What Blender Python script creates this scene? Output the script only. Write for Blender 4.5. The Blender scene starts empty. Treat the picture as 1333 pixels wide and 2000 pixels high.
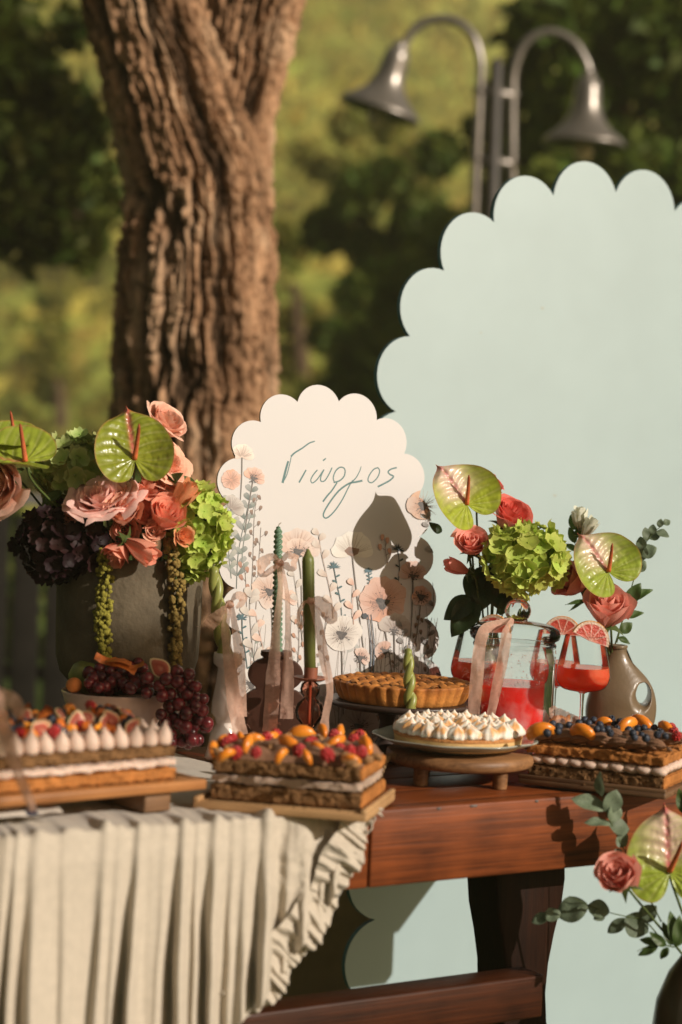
import bpy, bmesh, math, random
import numpy as np
from mathutils import Vector, Matrix, Quaternion, noise

SC = bpy.context.scene
COL = SC.collection
V = Vector
rnd = random.Random(7)

# ------------------------------------------------------------------ camera
CAM = V((0.0, 0.0, 1.40))
PITCH = math.atan(120 / 4000.0)
ROLL = math.radians(2.3)
FPX = 4000.0
_F = V((0, math.cos(PITCH), -math.sin(PITCH)))
_R0 = V((1, 0, 0))
_U0 = _R0.cross(_F)
_R = _R0 * math.cos(ROLL) + _U0 * math.sin(ROLL)
_U = _U0 * math.cos(ROLL) - _R0 * math.sin(ROLL)
cd = bpy.data.cameras.new('camera')
cam = bpy.data.objects.new('camera', cd)
COL.objects.link(cam)
cam.matrix_world = Matrix(((_R.x, _U.x, -_F.x, CAM.x), (_R.y, _U.y, -_F.y, CAM.y), (_R.z, _U.z, -_F.z, CAM.z), (0, 0, 0, 1)))
cd.sensor_fit = 'VERTICAL'
cd.sensor_height = 36.0
cd.lens = 72.0
cd.clip_start = 0.1
cd.clip_end = 2000
cd.dof.use_dof = True
cd.dof.focus_distance = 4.38
cd.dof.aperture_fstop = 1.7
cd.dof.aperture_blades = 9
SC.camera = cam

# ------------------------------------------------------------------ light
SUN_AZ, SUN_EL = math.radians(57), math.radians(24)     # azimuth to the right of straight behind the camera
SUN = V((math.sin(SUN_AZ) * math.cos(SUN_EL), -math.cos(SUN_AZ) * math.cos(SUN_EL), math.sin(SUN_EL)))
world = bpy.data.worlds.new("World")
SC.world = world
world.use_nodes = True
wt = world.node_tree
bg = wt.nodes['Background']
sky = wt.nodes.new('ShaderNodeTexSky')
sky.sky_type = 'NISHITA'
sky.sun_disc = False
sky.sun_elevation = SUN_EL
sky.sun_rotation = math.atan2(SUN.x, SUN.y)
sky.dust_density = 3.0
sky.air_density = 1.0
sky.ozone_density = 0.6
bg.inputs['Strength'].default_value = 0.054
warm = wt.nodes.new('ShaderNodeMix')          # evening haze: the whole dome is warm, not deep blue
warm.data_type = 'RGBA'; warm.blend_type = 'MULTIPLY'; warm.inputs[0].default_value = 1.0
warm.inputs[7].default_value = (1.0, 0.87, 0.70, 1)
wt.links.new(sky.outputs[0], warm.inputs[6])
wt.links.new(warm.outputs[2], bg.inputs['Color'])
sl = bpy.data.lights.new('sun', 'SUN')
sl.energy = 4.9
sl.angle = math.radians(0.5)
sl.color = (1.0, 0.91, 0.80)
so = bpy.data.objects.new('sun', sl)
COL.objects.link(so)
so.rotation_mode = 'QUATERNION'
so.rotation_quaternion = V((0, 0, 1)).rotation_difference(SUN)
so.location = (3, -2, 6)
vs = SC.view_settings
vs.view_transform = 'Standard'
vs.look = 'None'
vs.exposure = 0.0
vs.gamma = 1.0
vs.use_curve_mapping = False
SC.cycles.use_denoising = True
SC.cycles.max_bounces = 10
SC.cycles.transparent_max_bounces = 24
SC.cycles.sample_clamp_indirect = 6.0

# ------------------------------------------------------------------ placing helpers (pixel of a 1333x2000 view -> point in the place)
def ray(px, py):
    return _F + _R * ((px - 666.5) / FPX) + _U * ((1000 - py) / FPX)
def P(px, py, D):
    r = ray(px, py)
    return CAM + r * (D / r.y)
def PZ(px, py, z):
    r = ray(px, py)
    return CAM + r * ((z - CAM.z) / r.z)
def AT(px, D, z):
    k = (px - 666.5) / FPX
    b = V((0, D, z)) - CAM
    x = (k * b.dot(_F) - b.dot(_R)) / (_R.x - k * _F.x)
    return V((x, D, z))
def PPL(px, py, o, n):
    r = ray(px, py)
    return CAM + r * ((o - CAM).dot(n) / r.dot(n))
def SZ(px, D):
    return px * D / FPX
def S(r, g, b):
    f = lambda c: (c / 255 / 12.92) if c / 255 <= 0.04045 else ((c / 255 + 0.055) / 1.055) ** 2.4
    return (f(r), f(g), f(b))
def mixc(a, b, t):
    return tuple(a[i] * (1 - t) + b[i] * t for i in range(3))
def sm(x, a=0.0, b=1.0):
    t = min(1, max(0, (x - a) / (b - a)))
    return t * t * (3 - 2 * t)
def n3(x, y=0.0, z=0.0):
    return noise.noise(V((x, y, z)))
def spl(pts, n):
    """Catmull-Rom through Vectors or tuples, n samples."""
    pts = [V(p) for p in pts]
    if len(pts) == 2:
        return [pts[0].lerp(pts[1], i / (n - 1)) for i in range(n)]
    q = [pts[0] * 2 - pts[1]] + pts + [pts[-1] * 2 - pts[-2]]
    out = []
    m = len(pts) - 1
    for i in range(n):
        t = i / (n - 1) * m
        k = min(int(t), m - 1)
        t -= k
        a, b, c, d = q[k], q[k + 1], q[k + 2], q[k + 3]
        out.append(0.5 * ((2 * b) + (c - a) * t + (2 * a - 5 * b + 4 * c - d) * t * t + (3 * b - a - 3 * c + d) * t ** 3))
    return out

# ------------------------------------------------------------------ mesh builder
class MB:
    def __init__(s):
        s.v, s.f, s.c = [], [], []
    def add(s, vs, fs, col=(1, 1, 1)):
        o = len(s.v)
        s.v.extend(tuple(p) for p in vs)
        s.f.extend(tuple(i + o for i in f) for f in fs)
        if isinstance(col, list):
            s.c.extend(col)
        else:
            s.c.extend([col] * len(vs))
        return s
    def grid(s, fn, nu, nv, cu=False, col=(1, 1, 1)):
        """fn(u, v) -> point or (point, colour); nu x nv samples; cu closes u."""
        vs, cs = [], []
        for j in range(nv):
            for i in range(nu):
                r = fn(i / (nu if cu else nu - 1), j / (nv - 1))
                if isinstance(r, tuple) and len(r) == 2:
                    vs.append(r[0]); cs.append(r[1])
                else:
                    vs.append(r); cs.append(col)
        fs = []
        for j in range(nv - 1):
            for i in range(nu if cu else nu - 1):
                k = (i + 1) % nu
                fs.append((j * nu + i, j * nu + k, (j + 1) * nu + k, (j + 1) * nu + i))
        return s.add(vs, fs, cs)
    def tube(s, pts, rad, n=8, col=(1, 1, 1), caps=True):
        pts = [V(p) for p in pts]
        m = len(pts)
        if not hasattr(rad, '__len__'):
            rad = [rad] * m
        t0 = (pts[1] - pts[0]).normalized()
        a = t0.orthogonal().normalized()
        vs, fs = [], []
        for i, p in enumerate(pts):
            t = (pts[min(i + 1, m - 1)] - pts[max(i - 1, 0)]).normalized()
            a = (a - t * a.dot(t))
            a = a.normalized() if a.length > 1e-6 else t.orthogonal().normalized()
            b = t.cross(a)
            for k in range(n):
                w = 2 * math.pi * k / n
                vs.append(p + (a * math.cos(w) + b * math.sin(w)) * rad[i])
        for i in range(m - 1):
            for k in range(n):
                l = (k + 1) % n
                fs.append((i * n + k, i * n + l, (i + 1) * n + l, (i + 1) * n + k))
        if caps:
            fs.append(tuple(range(n - 1, -1, -1)))
            fs.append(tuple((m - 1) * n + k for k in range(n)))
        return s.add(vs, fs, col)
    def lathe(s, prof, n=32, o=(0, 0, 0), col=(1, 1, 1), fr=None):
        o = V(o)
        vs, fs = [], []
        for (r, z) in prof:
            for k in range(n):
                w = 2 * math.pi * k / n
                rr = max(r, 1e-5) * (fr(w, r, z) if fr else 1)
                vs.append(o + V((rr * math.cos(w), rr * math.sin(w), z)))
        for i in range(len(prof) - 1):
            for k in range(n):
                l = (k + 1) % n
                fs.append((i * n + k, i * n + l, (i + 1) * n + l, (i + 1) * n + k))
        return s.add(vs, fs, col)
    def box(s, c, d, rz=0.0, M=None, col=(1, 1, 1)):
        c = V(c)
        m = Matrix.Rotation(rz, 3, 'Z') if M is None else M
        vs = []
        for x in (-1, 1):
            for y in (-1, 1):
                for z in (-1, 1):
                    vs.append(c + m @ V((x * d[0] / 2, y * d[1] / 2, z * d[2] / 2)))
        fs = [(0, 1, 3, 2), (4, 6, 7, 5), (0, 4, 5, 1), (2, 3, 7, 6), (0, 2, 6, 4), (1, 5, 7, 3)]
        return s.add(vs, fs, col)
    def ball(s, c, r, nu=14, nv=9, sc=(1, 1, 1), q=None, col=(1, 1, 1), nz=0.0, nf=30.0):
        c = V(c)
        vs = [];
        for j in range(nv):
            th = math.pi * j / (nv - 1)
            for i in range(nu):
                w = 2 * math.pi * i / nu
                p = V((math.sin(th) * math.cos(w) * sc[0], math.sin(th) * math.sin(w) * sc[1], -math.cos(th) * sc[2])) * r
                if nz:
                    p *= 1 + nz * noise.noise((p + c) * nf)
                if q is not None:
                    p = q @ p
                vs.append(c + p)
        fs = []
        for j in range(nv - 1):
            for i in range(nu):
                k = (i + 1) % nu
                fs.append((j * nu + i, j * nu + k, (j + 1) * nu + k, (j + 1) * nu + i))
        return s.add(vs, fs, col)
    def prism(s, outline, y0, y1, col=(1, 1, 1)):
        """outline of (x, z) in order; extruded along y."""
        n = len(outline)
        vs = [V((x, y0, z)) for x, z in outline] + [V((x, y1, z)) for x, z in outline]
        fs = [tuple(range(n)), tuple(range(2 * n - 1, n - 1, -1))]
        for i in range(n):
            j = (i + 1) % n
            fs.append((i, n + i, n + j, j))
        return s.add(vs, fs, col)
    def mesh(s, name, mat, smooth=True, bevel=0.0, weld=False, sharp=None):
        me = bpy.data.meshes.new(name)
        me.from_pydata(s.v, [], s.f)
        ca = me.color_attributes.new('tint', 'FLOAT_COLOR', 'POINT')
        arr = np.ones((len(s.v), 4), dtype=np.float32)
        if s.c:
            arr[:, :3] = np.array(s.c, dtype=np.float32)
        ca.data.foreach_set('color', arr.ravel())
        bm = bmesh.new(); bm.from_mesh(me)
        if weld:
            bmesh.ops.remove_doubles(bm, verts=bm.verts, dist=weld)
        if bevel:
            es = [e for e in bm.edges if len(e.link_faces) == 2 and e.calc_face_angle(0) > 0.5]
            bmesh.ops.bevel(bm, geom=es, offset=bevel, segments=2, affect='EDGES', profile=0.6)
        bmesh.ops.recalc_face_normals(bm, faces=bm.faces)
        if smooth:
            for f in bm.faces:
                f.smooth = True
            if sharp:
                for e in bm.edges:
                    if len(e.link_faces) == 2 and e.calc_face_angle(0) > sharp:
                        e.smooth = False
        bm.to_mesh(me); bm.free()
        if mat is not None:
            me.materials.append(mat)
        return me

def link(name, me, parent=None, loc=(0, 0, 0), q=None, sc=None, mat=None):
    o = bpy.data.objects.new(name, me)
    COL.objects.link(o)
    if parent is not None:
        o.parent = parent
    o.location = loc
    if q is not None:
        o.rotation_mode = 'QUATERNION'
        o.rotation_quaternion = q
    if sc is not None:
        o.scale = sc if hasattr(sc, '__len__') else (sc, sc, sc)
    if mat is not None:
        o.material_slots[0].link = 'OBJECT'
        o.material_slots[0].material = mat
    return o
def part(name, mb, mat, parent=None, **k):
    loc, q, sc = k.pop('loc', (0, 0, 0)), k.pop('q', None), k.pop('sc', None)
    lab = k.pop('label', None)
    o = link(name, mb.mesh(name, mat, **k), parent, loc, q, sc)
    if lab:
        o['label'] = lab
    return o
def tag(o, label, cat, group=None, kind=None):
    if label: o['label'] = label
    if cat: o['category'] = cat
    if group: o['group'] = group
    if kind: o['kind'] = kind
    return o
def thing(name, label, cat, loc=(0, 0, 0), q=None, group=None):
    o = link(name, None, None, loc, q)
    o.empty_display_size = 0.05
    return tag(o, label, cat, group)
def setting(o):
    o['kind'] = 'structure'
    return o
def qz(axis, roll=0.0):
    """rotation taking +Z to axis."""
    return V((0, 0, 1)).rotation_difference(V(axis).normalized()) @ Quaternion((0, 0, 1), roll)
def qframe(x, y, z):
    return Matrix(((x.x, y.x, z.x), (x.y, y.y, z.y), (x.z, y.z, z.z))).to_quaternion()
def RZ(a):
    return Quaternion((0, 0, 1), a)

# ------------------------------------------------------------------ materials
def mat(name, col, rough=0.55, var=0.14, scale=25, bump=0.0, bscale=None, spec=0.4, metal=0.0, vcol=False, transl=0.0,
        rand=0.0, col2=None, lo=0.35, hi=0.65, stretch=(1, 1, 1), coat=0.0, trans=0.0, alpha=1.0, sheen=0.0, holes=None,
        aniso=None, sss=0.0, detail=4.0, bdist=0.01, hue=0.0, ior=None):
    m = bpy.data.materials.new(name)
    m.use_nodes = True
    t = m.node_tree
    N, L = t.nodes, t.links
    b = N['Principled BSDF']
    tc = N.new('ShaderNodeTexCoord')
    mp = N.new('ShaderNodeMapping')
    mp.inputs['Scale'].default_value = stretch
    L.new(tc.outputs['Object'], mp.inputs['Vector'])
    nz = N.new('ShaderNodeTexNoise')
    nz.inputs['Scale'].default_value = scale
    nz.inputs['Detail'].default_value = detail
    nz.inputs['Roughness'].default_value = 0.6
    L.new(mp.outputs[0], nz.inputs['Vector'])
    rp = N.new('ShaderNodeValToRGB')
    rp.color_ramp.elements[0].position = lo
    rp.color_ramp.elements[1].position = hi
    c1 = tuple(c * (1 - var) for c in col)
    c2 = col2 if col2 else tuple(min(1, c * (1 + var)) for c in col)
    rp.color_ramp.elements[0].color = (*c1, 1)
    rp.color_ramp.elements[1].color = (*c2, 1)
    L.new(nz.outputs['Fac'], rp.inputs['Fac'])
    out = rp.outputs['Color']
    if holes:
        hc, hs, ht = holes
        h = N.new('ShaderNodeTexVoronoi'); h.inputs['Scale'].default_value = hs
        L.new(mp.outputs[0], h.inputs['Vector'])
        hr = N.new('ShaderNodeValToRGB')
        hr.color_ramp.elements[0].position = ht; hr.color_ramp.elements[1].position = ht + 0.12
        hr.color_ramp.elements[0].color = (*hc, 1); hr.color_ramp.elements[1].color = (1, 1, 1, 1)
        L.new(h.outputs['Distance'], hr.inputs['Fac'])
        mx = N.new('ShaderNodeMix'); mx.data_type = 'RGBA'; mx.blend_type = 'MULTIPLY'; mx.inputs[0].default_value = 1
        L.new(out, mx.inputs[6]); L.new(hr.outputs[0], mx.inputs[7])
        out = mx.outputs[2]
    if vcol:
        a = N.new('ShaderNodeVertexColor'); a.layer_name = 'tint'
        mx = N.new('ShaderNodeMix'); mx.data_type = 'RGBA'; mx.blend_type = 'MULTIPLY'; mx.inputs[0].default_value = 1
        L.new(out, mx.inputs[6]); L.new(a.outputs['Color'], mx.inputs[7])
        out = mx.outputs[2]
    if rand or hue:
        oi = N.new('ShaderNodeObjectInfo')
        hs = N.new('ShaderNodeHueSaturation')
        mr = N.new('ShaderNodeMapRange')
        mr.inputs['To Min'].default_value = 1 - rand; mr.inputs['To Max'].default_value = 1 + rand
        L.new(oi.outputs['Random'], mr.inputs['Value'])
        L.new(mr.outputs[0], hs.inputs['Value'])
        if hue:
            mh = N.new('ShaderNodeMapRange')
            mh.inputs['To Min'].default_value = 0.5 - hue; mh.inputs['To Max'].default_value = 0.5 + hue
            L.new(oi.outputs['Random'], mh.inputs['Value'])
            L.new(mh.outputs[0], hs.inputs['Hue'])
        L.new(out, hs.inputs['Color'])
        out = hs.outputs[0]
    L.new(out, b.inputs['Base Color'])
    b.inputs['Roughness'].default_value = rough
    b.inputs['Specular IOR Level'].default_value = spec
    b.inputs['Metallic'].default_value = metal
    b.inputs['Coat Weight'].default_value = coat
    b.inputs['Coat Roughness'].default_value = 0.12
    b.inputs['Transmission Weight'].default_value = trans
    b.inputs['Sheen Weight'].default_value = sheen
    if ior: b.inputs['IOR'].default_value = ior
    if sss:
        b.inputs['Subsurface Weight'].default_value = sss
        b.inputs['Subsurface Radius'].default_value = (0.6, 0.3, 0.2)
        b.inputs['Subsurface Scale'].default_value = 0.006
    if bump:
        n2 = N.new('ShaderNodeTexNoise')
        n2.inputs['Scale'].default_value = bscale or scale * 3
        n2.inputs['Detail'].default_value = 6
        L.new(mp.outputs[0], n2.inputs['Vector'])
        bp = N.new('ShaderNodeBump')
        bp.inputs['Strength'].default_value = bump
        bp.inputs['Distance'].default_value = bdist
        L.new(n2.outputs['Fac'], bp.inputs['Height'])
        L.new(bp.outputs[0], b.inputs['Normal'])
    sh = b.outputs[0]
    o = N['Material Output']
    if transl:
        tr = N.new('ShaderNodeBsdfTranslucent')
        L.new(out, tr.inputs['Color'])
        ms = N.new('ShaderNodeMixShader'); ms.inputs[0].default_value = transl
        L.new(sh, ms.inputs[1]); L.new(tr.outputs[0], ms.inputs[2])
        sh = ms.outputs[0]
    if alpha < 1:
        tp = N.new('ShaderNodeBsdfTransparent')
        ms = N.new('ShaderNodeMixShader'); ms.inputs[0].default_value = alpha
        L.new(tp.outputs[0], ms.inputs[1]); L.new(sh, ms.inputs[2])
        sh = ms.outputs[0]
    L.new(sh, o.inputs['Surface'])
    return m
def thin_glass(name, tint=(1, 1, 1), film=0.0, rough=0.02, edge=0.25):
    """a thin glass wall: clear straight through, mirror-like towards grazing, optionally misted."""
    m = bpy.data.materials.new(name); m.use_nodes = True
    t = m.node_tree; N, L = t.nodes, t.links
    N.remove(N['Principled BSDF'])
    tp = N.new('ShaderNodeBsdfTransparent')
    lw = N.new('ShaderNodeLayerWeight'); lw.inputs['Blend'].default_value = edge
    tr = N.new('ShaderNodeValToRGB')
    tr.color_ramp.elements[0].position = 0.2; tr.color_ramp.elements[0].color = (*tint, 1)
    tr.color_ramp.elements[1].position = 1.0; tr.color_ramp.elements[1].color = (*[c * 0.93 for c in tint], 1)
    L.new(lw.outputs['Facing'], tr.inputs[0]); L.new(tr.outputs[0], tp.inputs['Color'])
    gl = N.new('ShaderNodeBsdfGlossy'); gl.inputs['Roughness'].default_value = rough
    fr = N.new('ShaderNodeFresnel'); fr.inputs['IOR'].default_value = 1.30
    ms = N.new('ShaderNodeMixShader')
    L.new(fr.outputs[0], ms.inputs[0]); L.new(tp.outputs[0], ms.inputs[1]); L.new(gl.outputs[0], ms.inputs[2])
    sh = ms.outputs[0]
    if film:
        tc = N.new('ShaderNodeTexCoord')
        nz = N.new('ShaderNodeTexNoise'); nz.inputs['Scale'].default_value = 18; nz.inputs['Detail'].default_value = 8
        L.new(tc.outputs['Object'], nz.inputs['Vector'])
        rp = N.new('ShaderNodeMapRange')
        rp.inputs['From Min'].default_value = 0.42; rp.inputs['From Max'].default_value = 0.7
        rp.inputs['To Max'].default_value = film
        L.new(nz.outputs['Fac'], rp.inputs['Value'])
        df = N.new('ShaderNodeBsdfDiffuse'); df.inputs['Color'].default_value = (0.85, 0.85, 0.83, 1)
        m2 = N.new('ShaderNodeMixShader')
        L.new(rp.outputs[0], m2.inputs[0]); L.new(sh, m2.inputs[1]); L.new(df.outputs[0], m2.inputs[2])
        sh = m2.outputs[0]
    L.new(sh, N['Material Output'].inputs['Surface'])
    return m
def liquid(name, col, body=0.6, rad=(0.05, 0.008, 0.005)):
    """cloudy fruit drink: light goes in at one side and glows out of the others."""
    m = bpy.data.materials.new(name); m.use_nodes = True
    t = m.node_tree; N, L = t.nodes, t.links
    p = N['Principled BSDF']
    p.inputs['Base Color'].default_value = (*col, 1)
    p.inputs['Roughness'].default_value = 0.05
    p.inputs['IOR'].default_value = 1.33
    p.inputs['Subsurface Weight'].default_value = 1.0
    p.inputs['Subsurface Radius'].default_value = rad
    p.inputs['Subsurface Scale'].default_value = 1.0
    tp = N.new('ShaderNodeBsdfTransparent'); tp.inputs['Color'].default_value = (*[min(1, c ** 0.62) for c in col], 1)
    b = N.new('ShaderNodeMixShader'); b.inputs[0].default_value = body
    L.new(tp.outputs[0], b.inputs[1]); L.new(p.outputs[0], b.inputs[2])
    L.new(b.outputs[0], N['Material Output'].inputs['Surface'])
    return m
def wood(name, dark, light, rough=0.4, scale=3.0, axis=0, coat=0.0, ring=0.55, spec=0.4):
    """grain running along local axis (0=x, 2=z)."""
    m = bpy.data.materials.new(name); m.use_nodes = True
    t = m.node_tree; N, L = t.nodes, t.links
    b = N['Principled BSDF']
    tc = N.new('ShaderNodeTexCoord'); mp = N.new('ShaderNodeMapping')
    s = [14.0, 14.0, 14.0]; s[axis] = 0.4
    mp.inputs['Scale'].default_value = s
    L.new(tc.outputs['Object'], mp.inputs['Vector'])
    n1 = N.new('ShaderNodeTexNoise'); n1.inputs['Scale'].default_value = scale; n1.inputs['Detail'].default_value = 7; n1.inputs['Distortion'].default_value = ring
    n2 = N.new('ShaderNodeTexNoise'); n2.inputs['Scale'].default_value = scale * 7; n2.inputs['Detail'].default_value = 4
    n3_ = N.new('ShaderNodeTexNoise'); n3_.inputs['Scale'].default_value = 7; n3_.inputs['Detail'].default_value = 5
    L.new(mp.outputs[0], n1.inputs['Vector']); L.new(mp.outputs[0], n2.inputs['Vector']); L.new(tc.outputs['Object'], n3_.inputs['Vector'])
    r = N.new('ShaderNodeValToRGB')
    r.color_ramp.elements[0].position = 0.32; r.color_ramp.elements[0].color = (*dark, 1)
    r.color_ramp.elements[1].position = 0.66; r.color_ramp.elements[1].color = (*light, 1)
    ad = N.new('ShaderNodeMath'); ad.operation = 'MULTIPLY_ADD'; ad.inputs[1].default_value = 0.45; 
    L.new(n2.outputs['Fac'], ad.inputs[0])
    h = N.new('ShaderNodeMath'); h.operation = 'MULTIPLY'; h.inputs[1].default_value = 0.4
    L.new(n1.outputs['Fac'], h.inputs[0]); 
    h2 = N.new('ShaderNodeMath'); h2.operation = 'MULTIPLY_ADD'; h2.inputs[1].default_value = 0.5
    L.new(n3_.outputs['Fac'], h2.inputs[0]); L.new(h.outputs[0], h2.inputs[2])
    L.new(h2.outputs[0], ad.inputs[2])
    sub = N.new('ShaderNodeMath'); sub.operation = 'SUBTRACT'; sub.inputs[1].default_value = 0.17
    L.new(ad.outputs[0], sub.inputs[0])
    L.new(sub.outputs[0], r.inputs[0]); L.new(r.outputs[0], b.inputs['Base Color'])
    b.inputs['Roughness'].default_value = rough; b.inputs['Coat Weight'].default_value = coat
    b.inputs['Specular IOR Level'].default_value = spec
    bp = N.new('ShaderNodeBump'); bp.inputs['Strength'].default_value = 0.25; bp.inputs['Distance'].default_value = 0.002
    L.new(n2.outputs['Fac'], bp.inputs['Height']); L.new(bp.outputs[0], b.inputs['Normal'])
    return m
# ================================================================== ground, hill, far wood
GZ = -0.19
def terrain_h(x, y):
    return GZ + 88 * sm(y, 45, 260) - 0.42 * x * sm(y, 50, 110) + 3.0 * n3(x * 0.02, y * 0.02) * sm(y, 40, 80) + 0.03 * n3(x * 0.5, y * 0.5)
M_lawn = mat('lawn_grass', (0.055, 0.085, 0.018), rough=0.9, var=0.4, scale=1.2, bump=0.6, bscale=60, spec=0.1, bdist=0.03)
M_meadow = mat('dry_hill_grass', (0.66, 0.60, 0.13), rough=0.95, var=0.2, scale=0.10, spec=0.05, col2=(0.24, 0.29, 0.055), detail=6.0)
def ground_sheet(name, x0, x1, y0, y1, nx, ny, m):
    mb = MB()
    mb.grid(lambda u, v: V((x0 + (x1 - x0) * u, y0 + (y1 - y0) * v, terrain_h(x0 + (x1 - x0) * u, y0 + (y1 - y0) * v))), nx, ny)
    return setting(part(name, mb, m))
ground_sheet('ground', -60, 60, -40, 42, 60, 60, M_lawn)
ground_sheet('hill', -75, 75, 42, 300, 80, 110, M_meadow)
rg = np.random.default_rng(5)
def leaf_cloud(name, clumps, n, size, m, parent=None, tint=(0.65, 1.25), loc=(0, 0, 0), flat=0.0, aspect=0.5):
    """clumps: list of (x, y, z, rx, ry, rz); n leaves spread through the volume of the clumps."""
    c = np.array(clumps, dtype=float)
    w = np.prod(c[:, 3:], axis=1) ** 0.67
    k = rg.choice(len(c), n, p=w / w.sum())
    d = rg.normal(size=(n, 3)); d /= np.linalg.norm(d, axis=1)[:, None]
    r = rg.random(n) ** 0.45
    p = c[k, :3] + d * r[:, None] * c[k, 3:]
    a = rg.normal(size=(n, 3)); a[:, 2] -= flat; a /= np.linalg.norm(a, axis=1)[:, None]
    b = np.cross(a, rg.normal(size=(n, 3))); b /= np.linalg.norm(b, axis=1)[:, None]
    s = size * (0.6 + 0.8 * rg.random(n))[:, None]
    v = np.stack([p - a * s, p + b * s * aspect, p + a * s, p - b * s * aspect], axis=1).reshape(-1, 3)
    me = bpy.data.meshes.new(name)
    me.vertices.add(4 * n); me.vertices.foreach_set('co', v.ravel().astype(np.float32))
    me.loops.add(4 * n); me.loops.foreach_set('vertex_index', np.arange(4 * n, dtype=np.int32))
    me.polygons.add(n); me.polygons.foreach_set('loop_start', np.arange(0, 4 * n, 4, dtype=np.int32))
    me.update(calc_edges=True)
    ca = me.color_attributes.new('tint', 'FLOAT_COLOR', 'POINT')
    clump_t = 0.8 + 0.4 * rg.random(len(c))
    t = (tint[0] + (tint[1] - tint[0]) * rg.random(n)) * clump_t[k]
    hue = rg.random(n)
    col = np.ones((n, 4)); col[:, 0] = t * (0.85 + 0.5 * hue); col[:, 1] = t; col[:, 2] = t * (0.9 + 0.1 * hue)
    ca.data.foreach_set('color', np.repeat(col, 4, axis=0).astype(np.float32).ravel())
    me.materials.append(m)
    return link(name, me, parent, loc)
M_leaf_far = mat('hillside_leaves', (0.48, 0.50, 0.12), rough=0.8, var=0.2, scale=0.2, spec=0.1, vcol=True, transl=0.5)
M_leaf_olive = mat('olive_leaves', (0.27, 0.29, 0.07), rough=0.7, var=0.2, scale=1, spec=0.2, vcol=True, transl=0.5)
M_leaf_dark = mat('dark_leaves', (0.085, 0.125, 0.020), rough=0.6, var=0.2, scale=1, spec=0.25, vcol=True, transl=0.3)
M_leaf_green = mat('green_leaves', (0.12, 0.185, 0.030), rough=0.6, var=0.2, scale=1, spec=0.25, vcol=True, transl=0.35)
M_bark = mat('far_bark', (0.10, 0.065, 0.04), rough=0.9, var=0.3, scale=8, bump=0.6, spec=0.1)
cl = []
for i in range(210):
    y = 62 + 210 * rnd.random() ** 1.3
    x = max(-70, min(70, (rnd.random() - 0.5) * (40 + y * 0.4)))
    r = 2.2 + 2.6 * rnd.random()
    cl.append((x, y, terrain_h(x, y) + r * 0.7, r, r, r * (0.9 + 0.5 * rnd.random())))
for i in range(46):
    y = rnd.uniform(50, 82); x = rnd.uniform(-.17, -.02) * y; r = rnd.uniform(1.2, 2.4)
    cl.append((x, y, terrain_h(x, y) + r * 0.6, r, r, r * rnd.uniform(1.0, 1.9)))
wood_far = leaf_cloud('hillside_wood', cl, 40000, 0.62, M_leaf_far)
tag(wood_far, 'sunlit wood covering the blurred hillside', 'wood', kind='stuff')

def tree(label, base, clumps, n, size, m, trunk_pts, trunk_r, branches=(), name='leafy_tree', group=None, aspect=0.5):
    t = thing(name, label, 'tree', base, group=group)
    b = V(base)
    mb = MB(); mb.tube([V(p) - b for p in trunk_pts], trunk_r, 9)
    part('trunk', mb, M_bark, t)
    for br in branches:
        mb = MB(); p = spl([V(q) - b for q in br], 8)
        mb.tube(p, [0.06 * (1 - 0.8 * i / 7) + 0.008 for i in range(8)], 6)
        part('branch', mb, M_bark, t)
    leaf_cloud('crown', [(c[0] - b.x, c[1] - b.y, c[2] - b.z, *c[3:]) for c in clumps], n, size, m, t, aspect=aspect)
    return t
def clumps_at(lst):
    """(px, py, D, radius in px [, vertical factor]) -> clumps"""
    out = []
    for q in lst:
        p = P(q[0], q[1], q[2]); r = SZ(q[3], q[2])
        out.append((p.x, p.y, p.z, r, r, r * (q[4] if len(q) > 4 else 1)))
    return out
# the dark tree whose boughs hang in at the left
c = clumps_at([(-40, 150, 13, 150), (70, 220, 13, 120), (150, 330, 13.3, 85), (30, 340, 12.8, 120), (110, 430, 13, 90), (190, 410, 13.2, 50, 1.5),
               (60, 480, 13, 45, 1.6), (165, 490, 13, 28, 2), (-80, 420, 13, 120), (180, 250, 13, 45), (60, 90, 13, 50), (-120, 20, 13.4, 200), (140, 55, 13, 45)])
tb = AT(-330, 13.5, 0)
tree('dark leafy tree with boughs hanging down left of the big trunk', (tb.x, tb.y, GZ), c, 5200, 0.085, M_leaf_dark,
     [(tb.x, tb.y, 0), (tb.x + .1, tb.y, 2), (tb.x + .3, tb.y - .2, 4.2)], [0.22, 0.17, 0.1],
     [[(tb.x + .1, tb.y, 2.4), P(-60, 330, 13.2), P(90, 400, 13), P(180, 430, 13.1)], [(tb.x + .2, tb.y, 3.4), P(-40, 140, 13.2), P(80, 160, 13)]])
# green tree behind the lamp at the right
c = clumps_at([(1060, 60, 15, 90), (1180, 20, 15.5, 130), (1290, 80, 15.2, 110), (1000, 180, 15.6, 60), (1110, 190, 15, 70), (1230, 160, 15.4, 80),
               (1340, 190, 15.5, 100), (960, 270, 16, 60), (1060, 310, 15.5, 90), (1200, 300, 15.5, 90), (1320, 330, 15.5, 90), (1400, 0, 15.5, 150), (1180, 420, 15.8, 160), (1010, 400, 16, 90)])
tb = AT(1290, 15.8, 0)
tree('dense green tree behind the right hand lamp bell', (tb.x, tb.y, GZ), c, 7500, 0.095, M_leaf_green,
     [(tb.x, tb.y, 0), (tb.x - .1, tb.y, 2), (tb.x + .1, tb.y, 4.6)], [0.25, 0.2, 0.1],
     [[(tb.x - .1, tb.y, 2.2), P(1250, 260, 15.4), P(1130, 180, 15.2), P(1010, 120, 15.2)], [(tb.x, tb.y, 3), P(1290, 150, 15.4), P(1240, 40, 15.4)]])
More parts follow.
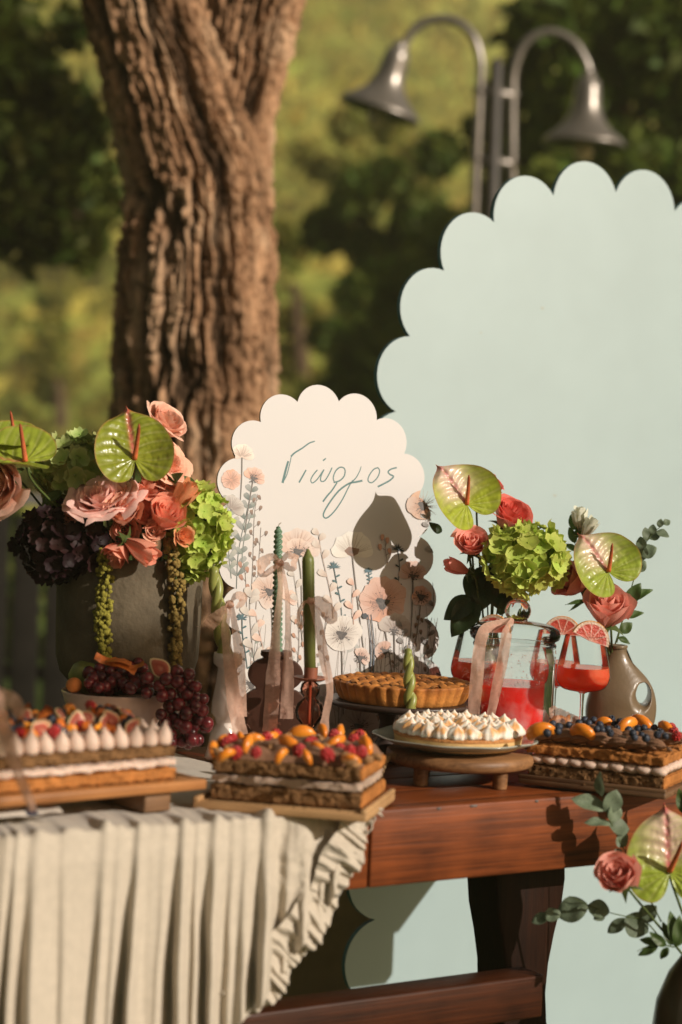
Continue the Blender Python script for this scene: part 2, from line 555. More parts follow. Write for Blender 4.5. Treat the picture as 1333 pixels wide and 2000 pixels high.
# lower trees behind the boards
hd = []  # unseen hedge behind and left of the viewer, added to block low sky light
for i in range(60):
    hd.append((-13 + i * .27, -7.5 + rnd.uniform(-.8, .8), 1.2 + 3.0 * rnd.random(), 1.1, 1.0, 1.3))
for i in range(44):
    hd.append((-9.5 + rnd.uniform(-.8, .8), -7 + i * .42, 1.2 + 2.8 * rnd.random(), 1.0, 1.1, 1.3))
hedge = thing('unseen_hedge', 'unseen tall hedge added behind the viewer to dim the sky light', 'hedge', (-9, -7, GZ))
leaf_cloud('foliage', [(c_[0] + 9, c_[1] + 7, c_[2] - GZ, *c_[3:]) for c_ in hd], 9000, .26, M_leaf_dark, hedge)
specs = [('mid green tree with gaps behind the small sign', M_leaf_green, 19, [(700, 380, 60), (640, 450, 55), (740, 500, 70), (700, 580, 50), (640, 660, 40), (720, 680, 80), (760, 340, 40), (820, 420, 60), (860, 300, 50)], 760, 2600),
         ('olive bush growing right behind the forked trunk', M_leaf_olive, 22, [(560, 480, 60), (590, 640, 55), (560, 780, 90), (520, 830, 100), (620, 780, 60)], 570, 2200),
         ('shady green bush behind the left edge of the mint board', M_leaf_green, 17, [(790, 560, 70), (700, 760, 80), (800, 720, 110), (640, 800, 60), (760, 640, 60), (880, 480, 80), (690, 690, 40)], 800, 3200),
         ('slim pale olive tree on the slope at the left', M_leaf_olive, 34, [(100, 590, 30), (100, 640, 36), (96, 700, 40), (102, 760, 40)], 100, 500),
         ('shadowy low tree at the left end of the fence', M_leaf_dark, 15, [(-20, 1120, 120), (60, 1180, 110), (130, 1120, 90), (10, 1040, 60)], 40, 4000),
         ('yellowish bush below the hillside at the left', M_leaf_olive, 26, [(60, 900, 90), (150, 930, 70), (-30, 920, 90)], 80, 900),
         ('slim olive tree between the trunk and the lamp', M_leaf_olive, 27, [(680, 250, 40), (640, 330, 38), (700, 330, 40), (590, 300, 26), (760, 250, 40), (820, 330, 60)], 680, 900)]
for lab, m, D, cs, bx, n in specs:
    tb = AT(bx, D, 0); tb.z = terrain_h(tb.x, tb.y)
    c = clumps_at([(a, b, D + rnd.uniform(-.5, .5), r) for a, b, r in cs])
    ztop = max(q[2] for q in c)
    tree(lab, tuple(tb), c, n, SZ(17, D), m, [tb, tb + V((.1, 0, (ztop - tb.z) * .5)), tb + V((-.1, 0, (ztop - tb.z) * .9))], [0.16, 0.12, 0.05], group='trees and bushes beyond the lawn')

# dark fence with a pale top rail at the far left
M_fence = mat('dark_fence_wood', (0.018, 0.015, 0.012), rough=0.7, var=0.3, scale=6, spec=0.2)
M_rail = mat('weathered_grey_rail', (0.16, 0.15, 0.14), rough=0.7, var=0.2, scale=6, spec=0.2)
fb = AT(-180, 10, 0)
fe = thing('garden_fence', 'dark slatted fence with a pale grey top rail behind the planter', 'fence', (fb.x, 10, 0))
part('top_rail', MB().box((-0.6, 0, 1.10), (3.0, 0.09, 0.05)), M_rail, fe, bevel=.004)
me_s = MB().box((0, 0, 0.47), (0.13, 0.022, 1.1)).mesh('slat', M_fence, bevel=.003)
for i in range(18):
    link('slat', me_s, fe, (-2.0 + i * 0.16, rnd.uniform(-.004, .004), 0))
me_p = MB().box((0, 0.06, 0.43), (0.09, 0.09, 1.3)).mesh('post', M_fence, bevel=.004)
for x in (-2.05, -0.9, 0.25, 0.85):
    link('post', me_p, fe, (x, 0, 0))
part('lower_rail', MB().box((-.6, 0.03, 0.25), (2.9, 0.03, 0.07)), M_fence, fe, bevel=.003)

# ================================================================== the big forked trunk
def vn(x, y, seed):
    xi, yi = np.floor(x).astype(np.int64), np.floor(y).astype(np.int64)
    fx, fy = x - xi, y - yi
    fx = fx * fx * (3 - 2 * fx); fy = fy * fy * (3 - 2 * fy)
    def h(i, j):
        k = (i * 374761393 + j * 668265263 + seed * 974711) & 0x7fffffff
        k = ((k ^ (k >> 13)) * 1274126177) & 0x7fffffff
        return ((k ^ (k >> 16)) & 0xffff) / 65535.0
    return (h(xi, yi) * (1 - fx) + h(xi + 1, yi) * fx) * (1 - fy) + (h(xi, yi + 1) * (1 - fx) + h(xi + 1, yi + 1) * fx) * fy
def bark_tube(name, keys, D0, n_a, n_h, m, parent, seed, base):
    """keys: (py, px centre, px half width, D) from top to bottom."""
    k = np.array(keys, float)
    t = np.linspace(0, 1, n_h) * (len(k) - 1)
    def cr(col):
        out = np.empty(n_h)
        q = np.concatenate([[2 * k[0, col] - k[1, col]], k[:, col], [2 * k[-1, col] - k[-2, col]]])
        i = np.minimum(t.astype(int), len(k) - 2); f = t - i
        a, b, c, d = q[i], q[i + 1], q[i + 2], q[i + 3]
        return .5 * (2 * b + (c - a) * f + (2 * a - 5 * b + 4 * c - d) * f ** 2 + (3 * b - a - 3 * c + d) * f ** 3)
    py, px, hw, D = cr(0), cr(1), cr(2), cr(3)
    ctr = np.array([tuple(P(px[i], py[i], D[i])) for i in range(n_h)])
    r = hw * D / FPX * .935
    s = np.concatenate([[0], np.cumsum(np.linalg.norm(np.diff(ctr, axis=0), axis=1))])
    tan = np.gradient(ctr, axis=0); tan /= np.linalg.norm(tan, axis=1)[:, None]
    ex = np.array([1.0, 0, 0]) - tan * tan[:, :1]; ex /= np.linalg.norm(ex, axis=1)[:, None]
    ey = np.cross(tan, ex)
    A = np.linspace(0, 2 * np.pi, n_a, endpoint=False)
    ca, sa = np.cos(A)[None, :], np.sin(A)[None, :]
    R = r[:, None]
    # noise on the cylinder surface, wrapped by blending two copies
    SS = np.repeat(s[:, None], n_a, 1)
    def ncyl(fa, fs, sd, warp=0):
        u = A[None, :] / (2 * np.pi)
        xa = u * fa + (warp if not np.isscalar(warp) else 0)
        n1 = vn(xa + 0 * SS, SS * fs, sd); n2 = vn(xa - fa + 0 * SS, SS * fs, sd)
        w = np.clip((u - .9) / .1, 0, 1)
        return n1 * (1 - w) + n2 * w
    wv = (ncyl(7, 2.0, seed) - .5) * 1.3 + (ncyl(30, 14, seed + 1) - .5) * 0.8
    cut = 1 - np.clip(np.abs(ncyl(46, 1.7, seed + 2, wv) - .5) / .16, 0, 1)
    cut2 = 1 - np.clip(np.abs(ncyl(84, 5.0, seed + 3, wv * 1.4) - .5) / .15, 0, 1)
    ring = 1 - np.clip(np.abs(ncyl(70, 20, seed + 4) - .5) / .14, 0, 1)
    fine = ncyl(150, 60, seed + 5) - .5
    big = ncyl(5, 2.0, seed + 6) - .5
    lump = ncyl(60, 26, seed + 8) - .5
    d = .018 - .050 * cut ** .75 - .024 * cut2 - .018 * ring * (1 - cut) + .010 * fine + .020 * big + .018 * lump
    RR = R + d
    pts = ctr[:, None, :] + ex[:, None, :] * (RR * ca)[:, :, None] + ey[:, None, :] * (RR * sa)[:, :, None]
    pts -= np.array(base)
    idx = np.arange(n_h * n_a).reshape(n_h, n_a)
    q = np.stack([idx[:-1], np.roll(idx[:-1], -1, 1), np.roll(idx[1:], -1, 1), idx[1:]], axis=-1).reshape(-1, 4)
    me = bpy.data.meshes.new(name)
    nv, nf = n_h * n_a, len(q)
    me.vertices.add(nv); me.vertices.foreach_set('co', pts.reshape(-1).astype(np.float32))
    me.loops.add(nf * 4); me.loops.foreach_set('vertex_index', q.ravel().astype(np.int32))
    me.polygons.add(nf); me.polygons.foreach_set('loop_start', np.arange(0, nf * 4, 4, dtype=np.int32))
    me.polygons.foreach_set('use_smooth', np.ones(nf, dtype=bool))
    me.update(calc_edges=True)
    # bark colour: pale lichen-grey and tan plates, darker brown in the fissures
    pl = ncyl(20, 7, seed + 9); li = ncyl(14, 6, seed + 10)
    c = np.ones((n_h, n_a, 4))
    t0 = np.clip(pl * 1.3 - .15, 0, 1)[..., None]
    basec = (1 - t0) * np.array([.80, .72, .66]) + t0 * np.array([1.25, 1.2, 1.15])
    l = np.clip((li - .66) / .1, 0, 1)[..., None] * .55
    basec = basec * (1 - l) + l * np.array([1.6, 1.75, 1.85])
    fis = np.clip(cut * 1.15 + cut2 * .6 + ring * .35, 0, 1)[..., None]
    basec = basec * (1 - .85 * fis)
    c[..., :3] = basec
    at = me.color_attributes.new('tint', 'FLOAT_COLOR', 'POINT')
    at.data.foreach_set('color', c.reshape(-1).astype(np.float32))
    me.materials.append(m)
    return link(name, me, parent)
TD = 7.1
M_trunk = mat('rugged_bark', (0.40, 0.245, 0.145), rough=0.9, var=0.2, scale=40, bump=0.7, bscale=160, spec=0.12, vcol=True, bdist=0.006)
tb = AT(365, TD, 0)
big_tree = thing('forked_tree', 'big forked tree with rugged brown bark behind the sign and planter', 'tree', tuple(tb))
bark_tube('trunk', [(-1500, 90, 80, 6.80), (-900, 120, 92, 6.90), (-400, 170, 104, 7.00), (-150, 226, 110, 7.02), (0, 274, 116, 7.05), (130, 314, 121, 7.08), (250, 348, 128, 7.10), (350, 380, 144, 7.12), (430, 384, 152, 7.12), (550, 383, 157, 7.10),
                     (650, 380, 161, 7.10), (800, 379, 166, 7.10), (1000, 375, 172, 7.10), (1250, 370, 192, 7.10), (1500, 366, 222, 7.10), (1810, 362, 340, 7.10)],
          6.5, 520, 1100, M_trunk, big_tree, 3, tb)
bark_tube('limb', [(-1500, 760, 70, 7.50), (-700, 650, 82, 7.40), (-300, 570, 94, 7.35), (-120, 532, 97, 7.30), (0, 500, 96, 7.28), (120, 477, 90, 7.24), (230, 455, 82, 7.20), (330, 440, 88, 7.15), (450, 425, 100, 7.12), (560, 410, 100, 7.10)],
          6.6, 340, 620, M_trunk, big_tree, 21, tb)

cc = []
for i in range(46):
    w = rnd.uniform(0, 6.283); r = 3.6 * math.sqrt(rnd.random())
    cc.append((.2 + r * math.cos(w), .6 + r * math.sin(w), 5.3 + rnd.uniform(-.3, 1.8) + .03 * r, .85, .85, .55))
leaf_cloud('crown', cc, 11000, 0.11, M_leaf_green, big_tree)
# ================================================================== twin bell lamp
M_iron = mat('grey_lamp_metal', (0.27, 0.24, 0.21), rough=0.34, var=0.15, scale=9, spec=0.6, metal=0.6)
M_bulb = mat('milky_bulb_glass', (0.75, 0.62, 0.42), rough=0.25, var=0.05, spec=0.5)
LD = 10.8
LK = LD / 9.0
lb = AT(962, LD, GZ)
lamp = thing('street_lamp', 'grey twin gooseneck street lamp with two bell shades', 'lamp', tuple(lb))
def LP(px, py, d=0.0): return P(px, py, LD + d) - lb
M_post = mat('dark_lamp_post', (0.07, 0.06, 0.05), rough=0.5, var=0.2, scale=9, spec=0.35)
part('post', MB().tube([V((0, 0, 0)), LP(955, 600), LP(970, 125), LP(970.5, 112)], [.045 * LK, .03 * LK, .028 * LK, .012 * LK], 14), M_post, lamp)
def arm(pts):
    part('arm', MB().tube(spl([LP(*p) for p in pts], 34), 0.0195 * LK, 12), M_iron, lamp)
arm([(918, 640), (930, 330), (937, 180), (938, 115), (918, 62), (872, 36), (825, 45), (798, 72), (787, 105)])
arm([(1000, 640), (1001, 330), (1001, 190), (1006, 130), (1030, 80), (1075, 62), (1120, 82), (1146, 125), (1153, 165)])
for py in (181, 315):
    part('clamp', MB().tube([LP(925, py - 3), LP(1012, py + 6)], [.020 * LK, .020 * LK], 8), M_iron, lamp)
def bell(px, py, ax, bulb):
    c = LP(px, py); q = qz(ax)
    prof = [(.0, .004), (.03, 0), (.046, -.014), (.052, -.05), (.056, -.10), (.064, -.14), (.084, -.18), (.115, -.213), (.15, -.24), (.166, -.26), (.168, -.272), (.160, -.270), (.14, -.236), (.10, -.2), (.07, -.17), (.05, -.1), (.0, -.05)]
    b = part('bell_shade', MB().lathe([(r_ * 1.10 * LK, z_ * 1.08 * LK) for r_, z_ in prof], 40), M_iron, lamp, loc=c, q=q)
    part('collar', MB().lathe([(r_ * LK, z_ * LK) for r_, z_ in [(0, .03), (.027, .028), (.03, .0), (.034, -.012), (0, -.012)]], 20), M_iron, b)
    if bulb:
        part('bulb', MB().ball((0, 0, -.315 * LK), .045 * LK, 14, 10, (1, 1, 1.25)), M_bulb, b)
bell(781, 93, (.28, -.05, 1), True)
bell(1150, 152, (.03, -.02, 1), True)

# ================================================================== mint board (arch with scalloped edge)
def scallop_arch(R, zc, n_arc, n_side, step, bulge, seg=12, Rz=None):
    Rz = Rz or R
    """outline (x, z): notches every step; straight sides under a half circle."""
    notch = []
    for i in range(n_side, 0, -1):
        notch.append((-R, zc - i * step))
    for i in range(n_arc + 1):
        w = math.pi * (1 - i / n_arc)
        notch.append((R * math.cos(w), zc + Rz * math.sin(w)))
    for i in range(1, n_side + 1):
        notch.append((R, zc - i * step))
    out = []
    for a, b in zip(notch, notch[1:]):
        a, b = V((a[0], a[1])), V((b[0], b[1]))
        d = b - a; L = d.length; nrm = V((-d.y, d.x)) / L
        h = bulge * L
        r = (L * L / 4 + h * h) / (2 * h); cc = (a + b) / 2 + nrm * (h - r)
        half = math.asin(min(1, L / 2 / r)); half = half if h < r else math.pi - half
        base = math.atan2(nrm.y, nrm.x)
        for k in range(seg):
            w = base + half - 2 * half * k / seg
            out.append((cc.x + r * math.cos(w), cc.y + r * math.sin(w)))
    out.append(notch[-1])
    return out
TH = math.radians(33)
DA = V((math.cos(TH), math.sin(TH), 0)); DB = V((-math.sin(TH), math.cos(TH), 0))
M_mint = mat('mint_satin_board', (0.39, 0.505, 0.52), rough=0.35, var=0.035, scale=3.5, spec=1.0, bump=0.06, bscale=14, detail=8.0, bdist=0.004)
M_teal = mat('board_cut_edge', (0.10, 0.22, 0.24), rough=0.6, var=0.1, scale=20)
board_c = AT(1180, 5.36, 1.5); board_c.z = 0.0
board = thing('backdrop_board', 'large mint board with scalloped arched edge standing behind the table', 'board', tuple(board_c), RZ(TH))
out = scallop_arch(0.665, 1.50, 10, 9, 0.2077, 0.40, 16, 0.60)
out = [(x, max(z, GZ + .03)) for x, z in out]
out = [p for i, p in enumerate(out) if i == 0 or (abs(p[0] - out[i - 1][0]) + abs(p[1] - out[i - 1][1])) > 1e-5]
mb = MB(); n = len(out)
mb.add([V((x, -0.007, z)) for x, z in out], [tuple(range(n))])
mb.add([V((x, 0.007, z)) for x, z in out], [tuple(range(n - 1, -1, -1))])
part('panel_face', mb, M_mint, board, smooth=False)
mb = MB()
mb.add([V((x, -0.0068, z)) for x, z in out] + [V((x, 0.0068, z)) for x, z in out], [(i, i + 1, n + i + 1, n + i) for i in range(n - 1)] + [(n - 1, 0, n, 2 * n - 1)])
part('cut_edge', mb, M_teal, board, smooth=False)
part('strut', MB().box((-.3, .275, .6), (.05, .03, 1.62), M=Matrix.Rotation(math.radians(18), 3, 'X')), M_fence, board)
part('strut', MB().box((.3, .275, .6), (.05, .03, 1.62), M=Matrix.Rotation(math.radians(18), 3, 'X')), M_fence, board)
M_smudge = mat('scuff', (0.42, 0.46, 0.42), rough=0.8, var=0.2)
def on_board(px, py):
    o = board_c + DB * -0.0075
    w = PPL(px, py, o, DB) - board_c
    return V((w.dot(DA), -0.0077, w.z))
for (px, py, r) in ((1060, 602, .006), (940, 650, .004), (1084, 968, .006)):
    c = on_board(px, py)
    part('scuff_mark', MB().add([c + V((r * math.cos(k) * (1 + .5 * math.sin(3 * k)), 0, r * .6 * math.sin(k))) for k in [i * .7 for i in range(9)]], [tuple(range(9))]), M_smudge, board, smooth=False)

# big tan carton in the shade under the table
M_card = mat('brown_cardboard', (0.58, 0.38, 0.21), rough=0.8, var=0.06, scale=15, spec=0.15)
cb = AT(560, 5.45, 0)
bx = thing('cardboard_box', 'plain tan cardboard box behind the tablecloth under the table', 'box', (cb.x, cb.y, GZ + .005), RZ(math.radians(16)))
part('box_body', MB().box((.05, .2, .24), (.74, .4, .48)), M_card, bx, bevel=.004)
part('flap', MB().box((.05, -.10, .555), (.72, .006, .2), M=Matrix.Rotation(math.radians(38), 3, 'X')), M_card, bx)
part('flap', MB().box((.05, .50, .555), (.72, .006, .2), M=Matrix.Rotation(math.radians(-38), 3, 'X')), M_card, bx)

# ================================================================== the table
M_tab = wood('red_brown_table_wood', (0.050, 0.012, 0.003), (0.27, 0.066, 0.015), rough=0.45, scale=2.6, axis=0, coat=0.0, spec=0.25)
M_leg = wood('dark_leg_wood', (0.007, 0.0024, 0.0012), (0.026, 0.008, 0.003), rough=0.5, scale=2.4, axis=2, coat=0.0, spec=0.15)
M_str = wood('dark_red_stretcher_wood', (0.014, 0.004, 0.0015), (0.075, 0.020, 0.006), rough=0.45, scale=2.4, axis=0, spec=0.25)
TO = AT(710, 3.70, 0.0)
TZ = 0.75
def TB(a, b, z): return TO + DA * a + DB * b + V((0, 0, z))
table = thing('wooden_table', 'long red brown wooden table with curved trestle legs under the desserts', 'table', tuple(TO), RZ(TH))
for i in range(6):
    w = 0.122
    part('plank', MB().box((0.11 + rnd.uniform(-.004, .004), 0.112 + i * 0.1245, TZ - .02 + rnd.uniform(-.0012, .0012)), (2.28, w, .04)), M_tab, table, bevel=.004)
part('apron', MB().box((-.521, .024, TZ - .0705), (1.0, .048, .139)), M_tab, table, bevel=.004)
part('apron', MB().box((.613, .022, TZ - .0695), (1.262, .048, .141)), M_tab, table, bevel=.004)
part('apron', MB().box((.12, .84, TZ - .092), (2.2, .04, .10)), M_tab, table, bevel=.004)
def leg_outline():
    r = [(.085, .60), (.088, .55), (.082, .50), (.066, .44), (.054, .38), (.050, .32), (.056, .26), (.075, .20), (.10, .14), (.115, .08), (.12, .0), (.122, GZ + .02)]
    return [(x, z) for x, z in r] + [(-x, z) for x, z in reversed(r)]
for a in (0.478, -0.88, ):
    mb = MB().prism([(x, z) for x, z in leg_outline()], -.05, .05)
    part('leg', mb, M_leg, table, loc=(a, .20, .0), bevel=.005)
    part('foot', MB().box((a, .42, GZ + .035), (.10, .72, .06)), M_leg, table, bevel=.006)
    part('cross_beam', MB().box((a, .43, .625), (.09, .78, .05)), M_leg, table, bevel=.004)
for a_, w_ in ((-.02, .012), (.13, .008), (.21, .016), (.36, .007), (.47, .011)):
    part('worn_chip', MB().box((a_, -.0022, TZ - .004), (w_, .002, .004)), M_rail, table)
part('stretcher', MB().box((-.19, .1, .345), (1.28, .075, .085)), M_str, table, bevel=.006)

M_haze = bpy.data.materials.new('evening_haze'); M_haze.use_nodes = True
_t = M_haze.node_tree; _t.nodes.remove(_t.nodes['Principled BSDF'])
_pv = _t.nodes.new('ShaderNodeVolumePrincipled')
_pv.inputs['Color'].default_value = (1.0, 0.95, 0.60, 1)
_pv.inputs['Density'].default_value = 0.0023
_t.links.new(_pv.outputs[0], _t.nodes['Material Output'].inputs['Volume'])
hz_ = part('haze', MB().box((0, 130, 56), (156, 350, 116)), M_haze, smooth=False)
hz_['kind'] = 'stuff'

# ================================================================== unseen tree added at right: its crown is just a bough shading the planter
def sunpos(p, s, h):
    ux, uy = math.sin(SUN_AZ), -math.cos(SUN_AZ)
    return V((ux * s - uy * p, uy * s + ux * p, h + s * math.tan(SUN_EL)))
bc = []
for p_, h_, r_ in ((3.00, 2.04, .10), (3.14, 2.07, .11), (3.28, 2.09, .10), (3.22, 1.98, .09), (3.37, 2.05, .06), (3.42, 2.10, .06), (2.8, 1.95, .06)):
    q_ = sunpos(p_, 3.3 + rnd.uniform(-.15, .15), h_)
    bc.append((q_.x, q_.y, q_.z, r_, r_, r_))
b0_ = sunpos(2.2, 3.6, 0); b0_.z = GZ
tree('unseen tree added out of view, only a bough to shade the planter', tuple(b0_), bc, 620, 0.036, M_leaf_green,
     [tuple(b0_), (b0_.x, b0_.y + .05, 1.8), (b0_.x + .05, b0_.y + .1, 3.3)], [.09, .07, .03],
     [[(b0_.x + .03, b0_.y + .08, 3.0), sunpos(2.5, 3.35, 1.95), sunpos(2.9, 3.3, 2.03), sunpos(3.35, 3.3, 2.07)]], name='shade_tree')
# ================================================================== tablecloth
M_cloth = mat('ivory_linen', (0.575, 0.505, 0.41), rough=0.85, var=0.05, scale=60, bump=0.15, bscale=900, spec=0.1, transl=0.08, sheen=0.2, bdist=0.001)
def front_hit(px, py, off=-0.014):
    w = PPL(px, py, TO + DB * off, DB) - TO
    return w.dot(DA), w.z
hem = [front_hit(*p) for p in ((730, 1572), (716, 1606), (692, 1650), (665, 1700), (640, 1768), (596, 1826), (568, 1868), (536, 1915), (500, 1952), (450, 1995))]
hem_a = [h[0] for h in hem]; hem_z = [h[1] for h in hem]
def hem_drop(a):
    if a >= hem_a[0]: return 0.0
    for i in range(len(hem) - 1):
        if hem_a[i + 1] <= a <= hem_a[i]:
            t = (hem_a[i] - a) / (hem_a[i] - hem_a[i + 1] + 1e-9)
            return TZ - (hem_z[i] * (1 - t) + hem_z[i + 1] * t)
    return min(0.70, TZ - hem_z[-1] + (hem_a[-1] - a) * 3.2)
def fold(a, d):
    """ridge height of the cloth at a, with d = how far below the edge (negative: on the top)."""
    x = a + .035 * d * n3(a * 7, 3) + .012 * n3(a * 11, d * 2.2, 4)
    w = math.sin(2 * math.pi * (x / .062 + .55 * n3(x * 8, 1.5))) * .55 + math.sin(2 * math.pi * (x / .036 + .6 * n3(x * 10, 7.5))) * .28 + .8 * n3(x * 26, d * 1.2, 9) + 0.5 * n3(x * 55, d * 1.6, 2)
    return w
A0, A1 = -0.98, hem_a[0]
BACK = 0.86
def cloth_pt(u, v):
    a = A0 + (A1 - A0) * u
    L = hem_drop(a)
    vt = 0.36
    if v < vt:                                   # lying on the table
        b = BACK * (1 - v / vt) ** 1.6 - .002
        e = math.exp(-b / .09)
        w = fold(a - .25 * b, -b)
        z = TZ + .004 + .012 * max(0, w + .3) * e + .003 * max(0, n3(a * 14, b * 14))
        aa = a - (.09 * sm(a, -.2, A1)) * min(1, b * 6) * 0.2
        return TB(aa, b - .010 * e, z)
    q = (v - vt) / (1 - vt)
    d = L * q
    amp = (.008 + .037 * sm(d, 0, .30)) * (.75 + .9 * n3(a * 6, 11))
    w = fold(a, d)
    out = .016 + amp * (w + .60) + .012 * sm(d, 0, .05) + .02 * sm(d, 0, .6)
    crump = .020 * n3(a * 18, d * 13, 3) * sm(a, -.34, -.10) + .012 * abs(n3(a * 34, d * 26)) * sm(a, -.30, -.08) + .005 * n3(a * 80, d * 70) * sm(a, -.26, -.1)
    return TB(a + .004 * n3(a * 20, d * 9) - .62 * (max(.006, out + crump) - .014), -(max(.006, out + crump)), TZ + .006 - d - .004 * sm(d, 0, .02))
cl = part('tablecloth', MB().grid(cloth_pt, 420, 130), M_cloth)
tag(cl, 'ivory linen tablecloth hanging in folds over the left half of the table', 'tablecloth')
def ruffle_pt(u, v):
    q = spl([(a, 0, z) for a, z in hem], 260)[min(259, int(u * 259.99))]
    i = min(258, int(u * 259.99)); p0 = HP[i]; p1 = HP[i + 1]
    t = (p1 - p0).normalized(); nrm = V((t.z, 0, -t.x))
    if nrm.x < 0: nrm = -nrm
    s = u * 1.0
    wav = math.sin(u * 95 + 9 * n3(u * 9)) * (.35 + .5 * n3(u * 17, 5)) + n3(u * 40, v * 2) * .9
    w = (.078 + .02 * n3(u * 7, 3)) * (0.35 + .65 * sm(u, 0, .12))
    p = p0 + nrm * (w * (v - .97)) + t * (.010 * wav * v)
    return TB(p.x, -(.030 + .020 * sm(u, 0, .3) + .014 * wav * (.25 + v) + .012 * math.sin(u * 23 + 1.3) * v), p.z + .004 * wav * v)
HP = spl([(a, 0, z) for a, z in hem], 260)
part('ruffle', MB().grid(ruffle_pt, 420, 12), M_cloth, cl)
seam = [TB(p.x, -.034 - .01 * n3(i * .3), p.z) for i, p in enumerate(HP[::3])]
part('hem_seam', MB().tube(seam, .0016, 5), M_cloth, cl)
# ================================================================== cake makings
M_sponge = mat('brown_sponge', (0.20, 0.105, 0.045), rough=0.9, var=0.3, scale=60, bump=0.9, bscale=260, spec=0.1, holes=((0.12, 0.07, 0.04), 95, 0.16), bdist=0.004)
M_crust = mat('golden_cake_crust', (0.42, 0.165, 0.045), rough=0.8, var=0.25, scale=40, bump=0.5, bscale=200, spec=0.15, bdist=0.003)
M_cream = mat('pale_pink_cream', (0.68, 0.50, 0.40), rough=0.5, var=0.06, scale=40, bump=0.3, bscale=120, spec=0.35, sss=0.25, bdist=0.003)
M_cream2 = mat('mocha_cream', (0.46, 0.335, 0.255), rough=0.5, var=0.12, scale=40, bump=0.4, bscale=120, spec=0.3, sss=0.2, bdist=0.003)
M_choc = mat('chocolate_cream', (0.25, 0.13, 0.075), rough=0.5, var=0.12, scale=30, bump=0.35, bscale=90, spec=0.3, bdist=0.004)
M_apri = mat('apricot_flesh', (0.78, 0.30, 0.025), rough=0.32, var=0.15, scale=60, spec=0.5, vcol=True, sss=0.2)
M_rasp = mat('raspberry_red', (0.42, 0.02, 0.02), rough=0.4, var=0.2, scale=80, spec=0.5, sss=0.2)
M_blue = mat('blueberry_skin', (0.014, 0.016, 0.028), rough=0.5, var=0.3, scale=90, spec=0.35, col2=(0.04, 0.05, 0.075), rand=0.3)
M_nut = mat('walnut_brown', (0.40, 0.21, 0.09), rough=0.75, var=0.3, scale=60, bump=0.8, bscale=150, spec=0.2)
M_fig = mat('fig_cut', (1, 1, 1), rough=0.4, var=0.12, scale=120, spec=0.45, vcol=True, sss=0.15)
M_dried = mat('dried_orange_piece', (0.55, 0.14, 0.02), rough=0.35, var=0.35, scale=60, spec=0.5, rand=0.25)
M_board = wood('honey_serving_wood', (0.20, 0.075, 0.022), (0.46, 0.20, 0.065), rough=0.45, scale=2.5)
M_tray = wood('pale_tray_wood', (0.30, 0.16, 0.07), (0.56, 0.34, 0.16), rough=0.5, scale=2.5)
M_dtray = wood('dark_tray_wood', (0.07, 0.035, 0.018), (0.22, 0.12, 0.06), rough=0.45, scale=2.5)
def rough_slab(mb, c, d, nx, ny, nz, amp, f, col=(1, 1, 1)):
    """box with uneven, crumbly faces."""
    def pt(face, u, v):
        x, y, z = {0: (u, v, 0), 1: (u, v, 1), 2: (u, 0, v), 3: (u, 1, v), 4: (0, u, v), 5: (1, u, v)}[face]
        k = .06
        p = V((c[0] + (x - .5) * d[0], c[1] + (y - .5) * d[1], c[2] + (z - .5) * d[2]))
        q = V((x - .5, y - .5, z - .5)) * 2
        off = noise.noise_vector(p * f) * amp + noise.noise_vector(p * f * 3.1) * amp * .5
        soft = max(0, abs(q.x) ** 16 * abs(q.z) ** 8, abs(q.y) ** 16 * abs(q.z) ** 8) * .004
        return p + off - V((q.x, q.y, q.z)) * soft
    for fc, (n1, n2) in enumerate(((nx, ny), (nx, ny), (nx, nz), (nx, nz), (ny, nz), (ny, nz))):
        mb.grid(lambda u, v: pt(fc, u, v), n1, n2, col=col)
    return mb
def apricot_wedge(r=.022, w=1.0, nu=9, nv=6):
    """crescent slice: skin outside, two flat cut faces."""
    mb = MB()
    def pt(u, v):
        a = math.pi * (u - .5) * 1.0
        s = math.sin(math.pi * u) ** .7
        k = (v - .5) * 2
        th = r * .52 * s * w
        prof = math.sqrt(max(0, 1 - k * k))
        rad = r * (.52 + .48 * prof * s)
        col = mixc((1, 1, 1), (1.0, .62, .55), prof * .6)
        return (V((math.sin(a) * rad * 1.05, k * th, math.cos(a) * rad - r * .6)), col)
    mb.grid(pt, nu, nv)
    def inn(u, v):
        a = math.pi * (u - .5); s = math.sin(math.pi * u) ** .7
        k = (v - .5) * 2; th = r * .52 * s * w
        rad = r * (.52 - .30 * (1 - abs(k)) * s)
        return V((math.sin(a) * rad * 1.05, k * th, math.cos(a) * rad - r * .6))
    mb.grid(inn, nu, 3)
    return mb
me_apri = apricot_wedge(.022, .62, 11, 6).mesh('apricot_slice', M_apri, weld=.0002)
def raspberry():
    mb = MB()
    for j in range(5):
        th = .25 + j * .55; m = [4, 7, 8, 7, 4][j]
        for i in range(m):
            w = 2 * math.pi * (i + .5 * (j % 2)) / m
            mb.ball((.0075 * math.sin(th) * math.cos(w), .0075 * math.sin(th) * math.sin(w), .009 * math.cos(th)), .0032, 6, 4)
    mb.ball((0, 0, 0), .0075, 8, 6)
    return mb
me_rasp = raspberry().mesh('raspberry', M_rasp)
def blueberry():
    mb = MB()
    mb.lathe([(0, -.0066), (.004, -.006), (.0066, -.0025), (.007, .001), (.0058, .0045), (.0035, .0062), (.0030, .0070), (.0022, .0062), (.0018, .0048), (0, .0044)], 12)
    return mb
me_blue = blueberry().mesh('blueberry', M_blue)
def walnut(sd):
    mb = MB()
    mb.ball((0, 0, 0), .011, 12, 8, (1.2, .9, .62), nz=.55, nf=150 + sd * 17)
    return mb
me_nut = [walnut(i).mesh('walnut_piece', M_nut) for i in range(3)]
